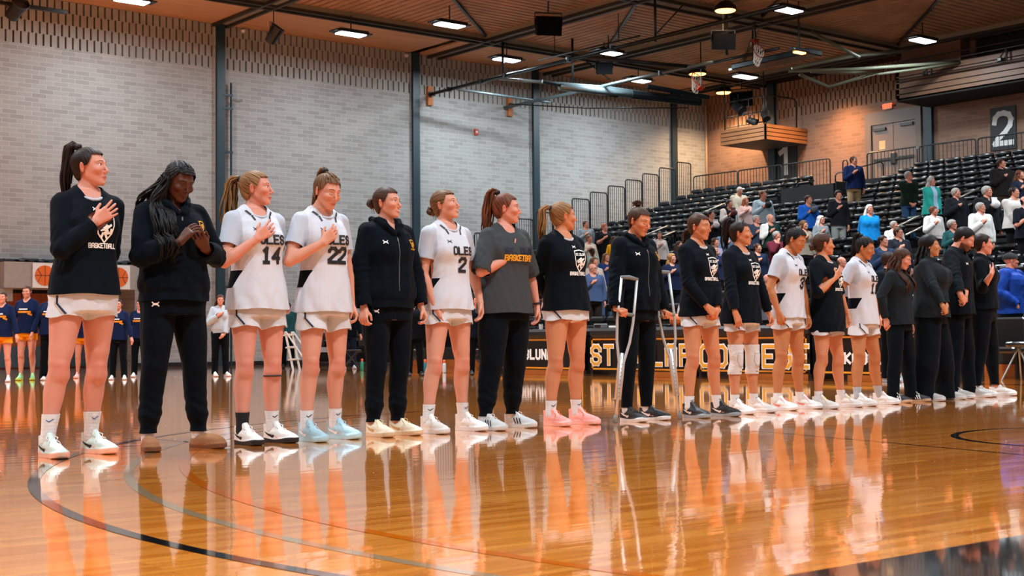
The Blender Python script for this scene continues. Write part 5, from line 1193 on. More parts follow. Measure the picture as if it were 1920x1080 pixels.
# 9
P = member('person on crutches with a top bun, in black hoodie and trousers, looking down', 1195, ((1175, 790), (1212, 787)), 391, hk=1.0, H=1.76, shx=1193, skin='warm', hair=('topbun', 'brown'), head=(6, 17, 2), eyes='closed',
    armR=('crutch', dict(px=(1166, 603), fwd=.17)), armL=('crutch', dict(px=(1256, 600), fwd=.12)), top=dict(HOOD), bottom=dict(kind='slim', mat=K_pant, g=1.05, bot=.11), hempx=583, lw=1.02, bw=1.08, seed=9,
    shoe=dict(kind='low', up=sup('black', '#141416'), sole=ssole('white', '#d8d8d6'), lace=L_k, swoosh=L_w, sock=K_sock, sockz=.17, sockmark=M_lk))
gold_crest(P); zipper(P, 1.0, 1.37); P9 = P
# 10
P = member('player with low brown braid in black long-sleeve shirt, hands clasped, black shoes', 1315, ((1292, 783), (1345, 780)), 396, shx=1311, skin='warm', hair=('lowpony', 'brown'), hairlen=.14, head=(14, 6, 0), eyes='closed',
    armR=('clasp', dict(px=(1336, 585), fwd=.20)), armL=('clasp', dict(px=(1341, 590), fwd=.18)), top=LNGT(), bottom=SHO, hempx=594, shortpx=612, lw=.95, bw=.98, seed=10,
    shoe=dict(up=sup('black', '#141416'), sole=ssole('grey', '#8f9aa0'), lace=L_k, swoosh=L_w, sock=K_sock, sockz=.18, sockmark=M_lk))
warm(P); shorts_mark(P)
# 11
P = member('player with white knee pads and a dark ponytail with headband, in a black long-sleeve shirt', 1393, ((1378, 776), (1414, 773)), 411, shx=1392, skin='warm', hair=('highpony', 'dkbrown'), hairlen=.28, fat=1.2, head=(34, -2, 0), gaze=(10, 0),
    armR=('hip', dict(px=(1384, 606), fwd=.17)), armL=('hold', dict(px=(1447, 602), fwd=.05)), top=LNGT(), bottom=SHO, hempx=607, shortpx=621, lw=.95, bw=1.05, seed=11,
    shoe=dict(up=sup('white', '#d4d2cd'), sole=ssole('white', '#d8d8d6'), lace=L_w, sock=K_sock, sockz=.17, sockmark=M_lk))
warm(P); shorts_mark(P)
for k in 'RL':                                              # knee pads follow the leg
    l = P['_J']['l' + k]; K, A, Hp = l['K'], l['A'], l['H']; F = Fld(axis([(K[0] - .12, K[0] + .12, .007)]), axis([(K[1] - .12, K[1] + .12, .007)]), axis([(.25, .72, .007)]))
    F.chain([(K + (Hp - K) * .42, .079), (K + (0, 0, .03), .062), (K - (0, 0, .03), .058), (K + (A - K) * .3 + (0, .016, 0), .063), (K + (A - K) * .55 + (0, .01, 0), .05)], k=.02)
    F.cap(K + (0, -.034, .03), K + (0, -.034, -.05), .036, .034, .015); V, T = nets(F); V, T = clip(V, T, lambda v: v[:, 2] - (K[2] + .125)); V, T = clip(V, T, lambda v: K[2] - .14 - v[:, 2]); o = mkobj('knee_pad', V, T, mat('knee pad white', '#cfcac6', .85, bump=.5, bscale=60), P['_root'])
    sm = o.modifiers.new('t', 'SOLIDIFY'); sm.thickness = .004; sm.offset = -1; bv = BVHTree.FromPolygons([Vector(v) for v in V], [tuple(map(int, q)) for q in T]); mb = MB()
    project(mb, [[(-.035, .05), (.035, .05), (.040, -.02), (.02, -.07), (-.02, -.07), (-.04, -.02), (-.035, .05)]], .004, decal_frame(tuple(K), (0, -1, 0)), bv, .002); mb.build('pad_seam', mat('pad seam', '#a9a39f', .9), o)
    m2 = MB(); project(m2, [[(-.012, -.118), (-.004, -.112), (.004, -.118), (.012, -.112)]], .004, decal_frame(tuple(K), (0, -1, 0)), bv, .002); m2.build('pad_mark', M_lk, o)
mb = MB(); RH, hc = P['_RH'], P['_hc']; mb.tube([Vector(RH @ np.array((.083 * math.sin(a), -.012 - .02 * math.cos(a), .035 + .090 * math.cos(a))) + hc) for a in np.linspace(-1.5, 1.5, 21)], .004, 6); mb.build('headband', M_navy, P['_root'], smooth=True)
# 12
P = member('player in white jersey number 3 with dark hair and bowed head', 1480, ((1457, 769), (1500, 766)), 430, hk=1.03, shx=1478, skin='tan', hair=('braidpony', 'black'), hairlen=.30, head=(8, 26, 2), eyes='closed', rzd=6, leany=-.03,
    armR=('hold', dict(px=(1463, 600), fwd=.08, u=(.05, -.2, -1))), armL=('down', dict(px=(1517, 607), fwd=.06)), top=JER, bottom=SHO, hempx=597, shortpx=617, lw=1.0, bw=1.0, seed=12,
    shoe=dict(up=sup('white', '#d4d2cd'), sole=ssole('white', '#d8d8d6'), lace=L_p, swoosh=mat('coral mark', '#e08070', .6), sock=K_sock, sockz=.16, sockmark=M_lk))
jersey('3', P); shorts_mark(P)
# 13
P = member('player with loose brown bun, black shirt with elbow-length sleeves, hand on heart', 1553, ((1534, 766), (1578, 763)), 434, shx=1547, skin='warm', hair=('lowbun', 'brown'), head=(46, -3, 0), gaze=(10, 0), rzd=10,
    armR=('heart', dict(px=(1572, 513), fwd=.16)), armL=('down', dict(px=(1592, 607), fwd=.06)), top=dict(kind='long', name='t_shirt', sleeve='elbow', mat=K_bl, undertee=K_whs, loose=.012), bottom=SHO, hempx=623, shortpx=628, lw=1.0, bw=1.04, seed=13,
    shoe=dict(up=sup('white', '#d4d2cd'), sole=ssole('white', '#d8d8d6'), lace=L_y, sock=K_sock, sockz=.17, sockmark=M_lk))
warm(P); shorts_mark(P)
# 14
P = member('player in white jersey number 11 with a black ponytail, head bowed', 1620, ((1607, 761), (1648, 758)), 445, hk=1.02, shx=1615, skin='tan', hair=('braidpony', 'black'), hairlen=.28, head=(14, 18, 0), eyes='closed', rzd=8,
    armR=('down', dict(W=(-.22, .10, .92), u=(.1, .2, -1))), armL=('down', {}), top=JER, bottom=SHO, hempx=609, shortpx=628, lw=1.03, bw=1.0, seed=14,
    shoe=dict(up=sup('white', '#d4d2cd'), sole=ssole('white', '#d8d8d6'), lace=L_w, sock=K_sockg, sockz=.19))
jersey('11', P); shorts_mark(P)
# staff
def striped(P): pass
P = member('short person with long wavy brown hair in a charcoal quarter-zip and black trousers, head bowed', 1688, ((1674, 755), (1708, 753)), 467, hk=1.02, shx=1686, skin='fair', hair=('long', 'brown'), hairlen=.34, wave=.014, hairfwd=.06, head=(8, 20, 0), eyes='closed', rzd=12,
    armR=('down', dict(W=(-.20, .06, .93))), armL='down', top=dict(kind='long', name='quarter_zip', mat=K_char, neck='zip', collar=.05, loose=.006), bottom=dict(kind='straight', mat=K_pant, g=1.0), hempx=609, lw=1.03, bw=1.03, seed=15, bust=.068,
    shoe=dict(kind='low', up=sup('black', '#141416'), sole=ssole('gum', '#b99a78'), lace=L_w, swoosh=L_w, stripes=True, sock=None))
marks(P, [(sc_lines(SHIELD, .018), .005, M_lg, 'crest', .10, 1.32)]); drape_hair(P, 12, .012, -1, 1.24, x0=.085, spread=.03, wave=.012); drape_hair(P, 10, .012, 1, 1.24, x0=.085, spread=.03, wave=.012)
P = member('person with shoulder-length black hair in a charcoal quarter-zip and wide black trousers, hands clasped', 1748, ((1732, 752), (1772, 749)), 438, shx=1748, skin='olive', hair=('bob', 'black'), head=(14, 0, 0), gaze=(10, 0), rzd=20,
    armR=('clasp', dict(px=(1776, 588), fwd=.26)), armL=('clasp', dict(px=(1780, 593), fwd=.24)), top=dict(kind='long', name='quarter_zip', mat=K_char, neck='zip', collar=.05, loose=.012), bottom=dict(kind='wide', mat=K_pant, g=1.15), hempx=596, lw=1.2, bw=1.28, seed=16, bust=.082,
    shoe=dict(kind='low', up=sup('grey', '#a9a6a0'), sole=ssole('offwhite', '#c9c9c4'), lace=L_w, sock=None))
marks(P, [(sc_lines(SHIELD, .018), .005, M_lg, 'crest', .12, 1.33)])
P = member('bearded man in a black pullover and trousers, head bowed and hands clasped', 1799, ((1786, 747), (1818, 745)), 428, hk=1.03, shx=1799, male=True, skin='fair', hair=('short', 'black'), head=(10, 28, 0), eyes='closed', beard=True, rzd=18,
    armR=('clasp', dict(px=(1811, 577), fwd=.22)), armL=('clasp', dict(px=(1815, 582), fwd=.20)), top=dict(kind='long', name='pullover', mat=K_bl, neck='zip', collar=.045), bottom=dict(kind='straight', mat=K_pant), hempx=590, bw=1.06, seed=17,
    shoe=dict(kind='low', up=sup('grey', '#a9a6a0'), sole=ssole('white', '#d8d8d6'), lace=L_w, sock=K_sockb, sockz=.12))
gold_crest(P, .09, 1.32)
P = member('person with low dark bun, black quarter-zip, hand on heart, last in the line', 1848, ((1830, 744), (1866, 742)), 435, shx=1846, skin='pink', hair=('lowbun', 'dkbrown'), head=(26, 0, 0), gaze=(10, 0), rzd=22,
    armR=('heart', dict(px=(1862, 507), fwd=.17)), armL='down', top=dict(kind='long', name='quarter_zip', mat=K_bl, neck='zip', collar=.045, sleeve='34', loose=.008), bottom=dict(kind='slim', mat=K_pant, g=1.1), hempx=580, lw=1.03, bw=1.04, seed=18, bust=.066,
    shoe=dict(kind='low', up=sup('white', '#d4d2cd'), sole=ssole('white', '#d8d8d6'), lace=L_w, sock=None))
marks(P, [(sc_lines(UA, .013), .0065, M_lw, 'brand_mark', .04, 1.33)])
# crutches -------------------------------------------------------------
M_alu = mat('brushed aluminium', '#bfc1c0', .42, metal=.45); M_rub = mat('crutch rubber', '#6c6e6c', .7); M_hole = mat('adjustment hole', '#111213', .8)
def crutch(top, foot, grip, lab, spread_dir):
    top, foot = np.array(top), np.array(foot); r = empty('crutch', tuple(foot), 0, lab, 'crutch', 'crutches'); o = foot; ax_ = unit(top - foot); L = np.linalg.norm(top - foot); sd = unit(np.array(spread_dir) - ax_ * (np.array(spread_dir) @ ax_)); q = lambda t, w: tuple(foot + ax_ * t + sd * w - o)
    for s2 in (-1, 1):
        m_ = MB(); m_.tube([q(L * .16, s2 * .018), q(L * .42, s2 * .020), q(L * .56, s2 * .055), q(L * .70, s2 * .068), q(L, s2 * .066)], .0115, 10); m_.build('side_tube', M_alu, r, smooth=True)
    m_ = MB(); m_.tube([q(.03, 0), q(L * .48, 0)], .0125, 10); m_.build('lower_tube', M_alu, r, smooth=True)
    m_ = MB(); m_.lathe([(.018, 0), (.021, .004), (.016, .03), (.015, .06)], n=12); m_.build('rubber_tip', M_rub, r, smooth=True)
    m_ = MB(); m_.tube([q(L, -.075), q(L + .008, 0), q(L, .075)], [.013, .018, .013], 10); m_.build('armpit_pad', M_rub, r, smooth=True)
    g = (np.array(grip) - foot) @ ax_; m_ = MB(); m_.tube([q(g, -.068), q(g, .068)], .015, 10); m_.build('hand_grip', M_rub, r, smooth=True)
    m_ = MB(); nrm = np.cross(ax_, sd); nrm = nrm * (1 if nrm @ (-unit(np.array((foot[0], foot[1], 0)))) > 0 else -1)
    for i in range(9): p0 = foot + ax_ * (L * .18 + i * .032) - o; m_.tube([tuple(p0 + nrm * .0125), tuple(p0 + nrm * .0135)], .0035, 8)
    m_.build('adjustment_holes', M_hole, r)
J9 = P9['_J']; s9 = P9['_s']; l9 = np.array(P9['loc']); wpt = lambda p: np.array(p) * s9 + l9
gR = wpt(J9['R']['W'] + J9['R']['u'] * .07 - np.array((0, 0, .02))); gL = wpt(J9['L']['W'] + J9['L']['u'] * .07 - np.array((0, 0, .02)))
dR = depth(gR); tR = gdep(1180, 522, dR + .06); fR = gz(1154, 793); crutch(tR, fR, gR, 'aluminium crutch under the right arm of the person on crutches, nearer the pink shoes', (.75, -.3, 0))
tL = gdep(1240, 512, depth(gL) + .05); fL = gz(1274, 786); crutch(tL, fL, gL, 'aluminium crutch under the left arm of the person on crutches, nearer the black shoes', (.75, -.3, 0))
# ================================================================== STANDS
ROWX0, ROWD, ROWZ0, ROWR, NROW = 20.4, .84, .10, .272, 20
rowx = lambda i: ROWX0 + ROWD * i
rowz = lambda i: ROWZ0 + ROWR * i
YL, YR = 35.15, 7.5
M_seat = mat('black seat plastic', '#141b1f', .28, spec=.8); M_pad = mat('black seat padding', '#0c1114', .33, spec=.7); M_deck = mat('stand deck', '#0b0c0e', .7); M_step = mat('aisle step grey', '#2b3032', .6)
M_basew = mat('stand base wood', '#9a541c', .4, noise=.15, nscale=3)
AISLE = [28.57, 18.8, 9.4]; AW = 1.15
mb = MB()
for i in range(NROW):
    x0 = rowx(i) - .42; mb.box(x0, 38.2 if i == NROW - 1 else x0 + ROWD + .05, YR, YL, max(0, rowz(i) - ROWR - .1), rowz(i))
mb.box(38.2, WX, YR, YL + 2, DECK - .3, DECK); mb.box(rowx(NROW - 1), 38.25, YR, YL, 5.2, DECK - .12)
struct(mb.build('floor_stand_decks', M_deck))
mb = MB(); mb.box(19.7, 19.98, YR, YL - 6, .0, .22); struct(mb.build('trim_stand_base', M_basew))
mb = MB(); mb.box(19.72, 19.98, YR, YL - 6, .22, .5)
struct(mb.build('trim_stand_front', M_deck))
for a in AISLE:
    mb = MB()
    for i in range(NROW): mb.box(rowx(i) - .42, rowx(i) - .0, a - AW/2, a + AW/2, rowz(i) - .001, rowz(i) + ROWR / 2); mb.box(rowx(i) - .43, rowx(i) - .41, a - AW/2, a + AW/2, rowz(i) + .10, rowz(i) + ROWR/2 + .002, 1)
    struct(mb.build('floor_aisle_steps', [M_step, M_seat]))
# vomitory walls cut into the upper stand
VOM = (25.9, 27.9, 33.2, 36.8)      # y0, y1, x0, x1
seat_root = empty('stadium_seat', (0, 0, 0), 0)
m_ = MB(); m_.tube([(.17, -.245, .745), (.17, -.225, .77), (.17, .225, .77), (.17, .245, .745)], [.03, .062, .062, .03], 12); m_.rbox(.20, .25, -.235, .235, .42, .76, .02); m_.build('backrest', M_seat, seat_root, smooth=True)
m_ = MB(); m_.rbox(-.02, .14, -.225, .225, .56, .625, .02); m_.rbox(.02, .17, -.225, .225, .42, .56, .025); m_.build('seat', M_pad, seat_root)
m_ = MB()
for s_ in (-1, 1): m_.box(.02, .24, s_ * .245 - .012, s_ * .245 + .012, .02, .44); m_.rbox(-.06, .22, s_ * .262 - .028, s_ * .262 + .028, .62, .68, .01)
m_.build('frame', M_seat, seat_root)
cand = []
for i in range(NROW):
    y = YL - .45
    while y > YR:
        if not any(abs(y - a) < AW / 2 + .27 for a in AISLE) and not (VOM[0] - .2 < y < VOM[1] + .2 and VOM[2] - .3 < rowx(i) < VOM[3] + .4):
            c_ = RC.T @ (np.array((rowx(i), y, rowz(i) + .7)) - ORG); u_, v_ = 960 + FPX * c_[0] / -c_[2], 540 - FPX * c_[1] / -c_[2]
            if -20 < u_ < 1950: cand.append((-c_[2], i, y, u_, v_))
        y -= .56
SEATS = []
ORD = ('first', 'second', 'third', 'fourth', 'fifth', 'sixth', 'seventh', 'eighth', 'ninth', 'tenth', 'eleventh', 'twelfth', 'thirteenth', 'fourteenth', 'fifteenth', 'sixteenth', 'seventeenth', 'eighteenth', 'nineteenth', 'twentieth')
def ordw(n):
    return ORD[n] if n < 20 else ('twenty-', 'thirty-', 'forty-', 'fifty-')[(n + 1) // 10 - 2] + ORD[(n + 1) % 10 - 1] if (n + 1) % 10 else ('thirtieth', 'fortieth', 'fiftieth')[(n + 1) // 10 - 3]
# spectators ----------------------------------------------------------------
def T_(col, kind='long', **k):
    d = dict(kind=kind, mat=cloth('spectator ' + col, col, .85, .3, 9), neck=k.pop('neck', 'crew'), loose=.012); d.update(k); return d
def B_(col, kind='straight'): return dict(kind=kind, mat=cloth('spectator trousers ' + col, col, .85, .3, 9))
SHW = dict(kind='coarse', up=sup('white', '#d4d2cd'), sole=ssole('white', '#d8d8d6')); SHK = dict(kind='coarse', up=sup('black', '#141416'), sole=ssole('black', '#101114'))
TAKEN = []
def spectator(px, py, label, top_, bot, hr, skin_='fair', male=False, H=1.72, arms=('heart', 'down'), rzd=-24, head=(34, -3, 0), row=None, bw=1.08, drow=0, **kw):
    best = None
    for i in range(NROW):
        q = gx(px, py, rowx(i) - .24); h_ = q[2] - rowz(i)
        if row is None and (best is None or abs(h_ - H) < abs(best[0] - H)): best = (h_, i, q)
        if row == i: best = (h_, i, q)
    h_, i, q = best
    if drow: i += drow; q = gx(px, py, rowx(i) - .24); h_ = q[2] - rowz(i)
    h_ = min(max(h_, 1.45), 1.92)
    hd = head; off = 0
    P = dict(loc=(float(q[0]), float(q[1]), rowz(i)), rz=math.radians(rzd), H=h_, label=label, group='spectators standing in the stand', skin=skin_, male=male, hair=hr, head=head, armR=arms[0], armL=arms[1], h=.0125, bw=bw, seed=int(px), top=top_, bottom=bot, shoe=SHK)
    P.update(kw); TAKEN.append((i, float(q[1]))); return person('person', P)
def cap_held(P, col='#1a1a1c'):
    J = P['_J']['R']; c = J['W'] + J['u'] * .12 + np.array((.03, -.05, .0)); s = P['_s']; R_ = Matrix.Rotation(P['rz'], 4, 'Z')
    w_ = Vector(P['loc']) + R_ @ Vector(c * s); m_ = MB(); M = Matrix.Translation((0, 0, 0)) @ R_ @ Matrix.Rotation(math.radians(80), 4, 'X')
    r = empty('baseball_cap', w_, 0, P['caplabel'], 'cap'); m_.lathe([(.088, -.03), (.092, 0), (.085, .04), (.06, .075), (.02, .09)], n=14, M=M); m_.build('crown', mat('cap ' + col, col, .8), r, smooth=True)
    m_ = MB(); m_.rbox(-.07, .07, .06, .16, -.032, -.022, .004, M=M); m_.build('brim', mat('cap ' + col, col, .8), r)
def glasses(P):
    RH, hc = P['_RH'], P['_hc']; mb = MB(); W_ = lambda c: Vector(RH @ np.array(c, float) + hc)
    for sd in (-1, 1):
        mb.tube([W_((sd * (.033 + .02 * math.cos(a)), -.098 + .006 * abs(math.cos(a)), .006 + .015 * math.sin(a))) for a in [2*math.pi*i/14 for i in range(15)]], .0022, 5); mb.tube([W_((sd * .053, -.094, .008)), W_((sd * .076, -.0, .012))], .002, 5)
    mb.tube([W_((-.012, -.1, .008)), W_((.012, -.1, .008))], .002, 5); mb.build('glasses', mat('spectacle frame', '#1c1c1e', .4), P['_root'])
SH = ('short',)
spectator(1098, 413, 'man in a light grey-blue hooded top beside the side railing, hand on heart', T_('#7f8a90'), B_('#22262c'), ('short', 'brown'), 'fair', True)
spectator(1133, 418, 'heavy man in a black shirt with forearm across his chest', T_('#15161a', sleeve='elbow'), B_('#1a1c22'), ('short', 'red'), 'pink', True, bw=1.25)
spectator(1104, 440, 'person in a cream hooded sweatshirt with glasses pushed up, below the man in light grey', T_('#c9c2b4'), B_('#2a2c34'), ('short', 'ltbrown'), 'pink', bw=1.2)
spectator(1151, 442, 'girl with long brown hair in a bright yellow top', T_('#e0a21c'), B_('#2a2c34'), ('long', 'brown'), 'fair', arms=('down', 'down'), H=1.6)
spectator(1173, 437, 'man in a navy pullover just behind the person on crutches', T_('#1c2c52'), B_('#22262c'), ('short', 'brown'), 'pink', True)
spectator(1110, 466, 'child with brown skin in a patterned pale top', T_('#9fb0ac'), B_('#2a2c34'), ('short', 'black'), 'brown', H=1.5, arms=('down', 'down'))
spectator(1114, 481, 'woman with grey-blonde hair low among the crowd behind the blonde ponytail player', T_('#b9a9a0'), B_('#2a2c34'), ('bob', 'ltbrown'), 'pink')
spectator(1136, 474, 'woman with long light hair in a navy sweater and jeans', T_('#1f3566'), B_('#54708f'), ('long', 'ltbrown'), 'pink', H=1.66)
spectator(1111, 493, 'balding man with glasses in a blue denim shirt and brown trousers', T_('#46587c'), B_('#2b211d'), ('bald', 'grey'), 'pink', True, H=1.75, extra=(glasses,))
spectator(1237, 433, 'woman with long brown hair in a white top right of the person on crutches', T_('#cfc9c4'), B_('#1a1c22'), ('long', 'brown'), 'fair', H=1.62, head=(-20, 0, 0))
spectator(1274, 451, 'woman with long brown hair in a dark top, low beside the braided player', T_('#26232a'), B_('#1a1c22'), ('long', 'brown'), 'fair', H=1.6)
spectator(1259, 474, 'blonde person in a navy jacket with hand on heart', T_('#161e38'), B_('#1a1c22'), ('bob', 'blonde'), 'fair', H=1.66)
spectator(1333, 394, 'dark haired man in black with a pale cap held to his chest', T_('#14151a'), B_('#1a1c22'), ('short', 'dkbrown'), 'fair', True, extra=(lambda P: cap_held(P, '#c9c4c6'),), caplabel='pale patterned cap held to the chest of the dark haired man in black')
spectator(1367, 374, 'man in a black vest over white sleeves holding a maroon cap', T_('#cfccc8', paint=[(lambda P: (lambda v: np.abs(v[:, 0]) - .135), cloth('black vest', '#131418'))]), B_('#1a1c22'), ('short', 'dkbrown'), 'fair', True, extra=(lambda P: cap_held(P, '#5a1f28'),), caplabel='maroon cap held by the man in the black vest')
spectator(1385, 349, 'white haired man in a cream sweater', T_('#d3cdb8', neck='v'), B_('#6c6558'), ('short', 'white'), 'pink', True, head=(10, 16, 0), arms=('clasp', 'clasp'))
spectator(1398, 370, 'girl with long red hair in a pale pink hooded sweatshirt', T_('#dcb9b4'), B_('#2a2c34'), ('long', 'red'), 'fair', H=1.62)
spectator(1430, 356, 'man in a pale blue hooded sweatshirt holding a black cap', T_('#a9c3cf'), B_('#4a4d52'), ('short', 'ltbrown'), 'pink', True, H=1.8, extra=(lambda P: cap_held(P, '#0f1012'),), caplabel='black cap held by the man in the pale blue hooded sweatshirt')
spectator(1418, 402, 'grey haired man with dark glasses in a slate pullover', T_('#333f52'), B_('#1a1c22'), ('short', 'grey'), 'pink', True, extra=(glasses,))
spectator(1444, 400, 'bald man in a dark green jacket with a white shoulder', T_('#16302c', paint=[(lambda P: (lambda v: v[:, 0] + .13 + .3 * (1.3 - v[:, 2])), cloth('white shoulder', '#d9d9d4'))]), B_('#1a1c22'), ('bald', 'white'), 'pink', True)
spectator(1361, 424, 'grey haired person in a blue-grey top behind the dark ponytail', T_('#5d7590'), B_('#1a1c22'), ('short', 'grey'), 'pink', True, H=1.66)
spectator(1341, 445, 'woman with brown hair in a pale lilac top', T_('#8f87a0'), B_('#1a1c22'), ('bob', 'brown'), 'fair', H=1.62)
spectator(1339, 459, 'young person with brown hair in a navy top, just right of the braided player', T_('#1a2444'), B_('#1a1c22'), ('short', 'ltbrown'), 'fair', H=1.55)
spectator(1456, 432, 'man in a maroon shirt with hand raised to his chin', T_('#5c1f2c'), B_('#1a1c22'), ('short', 'grey'), 'pink', True, arms=('chin', 'down'))
spectator(1440, 512, 'balding grey man low between the players with knee pads and number 3', T_('#5a6670'), B_('#1a1c22'), ('bald', 'grey'), 'pink', True, H=1.7)
spectator(1515, 365, 'man in a bright blue pullover holding a grey cap', T_('#2062c4'), B_('#24272e'), ('short', 'brown'), 'pink', True, extra=(lambda P: cap_held(P, '#4b4f55'),), caplabel='grey cap held by the man in bright blue')
spectator(1507, 412, 'woman with grey-blonde bobbed hair in front of the man in bright blue', T_('#8c8274'), B_('#2a2c34'), ('bob', 'ltbrown'), 'fair', H=1.62)
spectator(1539, 403, 'woman with white hair and glasses in a grey sweater', T_('#7e868a'), B_('#2a2c34'), ('bob', 'white'), 'pink', H=1.62, extra=(glasses,))
spectator(1571, 356, 'teenage boy in a black hooded sweatshirt and light grey sweatpants', T_('#1c1c22'), B_('#8f9593'), ('curlyshort', 'dkbrown'), 'fair', True, H=1.72, bw=.92, rzd=-30, head=(10, 4, 0))
spectator(1600, 292, 'man in a navy pullover and khaki trousers standing alone high in the stand', T_('#16264e', collar=.04, neck='zip'), B_('#a38d6c'), ('short', 'brown'), 'pink', True, H=1.85, rzd=-30, bw=1.0)
spectator(1630, 382, 'woman with long white hair in a bright turquoise hooded sweatshirt', T_('#1484cf'), B_('#1a2028'), ('long', 'white'), 'pink', arms=('back', 'back'), bw=1.3, H=1.68, hairlen=.22, rzd=-35, head=(12, 0, 0))
spectator(1703, 320, 'man in a dark green sweater and jeans with hands clasped', T_('#16241c'), B_('#35567c'), ('short', 'grey'), 'pink', True, arms=('clasp', 'clasp'), H=1.76, extra=(glasses,))
spectator(1746, 331, 'woman with grey hair in an open teal puffer jacket', T_('#2a9c90', 'coat', hem=.80, neck='coat', paint=[(lambda P: (lambda v: np.maximum(np.abs(v[:, 0]) - .055, v[:, 1] + .02)), cloth('pale blue shirt', '#9dbfd8'))]), B_('#35424c'), ('bob', 'grey'), 'pink', arms=('clasp', 'clasp'), H=1.66, extra=(glasses,))
spectator(1792, 351, 'grey haired man in a black zip jacket, fist on chest', T_('#14171c', 'coat', hem=.82, neck='zip'), B_('#101216'), ('short', 'grey'), 'pink', True, H=1.78)
spectator(1750, 386, 'boy with curly light hair in a white hooded sweatshirt', T_('#d2d0cc', 'hoodie', neck='zip', hem=.92), B_('#2a2c34'), ('curlyshort', 'auburn'), 'fair', True, H=1.6, bw=.92)
spectator(1850, 347, 'man in a black jacket holding a white cap to his chest', T_('#14161a', 'coat', hem=.84, neck='zip'), B_('#101216'), ('short', 'grey'), 'pink', True, H=1.78, extra=(lambda P: cap_held(P, '#d5d8da'),), caplabel='white cap held by the man in the black jacket')
spectator(1838, 378, 'grey haired man in a white hooded sweatshirt, fist on chest', T_('#d6d6d2', 'hoodie', neck='zip', hem=.90), B_('#2a2c34'), ('short', 'grey'), 'pink', True, H=1.76)
spectator(1877, 297, 'bearded man in a dark leather jacket over a black T-shirt', T_('#1d1a1a', 'coat', hem=.86, neck='coat'), B_('#7f6f58'), ('short', 'brown'), 'pink', True, H=1.8, bw=1.2, beard=True, extra=(glasses,))
spectator(1901, 349, 'person in a pale grey sweatshirt and black trousers near the picture edge', T_('#c2bfb9'), B_('#0f1013'), ('short', 'dkbrown'), 'fair', True, arms=('clasp', 'clasp'), bw=1.2)
spectator(1912, 318, 'woman with curly brown hair in a navy jacket with a white hood', T_('#1c2232'), B_('#1a1c22'), ('long', 'auburn'), 'fair', H=1.62, hairlen=.2)
spectator(1676, 413, 'grey haired man in a white shirt behind the younger man with glasses', T_('#cdccca'), B_('#2a2c34'), ('short', 'grey'), 'pink', True, drow=1)
spectator(1684, 425, 'young man with glasses in a dark slate shirt, hand on heart', T_('#20242e', collar=.03), B_('#1a1c22'), ('short', 'brown'), 'fair', True, H=1.74, extra=(glasses,))
spectator(1785, 411, 'woman with curly grey hair and glasses in a dark teal top', T_('#1f4a4c'), B_('#1a1c22'), ('curlyshort', 'grey'), 'pink', H=1.62, extra=(glasses,))
spectator(1922, 366, 'bald man in a black T-shirt at the picture edge', T_('#12161f', sleeve='short'), B_('#101216'), ('bald', 'dkbrown'), 'pink', True, H=1.76)
spectator(1894, 438, 'man in a bright blue puffer jacket and black knitted hat', T_('#1746b8', 'coat', hem=.84, neck='coat', collar=.05, mat=cloth('blue puffer', '#14398c', .5, .8, 5)), B_('#1c2c3a'), ('beanie', 'grey'), 'pink', True, H=1.78, arms=('pocket', 'pocket'), row=0, rzd=5, head=(40, -3, 0), hatmat=mat('black knit', '#101114', .9), h=.009, beard=False)
spectator(1578, 480, 'balding person in a pale top low behind the player with elbow-length sleeves', T_('#8a7f7c'), B_('#1a1c22'), ('bald', 'ltbrown'), 'pink', True, H=1.68)
spectator(1420, 455, 'person in a dark navy top behind the player with knee pads', T_('#18233c'), B_('#1a1c22'), ('short', 'brown'), 'fair', True, H=1.68)
spectator(1655, 440, 'person with dark hair in a deep blue top, low behind the number 11 player', T_('#24344e'), B_('#1a1c22'), ('short', 'dkbrown'), 'fair', True, H=1.68)
# seats: the ones that show largest as things, the rest of the far rows as one mass
def blocked(i, y): return any(i == ti and abs(y - ty) < .27 for ti, ty in TAKEN)
cand = [c for c in cand if not blocked(c[1], c[2])]
hide = lambda u_, v_: (v_ > 640) or (u_ < 1000) or (u_ < 1650 and v_ > 520)
vis_ = sorted([c for c in cand if not hide(c[3], c[4])]); own = vis_[:298]; rest = [c for c in cand if c not in own]
first = True
for (dp, i, y, u_, v_) in own:
    r = seat_root if first else copy_tree(seat_root); first = False
    r.location = (rowx(i) + .02, y, rowz(i)); r['label'] = 'black stadium seat, %s row from the floor, %s seat along from the stepped side railing' % (ordw(i), ordw(int(round((YL - .45 - y) / .56)))); r['category'] = 'seat'; r['group'] = 'black folding stadium seats'
mb = MB()
for (dp, i, y, u_, v_) in rest:
    x, z = rowx(i) + .02, rowz(i); mb.rbox(x + .11, x + .24, y - .24, y + .24, z + .69, z + .83, .04); mb.box(x + .20, x + .25, y - .235, y + .235, z + .42, z + .72); mb.rbox(x - .02, x + .15, y - .225, y + .225, z + .44, z + .625, .02, 1)
tag(mb.build('stadium_seats', [M_seat, M_pad]), 'rows of smaller black folding stadium seats filling the rest of the stand', 'seats', kind='stuff')
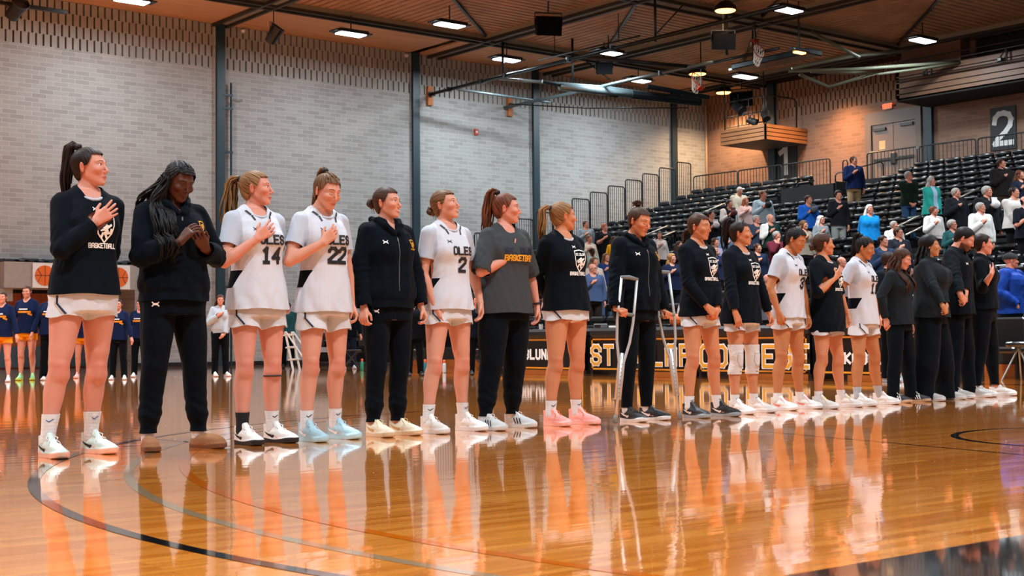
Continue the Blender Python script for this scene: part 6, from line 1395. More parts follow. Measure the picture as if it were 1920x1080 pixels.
# railings ---------------------------------------------------------------
def rail_panel(p0, p1, z0, z1, label, group, n=9, slope=0, parent_first=[None]):
    """barred railing panel with rounded top corners between two floor points"""
    p0, p1 = np.array(p0, float), np.array(p1, float); d = p1 - p0; L = np.linalg.norm(d); r = empty('railing_panel', (p0[0], p0[1], z0), math.atan2(d[1], d[0]), label, 'railing', group); h_ = z1 - z0
    mb = MB(); mb.tube([(0, 0, 0), (0, 0, h_ - .08), (.03, 0, h_ - .02), (.09, 0, h_), (L - .09, 0, h_), (L - .03, 0, h_ - .02), (L, 0, h_ - .08), (L, 0, 0)], .024, 8); mb.tube([(0, 0, .1), (L, 0, .1)], .016, 6); mb.build('frame', M_rail, r)
    mb = MB()
    for k in range(1, n): mb.tube([(L * k / n, 0, .1), (L * k / n, 0, h_)], .0105, 6)
    mb.build('bars', M_rail, r); return r
for i in range(4, NROW):
    rail_panel((rowx(i) - .30, YL + .12, 0), (rowx(i) + .48, YL + .12, 0), rowz(i) + .25, rowz(i) + 1.87, 'barred side railing panel by the brick wall, %s step up the stand' % ordw(i), 'stepped side railings along the brick wall', 8)
RX = 37.45
pt = lambda px: float(gx(px, 300, RX)[1])
for a, b, lb in ((1300, 1382, 'top railing panel in the corner of the hall'), (1384, 1465, 'top railing panel below the lighting platform'), (1468, 1556, 'top railing panel in front of the number 1 sign'), (1626, 1720, 'top railing panel in front of the double doors'), (1724, 1830, 'top railing panel between the double doors and the number 2 sign'), (1834, 1950, 'top railing panel cutting across the foot of the number 2 sign')):
    rail_panel((RX, pt(a), 0), (RX, pt(b), 0), DECK - .15, 6.73, lb, 'top railing panels', 14)
r = empty('handrail', (RX, pt(1580), DECK - .15), 0, 'short looped handrail beside the man in navy', 'handrail'); mb = MB(); mb.tube([(0, 0, 0), (0, 0, .82), (0, -.05, .9), (0, -.15, .9), (0, -.2, .82), (0, -.2, .5)], .022, 8); mb.build('rail', M_rail, r, smooth=True)
# vomitory parapets with a sloping handrail
y0, y1, x0, x1 = VOM
mb = MB(); mb.box(x0, x1, y0 - .06, y0, rowz(14), rowz(15) + 1.15); mb.box(x0, x1, y1, y1 + .06, rowz(14), rowz(15) + 1.15); mb.box(x0 - .06, x0, y0, y1, rowz(14), rowz(15) + 1.1); struct(mb.build('wall_entry_parapet', mat('parapet panel', '#0f1518', .35, spec=.6)))
r = empty('handrail', (x0, y0 - .03, rowz(15) + 1.15), 0, 'sloping handrail on the black parapet of the stand entry', 'handrail'); mb = MB(); mb.tube([(0, 0, 0), (0, 0, .18), (.1, 0, .25), (2.2, 0, .75), (2.35, 0, .7), (2.35, 0, 0)], .022, 8); mb.build('rail', M_rail, r, smooth=True)
M_tip = mat('brushed rail end', '#b9b2a2', .3, metal=.6)
for (x_, y_, lb) in ((29.1, 29.15, 'corner aisle, corner side, lower one'), (31.2, 29.15, 'corner aisle, corner side, upper one'), (28.2, 28.03, 'corner aisle, near side, lower one'), (30.0, 28.03, 'corner aisle, near side, upper one'), (27.4, 19.22, 'middle aisle, corner side, lower one'), (29.4, 19.22, 'middle aisle, corner side, upper one'), (26.4, 18.36, 'middle aisle, near side, lower one'), (28.3, 18.36, 'middle aisle, near side, upper one'), (24.9, 28.03, 'corner aisle, near side, lowest of all')):
    i = int(round((x_ - 20.4) / .84)); r = empty('aisle_handrail', (rowx(i) - .3, y_, rowz(i)), 0, 'low handrail in the ' + lb, 'handrail', 'aisle handrails')
    mb = MB(); mb.tube([(-.1, 0, 0), (-.1, 0, .85), (-.02, 0, .92), (1.0, 0, .92 + .33), (1.08, 0, 1.17), (1.08, 0, .3)], .018, 8); mb.build('rail', M_rail, r, smooth=True)
    mb = MB(); mb.tube([(.02, 0, .93), (.92, 0, .93 + .3)], .023, 8); mb.build('grip', M_tip, r, smooth=True)
# signs, door, exit, balcony, platform on the right wall ------------------------
def number_sign(ch, y0, y1, z0, z1, label):
    r = empty('section_sign', (WX - .03, (y0 + y1) / 2, (z0 + z1) / 2), 0, label, 'sign'); w_, h_ = y1 - y0, z1 - z0
    mb = MB(); mb.box(-.02, .02, -w_/2, w_/2, -h_/2, h_/2); mb.build('panel', mat('sign panel', '#161c20', .5), r)
    mb = MB(); fr = (np.array((-.02, 0, 0)), np.array((0, -1, 0)), np.array((0, 0, 1)), np.array((-1, 0, 0))); k = h_ * .70 / 6
    if ch == '1': L_ = [[(2.2, 0), (2.2, 6)], [(.6, 4.7), (1.6, 5.2), (2.2, 6)]]; wd = 1.15
    else: L_ = [[(.3, 4.2), (.5, 5.2), (1.3, 5.9), (2.4, 6), (3.5, 5.6), (4, 4.6), (3.7, 3.4), (2.6, 2.1), (1, .9), (.4, 0), (4.1, 0)]]; wd = 1.05
    project(mb, [[((x - 2.1) * k, (y - 3) * k) for x, y in pl] for pl in L_], wd * k, fr, None, .01, flat=True); mb.build('number', M_white, r)
number_sign('1', 32.62, 33.66, 6.55, 7.95, 'dark sign with a white number 1 under the lighting platform'); number_sign('2', 23.82, 24.72, 6.62, 7.99, 'dark sign with a white number 2')
M_frame = mat('door frame taupe', '#6d6055', .5); M_dleaf = mat('door leaf taupe', '#7b685c', .45)
mb = MB(); mb.box(WX - .10, WX + .02, 27.28, 27.5, DECK, 8.45); mb.box(WX - .10, WX + .02, 29.3, 29.55, DECK, 8.45); mb.box(WX - .10, WX + .02, 27.5, 29.3, 8.02, 8.45); struct(mb.build('trim_door_frame', M_frame))
mb = MB(); mb.box(WX - .05, WX, 27.5, 28.4, DECK, 8.02); mb.box(WX - .05, WX, 28.42, 29.3, DECK, 8.02); mb.box(WX - .11, WX - .05, 27.6, 28.1, 7.85, 7.95, 1); mb.box(WX - .11, WX - .05, 28.7, 29.2, 7.8, 7.9, 1); dr = struct(mb.build('door_5', [M_dleaf, M_black]))
mb = MB(); mb.box(WX - .12, WX - .07, 27.6, 29.2, 6.75, 6.83); mb.rbox(WX - .13, WX - .06, 28.3, 28.5, 6.6, 7.0, .02); mb.build('push_bar', M_black, dr)
mb = MB(); mb.box(WX - .055, WX - .05, 28.75, 29.0, 7.15, 7.45); mb.build('notice', mat('paper notice', '#c9b991', .7), dr)
r = empty('exit_sign', (WX - .03, 28.62, 8.62), 0, 'small lit exit sign with orange-red letters above the double doors', 'sign')
mb = MB(); mb.rbox(-.03, .03, -.17, .17, -.11, .11, .01); mb.build('housing', mat('exit housing', '#d8b9a8', .5), r)
mb = MB(); project(mb, text_lines('EXIT', .12), .026, (np.array((-.03, 0, 0)), np.array((0, -1, 0)), np.array((0, 0, 1)), np.array((-1, 0, 0))), None, .004, flat=True); mb.build('letters', mat('exit red', '#ff4a18', emit=4), r)
mb = MB(); mb.lathe([(.04, 0), (.05, .04)], (0, .24, -.03), 10); mb.lathe([(.04, 0), (.05, .04)], (0, -.24, -.03), 10); mb.build('emergency_lamps', M_black, r)
# balcony with boarded front; the unlit opening behind is painted near-black
BX = 37.9; M_board = mat('balcony boards', '#6a4a34', .55, noise=.15, nscale=2, stretch=(1, .4, 6)); M_boardg = mat('board gap', '#150f0c', .9)
mb = MB(); mb.box(BX, WX, -10, 27.0, 8.35, 8.45, 1); mb.box(BX + .03, BX + .12, -10, 27.0, 8.4, 9.35, 1)
for k in range(5): mb.box(BX, BX + .05, -10, 27.0, 8.40 + k * .19, 8.40 + k * .19 + .155)
mb.box(BX, WX, 26.9, 27.0, 8.4, 9.35); struct(mb.build('wall_balcony_front', [M_board, M_boardg]))
mb = MB(); mb.box(BX + .9, WX, -10, 24.8, 8.45, 10.1); struct(mb.build('wall_balcony_room', mat('balcony opening shade', '#0b1014', .4)))  # solid near-black box, its colour stands in for the opening's shade
mb = MB(); mb.box(BX + .82, BX + .9, 24.6, 24.8, 9.2, 10.1); mb.box(BX + .84, BX + .9, 22.2, 22.3, 9.2, 10.1); mb.box(BX + .86, BX + .9, 19.5, 21.9, 9.35, 10.1, 1); struct(mb.build('trim_balcony_posts', [M_frame, mat('ochre wall', '#8a5a2c', .7)]))
mb = MB(); mb.box(BX + .3, BX + 1.0, 24.8, 27.0, 9.3, 10.15); struct(mb.build('wall_balcony_side', M_board))
for z in (9.02, 9.42, 9.6):
    mb = MB(); mb.tube([(BX - .12, 27.0, z), (BX - .12, 12, z)], .022, 6); struct(mb.build('trim_balcony_rail', M_black))
for y in (25.6, 22.95):
    r = empty('stage_bracket', (BX - .12, y, 9.02), 0, 'small black lamp bracket on the balcony front, %s' % ('nearer the corner' if y > 24 else 'nearer the picture edge'), 'bracket', 'lamp brackets on the balcony front'); mb = MB(); mb.tube([(0, 0, 0), (0, 0, .42)], .03, 6); mb.tube([(0, 0, .4), (0, .25, .1)], .02, 6); mb.rbox(-.05, .05, .15, .3, .02, .14, .02); mb.build('bracket', M_black, r)
# lighting platform
p_c = gx(1435, 235, 37.4); p_l = gx(1350, 250, 37.4); px0, pz1, pz0 = 37.4, 8.28, 7.72; pyL, pyR = float(p_l[1]), float(p_c[1])
mb = MB(); mb.box(px0 + .05, WX, pyR + .05, pyL, pz0, pz1 - .02, 1)
for k in range(4): z = pz0 + k * .145; mb.box(px0, px0 + .06, pyR, pyL, z, z + .115); mb.box(px0, WX, pyR, pyR + .06, z, z + .115)
struct(mb.build('wall_platform', [mat('platform boards', '#8f5f38', .5, noise=.15, nscale=2), mat('platform underside', '#4e4a48', .6)]))
def prail(name, pts, lab): r = empty('platform_railing', pts[0], 0, lab, 'railing', 'railings of the lighting platform'); mb = MB(); mb.tube([tuple(np.array(p) - np.array(pts[0])) for p in pts], .028, 8); mb.build('rail', M_black, r, smooth=True); return r
a0 = (px0 + .1, pyL - .15, pz1); b0 = (px0 + .1, pyR + .15, pz1)
r = prail('f', [(a0[0], a0[1], pz1), (a0[0], a0[1], pz1 + .95), (a0[0], a0[1] - .1, pz1 + 1.0), (b0[0], b0[1] + .1, pz1 + 1.0), (b0[0], b0[1], pz1 + .95), (b0[0], b0[1], pz1)], 'front pipe railing of the lighting platform')
mb = MB(); mb.tube([(0, 0, .45), (0, b0[1] - a0[1], .45)], .02, 6); mb.tube([(0, 0, .08), (0, b0[1] - a0[1], .08)], .02, 6)
for k in (.35, .62): mb.tube([(0, (b0[1] - a0[1]) * k, 0), (0, (b0[1] - a0[1]) * k, 1.0)], .018, 6)
mb.build('rungs', M_black, r)
prail('s', [(px0 + .2, pyR + .12, pz1), (px0 + .2, pyR + .12, pz1 + .95), (px0 + .35, pyR + .12, pz1 + 1.05), (WX - .6, pyR + .12, pz1 + 1.05), (WX - .45, pyR + .12, pz1 + .95), (WX - .45, pyR + .12, pz1)], 'looped side railing of the lighting platform')
for k, (yy, lab) in enumerate(((a0[1], 'long black hanger rod at the outer corner of the lighting platform'), (b0[1], 'long black hanger rod at the inner corner of the lighting platform'))):
    r = empty('hanger_rod', (px0 + .1, yy, pz1), 0, lab, 'rod', 'platform hanger rods'); mb = MB(); mb.tube([(0, 0, 0), (0, 0, CZ - pz1)], .025, 6); mb.build('rod', M_black, r)
def spotlight(loc, rz, tilt, lab, s=1.0):
    r = empty('stage_spotlight', loc, rz, lab, 'spotlight', 'stage spotlights'); M = Matrix.Rotation(tilt, 4, 'X')
    mb = MB(); mb.lathe([(.02, -.16 * s), (.09 * s, -.14 * s), (.10 * s, 0), (.115 * s, .12 * s), (.13 * s, .15 * s), (.12 * s, .16 * s), (.10 * s, .12 * s)], n=14, M=M); mb.build('can', M_black, r, smooth=False)
    mb = MB(); mb.tube([(-.13 * s, 0, 0), (-.13 * s, 0, .2 * s), (.13 * s, 0, .2 * s), (.13 * s, 0, 0)], .012, 6); mb.tube([(0, 0, .2 * s), (0, 0, max(.32 * s, CZ + .12 - loc[2] if loc[2] > 9 else 0))], .015, 6); mb.build('yoke', M_black, r); return r
spotlight((px0 + .05, a0[1] - .7, pz1 + .72), 0, 2.2, 'black spotlight fixed under the top rail at the outer corner of the lighting platform', 1.6)
spotlight((px0 + .05, a0[1] - 1.35, pz1 + .15), .5, 2.0, 'black spotlight low on the lighting platform, left one of the low pair', 1.2)
spotlight((px0 + .05, a0[1] - 1.95, pz1 + .25), -.4, 2.3, 'black spotlight low on the lighting platform, right one of the low pair', 1.2)
def speaker(loc, rz, tilt, lab, s=1.0):
    r = empty('loudspeaker', loc, rz, lab, 'loudspeaker', 'loudspeakers under the ceiling'); M = Matrix.Rotation(tilt, 4, 'X')
    mb = MB(); vs = []
    for y, w_, h_ in ((-.25, .42, .30), (.1, .42, .30), (.32, .22, .22)): vs += [(-w_ * s, y * s, -h_ * s), (w_ * s, y * s, -h_ * s), (w_ * s, y * s, h_ * s), (-w_ * s, y * s, h_ * s)]
    fs = [(0, 1, 2, 3), (11, 10, 9, 8)] + [(k*4+i, k*4+4+i, k*4+4+(i+1) % 4, k*4+(i+1) % 4) for k in range(2) for i in range(4)]; mb.add([tuple(M @ Vector(v)) for v in vs], fs); mb.build('cabinet', mat('speaker black', '#07080a', .95, spec=.1), r)
    mb = MB(); mb.tube([(-.45 * s, 0, 0), (-.45 * s, 0, .42 * s), (.45 * s, 0, .42 * s), (.45 * s, 0, 0)], .025, 6); mb.tube([(0, 0, .42 * s), (0, 0, max(.45 * s, CZ + .1 - loc[2]))], .02, 6); mb.build('yoke', M_black, r); return r
q = gz(1028, 48, 9.55); speaker(tuple(q), -.5, .35, 'large black loudspeaker hanging under the ceiling beam at top centre', .85)
q = gz(1133, 128, 9.4); speaker(tuple(q), -.6, .3, 'small black loudspeaker hanging just below the middle ceiling light', .6)
q = gz(1356, 78, 9.1); speaker(tuple(q), -.6, .2, 'black loudspeaker hanging left of the slatted ceiling seam, beside a rod', .75)
q = gx(1391, 186, 37.9); speaker(tuple(q), -1.2, .2, 'round-backed black loudspeaker above the lighting platform', .9)
q = gz(513, 66, 9.35); spotlight(tuple(q), .6, .6, 'spotlight with a pale lens hanging near the first pilaster', 1.7)
q = gz(30, 18, 9.3); spotlight(tuple(q), .2, 1.0, 'cluster spotlight in the top left corner of the picture', 1.9); q = gz(62, 14, 9.4)
r = empty('ceiling_bar', tuple(q), 0, 'black mounting bar in the top left corner of the picture', 'bar'); mb = MB(); mb.rbox(-1.2, .9, -.05, .05, -.05, .05, .01); mb.tube([(-.3, 0, 0), (-.3, 0, .7)], .03, 6); mb.build('bar', M_black, r)
# ceiling-mounted basketball frames --------------------------------------------
M_pipe = mat('gear pipe dark', '#1c2326', .35, metal=.5); M_pipel = mat('gear pipe light', '#6d7f84', .3, metal=.6); M_oak = mat('oak block', '#a8622a', .6, noise=.15); M_olive = mat('pale green steel', '#6c6f5c', .4)
def pipe(name, pts, r_, m, lab, cat='pipe', group=None, extra=None):
    p0 = np.array(pts[0], float); o = empty(name, tuple(p0), 0, lab, cat, group); mb = MB(); mb.tube([tuple(np.array(p) - p0) for p in pts], r_, 10); mb.build('tube', m, o, smooth=True)
    if extra:
        mb = MB(); extra(mb, p0); mb.build('fittings', M_pipe, o)
    return o
PA, PB = 26.4, 29.6
def clamps(ts): return lambda mb, p0: [mb.lathe([(.09, -.07), (.09, .07)], (0, y - p0[1], 0), 8, M=Matrix.Rotation(0, 4, 'X')) for y in ts]
pipe('frame_pipe', [(PA, WY, 8.85), (PA, 22, 8.85)], .055, M_pipe, 'long dark pipe running from the left oak wall bracket out under the ceiling', group='backboard frame pipes', extra=clamps((36, 34.3, 33.1, 30.1, 28.2)))
pipe('frame_pipe', [(PB, WY, 8.73), (PB, 27.4, 8.73)], .055, M_pipel, 'long steel-grey pipe running from the right oak wall bracket out under the ceiling', group='backboard frame pipes', extra=clamps((33, 29.5)))
pipe('frame_pipe', [(31.6, 30.2, 9.25), (31.6, 26.6, 9.25)], .045, M_pipe, 'short grey pipe above the orange hoop', group='backboard frame pipes')
for x, z in ((PA, 8.8), (29.8, 8.77)):
    r = empty('wall_block', (x, WY - .05, z), 0, 'upright oak block on the brick wall holding the %s pipe' % ('dark' if x == PA else 'steel-grey'), 'bracket', 'oak wall blocks'); mb = MB(); mb.box(-.1, .1, -.05, .05, -.32, .32); mb.build('board', M_oak, r); mb = MB(); mb.lathe([(.1, 0), (.1, .06)], n=12, M=Matrix.Translation((0, -.05, .04)) @ Matrix.Rotation(math.radians(90), 4, 'X')); mb.build('flange', M_black, r)
c1 = gz(1130, 165, 8.73)
pipe('frame_pipe', [(PA, 35.6, 8.8), tuple(gz(1030, 192, 8.68))], .045, M_pipel, 'light cross pipe low in front of the brick wall', group='backboard frame pipes')
pipe('frame_pipe', [(PA + .02, 33.4, 8.8), (PB, 32.1, 8.7), tuple(gz(1250, 180, 8.55))], .05, M_pipel, 'light cross pipe ending in the thick folded mast', group='backboard frame pipes')
a_ = gz(1050, 162, 8.62); b_3 = gz(1312, 191, 8.45)
o = pipe('folded_mast', [tuple(a_), tuple(a_ + (b_3 - a_) * .62)], .13, M_pipel, 'thick grey folded backboard mast under the ceiling', 'mast')
mb = MB(); L_ = b_3 - a_; mb.tube([tuple(L_ * .5), tuple(L_)], .15, 10); mb.tube([tuple(L_ * -.12 + np.array((0, 0, .1))), tuple(L_ * .4 + np.array((0, 0, -.1)))], .06, 8); mb.tube([tuple(L_ * .55 + np.array((.1, -.3, .25))), tuple(L_ + np.array((.1, -.3, .12)))], .08, 8); mb.build('arm', M_pipe, o)
pipe('frame_cable', [tuple(gz(955, 195, 8.7)), tuple(gz(1100, 203, 8.45)), tuple(gz(1290, 202, 8.25))], .02, M_pipe, 'thin sagging cable under the folded mast', 'cable')
pipe('frame_pipe', [(PA, 29.6, 8.85), tuple(gz(1322, 127, 8.75))], .055, M_black, 'dark cross pipe reaching the orange hoop', group='backboard frame pipes')
for px, py0, py1, zt in ((943, 95, 150, 8.85), (1074, 105, 160, 8.8), (1229, 0, 78, 8.85), (1363, 30, 103, 8.8)):
    q = gz(px, py1, zt); pipe('hanger_rod', [tuple(q), (q[0], q[1], CZ + .2)], .04, M_black, 'black hanger rod between ceiling and pipe frame, %s' % {943: 'in front of a ceiling light at left', 1074: 'beside the thick mast', 1229: 'tallest one near the top edge', 1363: 'beside the black loudspeaker'}[px], 'rod', 'pipe frame hanger rods')
for (p, q_, lb) in (((988, 125), (940, 142), 'short diagonal brace left below the ceiling light'), ((1100, 115), (1150, 155), 'diagonal brace beside the small loudspeaker'), ((1280, 10), (1232, 62), 'diagonal brace at the tall rod near the top edge')):
    pipe('diagonal_brace', [tuple(gz(*p, CZ - .12)), tuple(gz(*q_, 9.0))], .022, M_black, lb, 'brace', 'thin diagonal braces')
pipe('light_track', [tuple(gz(1010, 113, 9.5)), tuple(gz(1200, 67, 9.5))], .025, M_black, 'thin dark track running above the pipe frame', 'track', None, lambda mb, p0: [mb.tube([tuple(gz(px, py, 9.5) - p0), tuple(gz(px, py, 9.5) - p0 + np.array((0, 0, .85)))], .015, 6) for px, py in ((1040, 106), (1160, 76))])
def hoop(loc, R_, lab, net=True, col='#e8421a'):
    r = empty('basketball_hoop', loc, 0, lab, 'basketball hoop', 'folded basketball hoops'); M = R_; mb = MB(); p_ = M @ Vector((0, .37, 0)); mb.tube([p_, (p_.x, p_.y, CZ + .2 - loc[2])], .02, 6); mb.build('mounting_rod', M_pipe, r)
    mb = MB(); mb.tube([M @ Vector((.23 * math.cos(a), .23 * math.sin(a), 0)) for a in [2*math.pi*i/28 for i in range(29)]], .014, 8); mb.tube([M @ Vector((-.08, .22, 0)), M @ Vector((-.1, .36, 0)), M @ Vector((.1, .36, 0)), M @ Vector((.08, .22, 0))], .02, 6); mb.rbox(-.12, .12, .34, .38, -.12, .06, .01, M=M); mb.build('rim', mat('rim orange ' + col, col, .4), r, smooth=False)
    mb = MB(); n = 12
    for s_ in (-1, 1):
        for k in range(n):
            pts = []
            for j in range(7): t = j / 6; a = 2 * math.pi * (k + s_ * t * 1.5) / n; rr = .22 - .10 * math.sin(t * 1.4); pts.append(M @ Vector((rr * math.cos(a), rr * math.sin(a), 0)) + Vector((0, 0, -.42 * t)) * .75 + (M.to_3x3() @ Vector((0, 0, -1))) * .12 * t)
            mb.tube(pts, .009, 4)
    mb.build('net', mat('net cord', '#cfc9be', .8), r); return r
q = gz(1307, 148, 9.0); hoop(tuple(q), Matrix.Rotation(math.radians(62), 4, 'X') @ Matrix.Rotation(math.radians(180), 4, 'Z'), 'orange basketball hoop with white net folded up near the warm downlight')
q = gz(1423, 95, 9.2); hoop(tuple(q), Matrix.Rotation(math.radians(70), 4, 'X'), 'darker basketball hoop folded up behind the long backboard edge', col='#8c2a18')
a_ = gz(1385, 128, 9.0); b_4 = gz(1528, 94, 9.05)
o = empty('folded_backboard', tuple(a_), 0, 'dark basketball backboard folded flat and seen edge-on', 'backboard'); mb = MB(); L_ = b_4 - a_; ang = math.atan2(L_[1], L_[0]); LL = math.hypot(L_[0], L_[1]); M = Matrix.Rotation(ang, 4, 'Z'); mb.rbox(0, LL, -.35, .35, -.09, .09, .03, M=M); mb.build('board', M_pipe, o); mb = MB(); [mb.tube([M @ Vector((LL * t, 0, .08)), M @ Vector((LL * t, 0, CZ + .1 - a_[2]))], .025, 6) for t in (.2, .8)]; mb.build('hanger', M_black, o); mb = MB(); mb.rbox(-.35, .02, -.1, .1, -.05, .05, .02, M=M); mb.build('end_bracket', M_grey, o)
q = gz(1499, 99, 8.8); r = empty('warm_downlight', tuple(q), 0, 'small warm lamp under the end of the folded backboard', 'ceiling light'); mb = MB(); mb.rbox(-.35, .35, -.12, .12, .02, .12, .03); mb.tube([(0, 0, .1), (0, 0, CZ + .2 - q[2])], .02, 6); mb.build('housing', M_black, r); mb = MB(); mb.rbox(-.2, .2, -.08, .08, -.02, .02, .01); mb.build('lens', M_warm, r)
for (pts, lb) in ((((1478, 133, 9.0), (1600, 130, 8.95), (1800, 116, 9.3)), 'long pale green steel arm reaching to the balcony'), (((1520, 134, 9.0), (1650, 138, 8.9), (1800, 118, 9.25)), 'lower pale green steel arm under the long one'), (((1500, 140, 8.95), (1555, 163, 8.75), (1640, 138, 8.9)), 'bent pale green brace with its low point over the slotted brick'), (((1520, 60, 9.9), (1612, 108, 9.1)), 'slanting strut from the ceiling beam to the steel arm'), (((1485, 128, 9.0), (1600, 105, 9.4), (1700, 95, 9.7)), 'thin upper strut of the steel arm')):
    pipe('steel_arm', [tuple(gz(*p)) for p in pts], .055, M_olive, lb, 'steel arm', 'pale green steel arms')
# small things on the brick wall -------------------------------------------------
r = empty('fire_alarm', (28.34, WY - .03, 7.77), 0, 'small red and white fire alarm on the brick wall', 'fire alarm'); mb = MB(); mb.rbox(-.08, .08, -.03, .03, -.1, .1, .01); mb.build('base', mat('alarm red', '#b83a2a', .5), r); mb = MB(); mb.lathe([(.05, 0), (.03, .03)], n=12, M=Matrix.Translation((0, -.03, 0)) @ Matrix.Rotation(math.radians(90), 4, 'X')); mb.build('lens', M_white, r)
for px, py, lb in ((456, 58, 'small round white sensor at the ceiling beside the first pilaster'), (762, 104, 'small round white sensor at the ceiling beside the second pilaster')):
    q = gy(px, py, WY - .06); r = empty('ceiling_sensor', tuple(q), 0, lb, 'sensor', 'small white sensors'); mb = MB(); mb.lathe([(.02, .05), (.06, .04), (.075, 0), (.05, -.05), (.01, -.07)], n=14); mb.build('dome', M_white, r, smooth=True)
q = gy(427, 155, WY - .1)
r = empty('standing_conduit', (float(q[0]) + .1, WY - .12, 0), 0, 'dark vertical conduit with brackets beside the first pilaster', 'conduit'); mb = MB(); mb.tube([(0, 0, 0), (0, 0, float(q[2]))], .035, 8); mb.build('pipe', M_teal, r)
for z in (8.0, 7.6, 6.3, 5.0, 3.6, 2.3): mb = MB(); mb.box(-.28, .05, -.03, .03, z, z + .06); mb.build('bracket', M_teal, r)
mb = MB(); mb.tube([(0, 0, 7.9), (.2, -.1, 7.85), (.3, -.12, 7.9)], .03, 6); mb.build('hook', M_grey, r)
# ================================================================== SCORER'S TABLES AND COURTSIDE
TX = 17.66; M_tab = mat('table pad black', '#0d0f11', .45); M_face = mat('table front black', '#08080a', .3); M_gold = mat('gold line', '#d9921c', .5); M_glow = mat('letter white', '#f0eee8', .5); M_glowg = mat('letter gold', '#e0a01c', .5)
def table(y1, y0, lab, txt, th, tz, yc, colr):
    r = empty('scorers_table', (TX, (y0 + y1) / 2, 0), 0, lab, 'table', "scorer's tables"); w_ = (y1 - y0) / 2 - .03
    mb = MB(); mb.rbox(-.06, .72, -w_, w_, .70, .88, .05); mb.build('padded_top', M_tab, r)
    mb = MB(); mb.box(-.02, .04, -w_, w_, .08, .71); mb.build('front_panel', M_face, r)
    mb = MB()
    for (a, b, c, d) in ((-w_ + .06, w_ - .06, .655, .685), (-w_ + .06, w_ - .06, .10, .13), (-w_ + .06, -w_ + .09, .10, .685), (w_ - .09, w_ - .06, .10, .685)): mb.box(-.028, -.02, a, b, c, d)
    mb.build('gold_border', M_gold, r)
    mb = MB(); mb.box(.0, .7, -w_, -w_ + .06, .0, .72); mb.box(.0, .7, w_ - .06, w_, .0, .72); mb.build('side_panels', M_tab, r)
    if txt:
        fr = (np.array((-.02, yc - (y0 + y1) / 2, tz)), np.array((0, -1, 0)), np.array((0, 0, 1)), np.array((-1, 0, 0))); L_ = text_lines(txt, th, adv=6.5)
        mb = MB(); project(mb, L_, th * .285, fr, None, .004, flat=True); mb.build('lettering', M_glow, r)
        if colr: mb = MB(); project(mb, L_, th * .15, fr, None, .010, flat=True); mb.build('lettering_gold', M_glowg, r)
table(22.7, 19.70, "black scorer's table with white lettering, left of the person on crutches", 'SKOGLUND', .17, .385, 21.35, False)
table(19.62, 16.84, "black scorer's table with large gold-on-white ST. OLAF lettering", 'ST. OLAF', .33, .375, 18.22, True)
table(16.80, 14.28, "black scorer's table with large gold-on-white COLLEGE lettering", 'COLLEGE', .33, .365, 15.50, True)
table(14.22, 11.6, "black scorer's table with small white lettering, behind the number 11 player", 'SKOGLUND', .15, .34, 13.15, False)
def tabletop(name, cat, px, lab, fn, z=.88, dx=.25, rz=0):
    q = gx(px, 615, TX + dx); r = empty(name, (TX + dx, float(q[1]), z), rz, lab, cat); fn(r); return r
def f_ball(r): mb = MB(); mb.lathe([(.12 * math.sin(t) + .0001, .12 - .12 * math.cos(t)) for t in [math.pi * i / 14 for i in range(15)]], n=22); mb.build('leather', M_ball, r, smooth=True); mb = MB(); mb.tube([(.1205 * math.sin(a), 0, .12 + .1205 * math.cos(a)) for a in np.linspace(0, 6.283, 25)], .0035, 5); mb.tube([(.1205 * math.sin(a), .1205 * math.cos(a), .12) for a in np.linspace(0, 6.283, 25)], .0035, 5); mb.build('seams', M_seam, r)
tabletop('basketball', 'basketball', 1268, "orange basketball on the scorer's table behind the crutches", f_ball)
def f_box(r): mb = MB(); mb.rbox(-.08, .08, -.12, .12, 0, .09, .012); mb.build('case', M_grey, r); mb = MB(); mb.box(-.083, -.08, -.09, .09, .02, .07); mb.build('front', M_black, r)
tabletop('control_console', 'console', 1126, "grey control console on the scorer's table", f_box)
def f_lap(r): mb = MB(); mb.rbox(-.14, .14, -.17, .17, 0, .02, .006); mb.build('keyboard', M_black, r); mb = MB(); mb.rbox(-.15, -.135, -.17, .17, .02, .24, .005); mb.build('lid', mat('laptop lid', '#3a4044', .4, metal=.5), r)
tabletop('laptop', 'laptop', 1085, "dark laptop on the scorer's table behind the pink-shoed player", f_lap)
def f_cup(r): mb = MB(); mb.lathe([(.035, 0), (.045, .11), (.042, .11), (.03, .01)], n=14); mb.build('cup', mat('paper cup', '#d8d4cc', .6), r); mb = MB(); mb.lathe([(.046, .108), (.046, .118), (.03, .12)], n=14); mb.build('lid', M_black, r)
tabletop('paper_cup', 'cup', 1014, "white paper cup on the scorer's table beside the wristband hand", f_cup)
def f_pap(r): mb = MB(); mb.rbox(-.1, .1, -.15, .15, 0, .045, .01); mb.build('papers', M_white, r)
tabletop('paper_stack', 'papers', 1158, "stack of white papers on the scorer's table by the right crutch", f_pap)
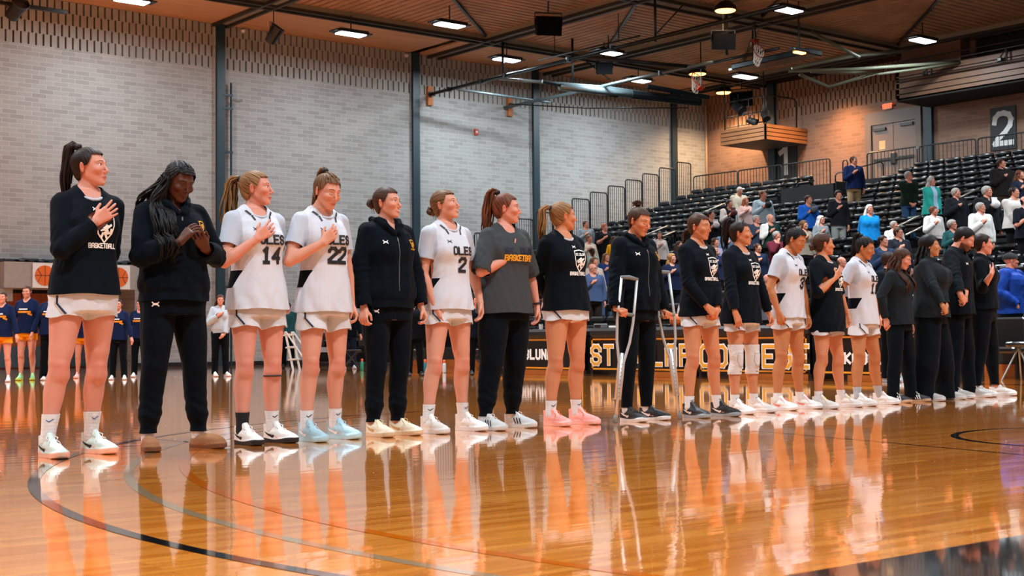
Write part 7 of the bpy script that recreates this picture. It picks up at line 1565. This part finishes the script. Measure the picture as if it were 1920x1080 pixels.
# courtside chairs
def chair(loc, rz, lab, grp, first=[None]):
    if first[0] is None:
        r = empty('folding_chair', (0, 0, 0), 0); mb = MB(); mb.rbox(-.22, .22, -.21, .21, .43, .48, .02); mb.build('seat', M_pad, r); mb = MB(); mb.rbox(-.22, .22, .20, .25, .56, .88, .02); mb.build('backrest', M_pad, r)
        for s_ in (-1, 1):
            mb = MB(); mb.tube([(s_ * .24, -.24, 0), (s_ * .24, .22, .56), (s_ * .24, .24, .86)], .013, 6); mb.build('leg', M_black, r); mb = MB(); mb.tube([(s_ * .24, .26, 0), (s_ * .24, -.18, .46)], .013, 6); mb.build('leg', M_black, r)
        first[0] = r
    else: r = copy_tree(first[0])
    r.location = loc; r.rotation_euler = (0, 0, rz); tag(r, lab, 'chair', grp); return r
for px, lab in ((660, 'black folding chair with a jacket on it behind the joined hands'), (712, 'black folding chair partly hidden by the smiling player in black'), (778, 'black folding chair between the smiling player and number 2'), (890, 'black folding chair between number 2 and the grey T-shirt')):
    q = gz(px, 693); chair((float(q[0]), float(q[1]), 0), .9, lab, 'black folding chairs at courtside')
q = gz(1910, 712); q = q * .98
r = empty('stool', (float(q[0]), float(q[1]), 0), 0, 'black round-topped folding stool at the picture edge', 'stool'); mb = MB(); mb.lathe([(.16, .50), (.18, .53), (.18, .56), (.15, .58)], n=18); mb.build('seat', M_pad, r)
for a in (.4, 2.5, 4.6): mb = MB(); mb.tube([(.02, 0, .5), (.26 * math.cos(a), .26 * math.sin(a), 0)], .014, 6); mb.build('leg', M_grey, r)
def bottle(px, py, col, lab):
    q = gz(px, py); r = empty('water_bottle', (float(q[0]), float(q[1]), 0), 0, lab, 'bottle', 'bottles on the floor by the chairs'); mb = MB(); mb.lathe([(.035, 0), (.038, .02), (.038, .17), (.028, .2), (.02, .21)], n=14); mb.build('body', mat('bottle ' + col, col, .3), r, smooth=True); mb = MB(); mb.lathe([(.028, .21), (.028, .25), (.012, .27)], n=12); mb.build('cap', mat('bottle cap', '#e0521c', .4), r)
bottle(679, 694, '#2a8a6a', 'green bottle with orange cap on the floor behind the joined hands'); bottle(797, 697, '#2f6f78', 'teal bottle with orange cap between the smiling player and number 2'); bottle(833, 699, '#b8c0c4', 'pale bottle with orange cap behind the legs of number 2')
for k in range(5):
    y = 11.9 - k * .58; r = empty('courtside_seat', (19.3, y, 0), 0, 'black padded courtside chair in front of the stand, chair %s from the stool' % ('first', 'second', 'third', 'fourth', 'fifth')[k], 'seat', 'padded courtside chairs'); mb = MB(); mb.rbox(.2, .28, -.26, .26, .45, .96, .03); mb.build('backrest', M_pad, r); mb = MB(); mb.rbox(-.1, .2, -.25, .25, .40, .50, .03); mb.build('seat', M_pad, r); mb = MB(); mb.box(0, .2, -.24, -.2, 0, .42); mb.box(0, .2, .2, .24, 0, .42); mb.build('frame', M_black, r)
r = empty('step_ladder', tuple(gz(556, 694)), .6, 'white step ladder standing behind the number 14 player', 'ladder'); mb = MB()
for s_ in (-1, 1): mb.box(s_ * .18 - .02, s_ * .18 + .02, -.02, .02, 0, .95, M=Matrix.Rotation(-.22, 4, 'X'))
mb.build('rails', M_white, r); mb = MB()
for z in (.25, .55, .85): mb.box(-.22, .22, -.04, .06, z, z + .03, M=Matrix.Rotation(-.22, 4, 'X'))
mb.build('steps', M_white, r); mb = MB(); mb.tube([(-.22, -.5, 0), (-.2, .18, .92)], .02, 6); mb.tube([(.22, -.5, 0), (.2, .18, .92)], .02, 6); mb.build('rear_legs', M_white, r)
# ================================================================== VISITING TEAM AND COURTSIDE PEOPLE
N_navy = cloth('navy warmup', '#0f1c3c', .8, .3, 9); N_or = cloth('orange shorts', '#e08a14', .8, .3, 9)
def floorp(hx, hy, fy, label, top_, bot, hr, **kw):
    g = gz(hx, fy); dep = depth(g); H = (fy - hy) * dep / FPX
    P = dict(loc=(float(g[0]), float(g[1]), 0), rz=math.radians(kw.pop('rzd', -38)), H=min(max(H, 1.5), 1.95), label=label, group=kw.pop('group', 'visiting team standing by the far doors'), skin=kw.pop('skin_', 'pink'), hair=hr, armR='hold', armL='hold', h=.0095, seed=int(hx), top=top_, bottom=bot, shoe=SHW); P.update(kw)
    person('person', P); return P
def visit(P):
    P['_topbvh'] = BVHTree.FromPolygons([tuple(v.co) for v in P['_top'].data.vertices], [tuple(p.vertices) for p in P['_top'].data.polygons])
    marks(P, [(text_lines('C', .03), .008, M_lw, 'shirt_mark', 0, 1.36)] [:0] + [([[(-.09, .03), (.05, .03)]], .022, M_lw, 'shirt_text_band', 0, 1.27), ([[(-.11, 0), (.10, 0)], [(.07, -.03), (.11, -.05)]], .035, mat('print orange', '#e8981c', .6), 'shirt_print', 0, 1.25)])
NT = dict(kind='long', mat=N_navy, hem=.86); NS = dict(kind='shorts', mat=N_or, hem=.74); NB = dict(kind='wide', mat=K_pant)
green = dict(kind='coarse', up=sup('lime and teal', '#8fd08a'), sole=ssole('lime', '#c8d84a'))
visit(floorp(50, 534, 713, 'visiting player in navy and orange with lime shoes, left of the first player', NT, NS, ('lowbun', 'brown'), shoe=green, head=(-4, 0, 0)))
visit(floorp(4, 545, 716, 'visiting player in navy and orange cut by the left picture edge', NT, NS, ('lowpony', 'brown'), hairlen=.15))
visit(floorp(96, 540, 713, 'visiting team member in navy top and long black skirt, mostly behind the first player', NT, NB, ('bun', 'brown'), bw=1.15))
visit(floorp(222, 562, 712, 'visiting player in navy top and black trousers between the first two players', NT, dict(kind='straight', mat=K_pant), ('lowbun', 'dkbrown')))
visit(floorp(262, 560, 707, 'visiting player in navy top mostly behind the braided player', NT, dict(kind='straight', mat=K_pant), ('lowbun', 'dkbrown')))
visit(floorp(156, 556, 709, 'visiting player with pink shoes hidden behind the first player', NT, NS, ('lowbun', 'brown'), shoe=dict(kind='coarse', up=sup('pink', '#e8a49c'), sole=ssole('pink', '#eeb4a8'))))
floorp(413, 551, 706, 'person in a pale grey hooded sweatshirt and black trousers behind the blonde ponytail', dict(kind='hoodie', mat=cloth('pale grey fleece', '#a9b3ba'), hem=.92, neck='zip'), dict(kind='straight', mat=K_pant), ('long', 'brown'), armR='heart', armL='clasp', hairlen=.2, rzd=-20, group='people by the brick wall')
floorp(540, 566, 690, 'person in a teal top and black trousers behind number 14', dict(kind='long', mat=cloth('teal top', '#24545c'), hem=.84), dict(kind='straight', mat=K_pant), ('short', 'black'), male=True, armR='clasp', armL='clasp', shoe=SHK, skin_='fair', group='people by the brick wall')
floorp(655, 566, 692, 'person in dark clothes with white shoes behind the joined hands of number 22', dict(kind='long', mat=K_bl, hem=.86), dict(kind='straight', mat=cloth('dark navy trousers', '#151c2c')), ('short', 'brown'), male=True, group='people by the brick wall', skin_='fair')
floorp(778, 552, 705, 'person in black with a white shirt collar behind the smiling player', dict(kind='coat', mat=K_bl, hem=.8, neck='zip'), dict(kind='straight', mat=K_pant), ('short', 'grey'), male=True, shoe=SHK, group='people by the brick wall', skin_='pink')
floorp(895, 552, 703, 'person in black between number 2 and the grey T-shirt', dict(kind='long', mat=K_bl, hem=.8), dict(kind='straight', mat=K_pant), ('short', 'dkbrown'), male=True, shoe=SHK, group='people by the brick wall', skin_='fair')
# officials behind the scorer's tables
floorp(1671, 469, 716, 'man with short dark hair and beard in black, behind the short person with wavy hair', dict(kind='long', mat=K_bl, hem=.85), dict(kind='straight', mat=K_pant), ('short', 'dkbrown'), male=True, beard=True, rzd=0, head=(40, 0, 0), group="people behind the scorer's tables", skin_='pink')
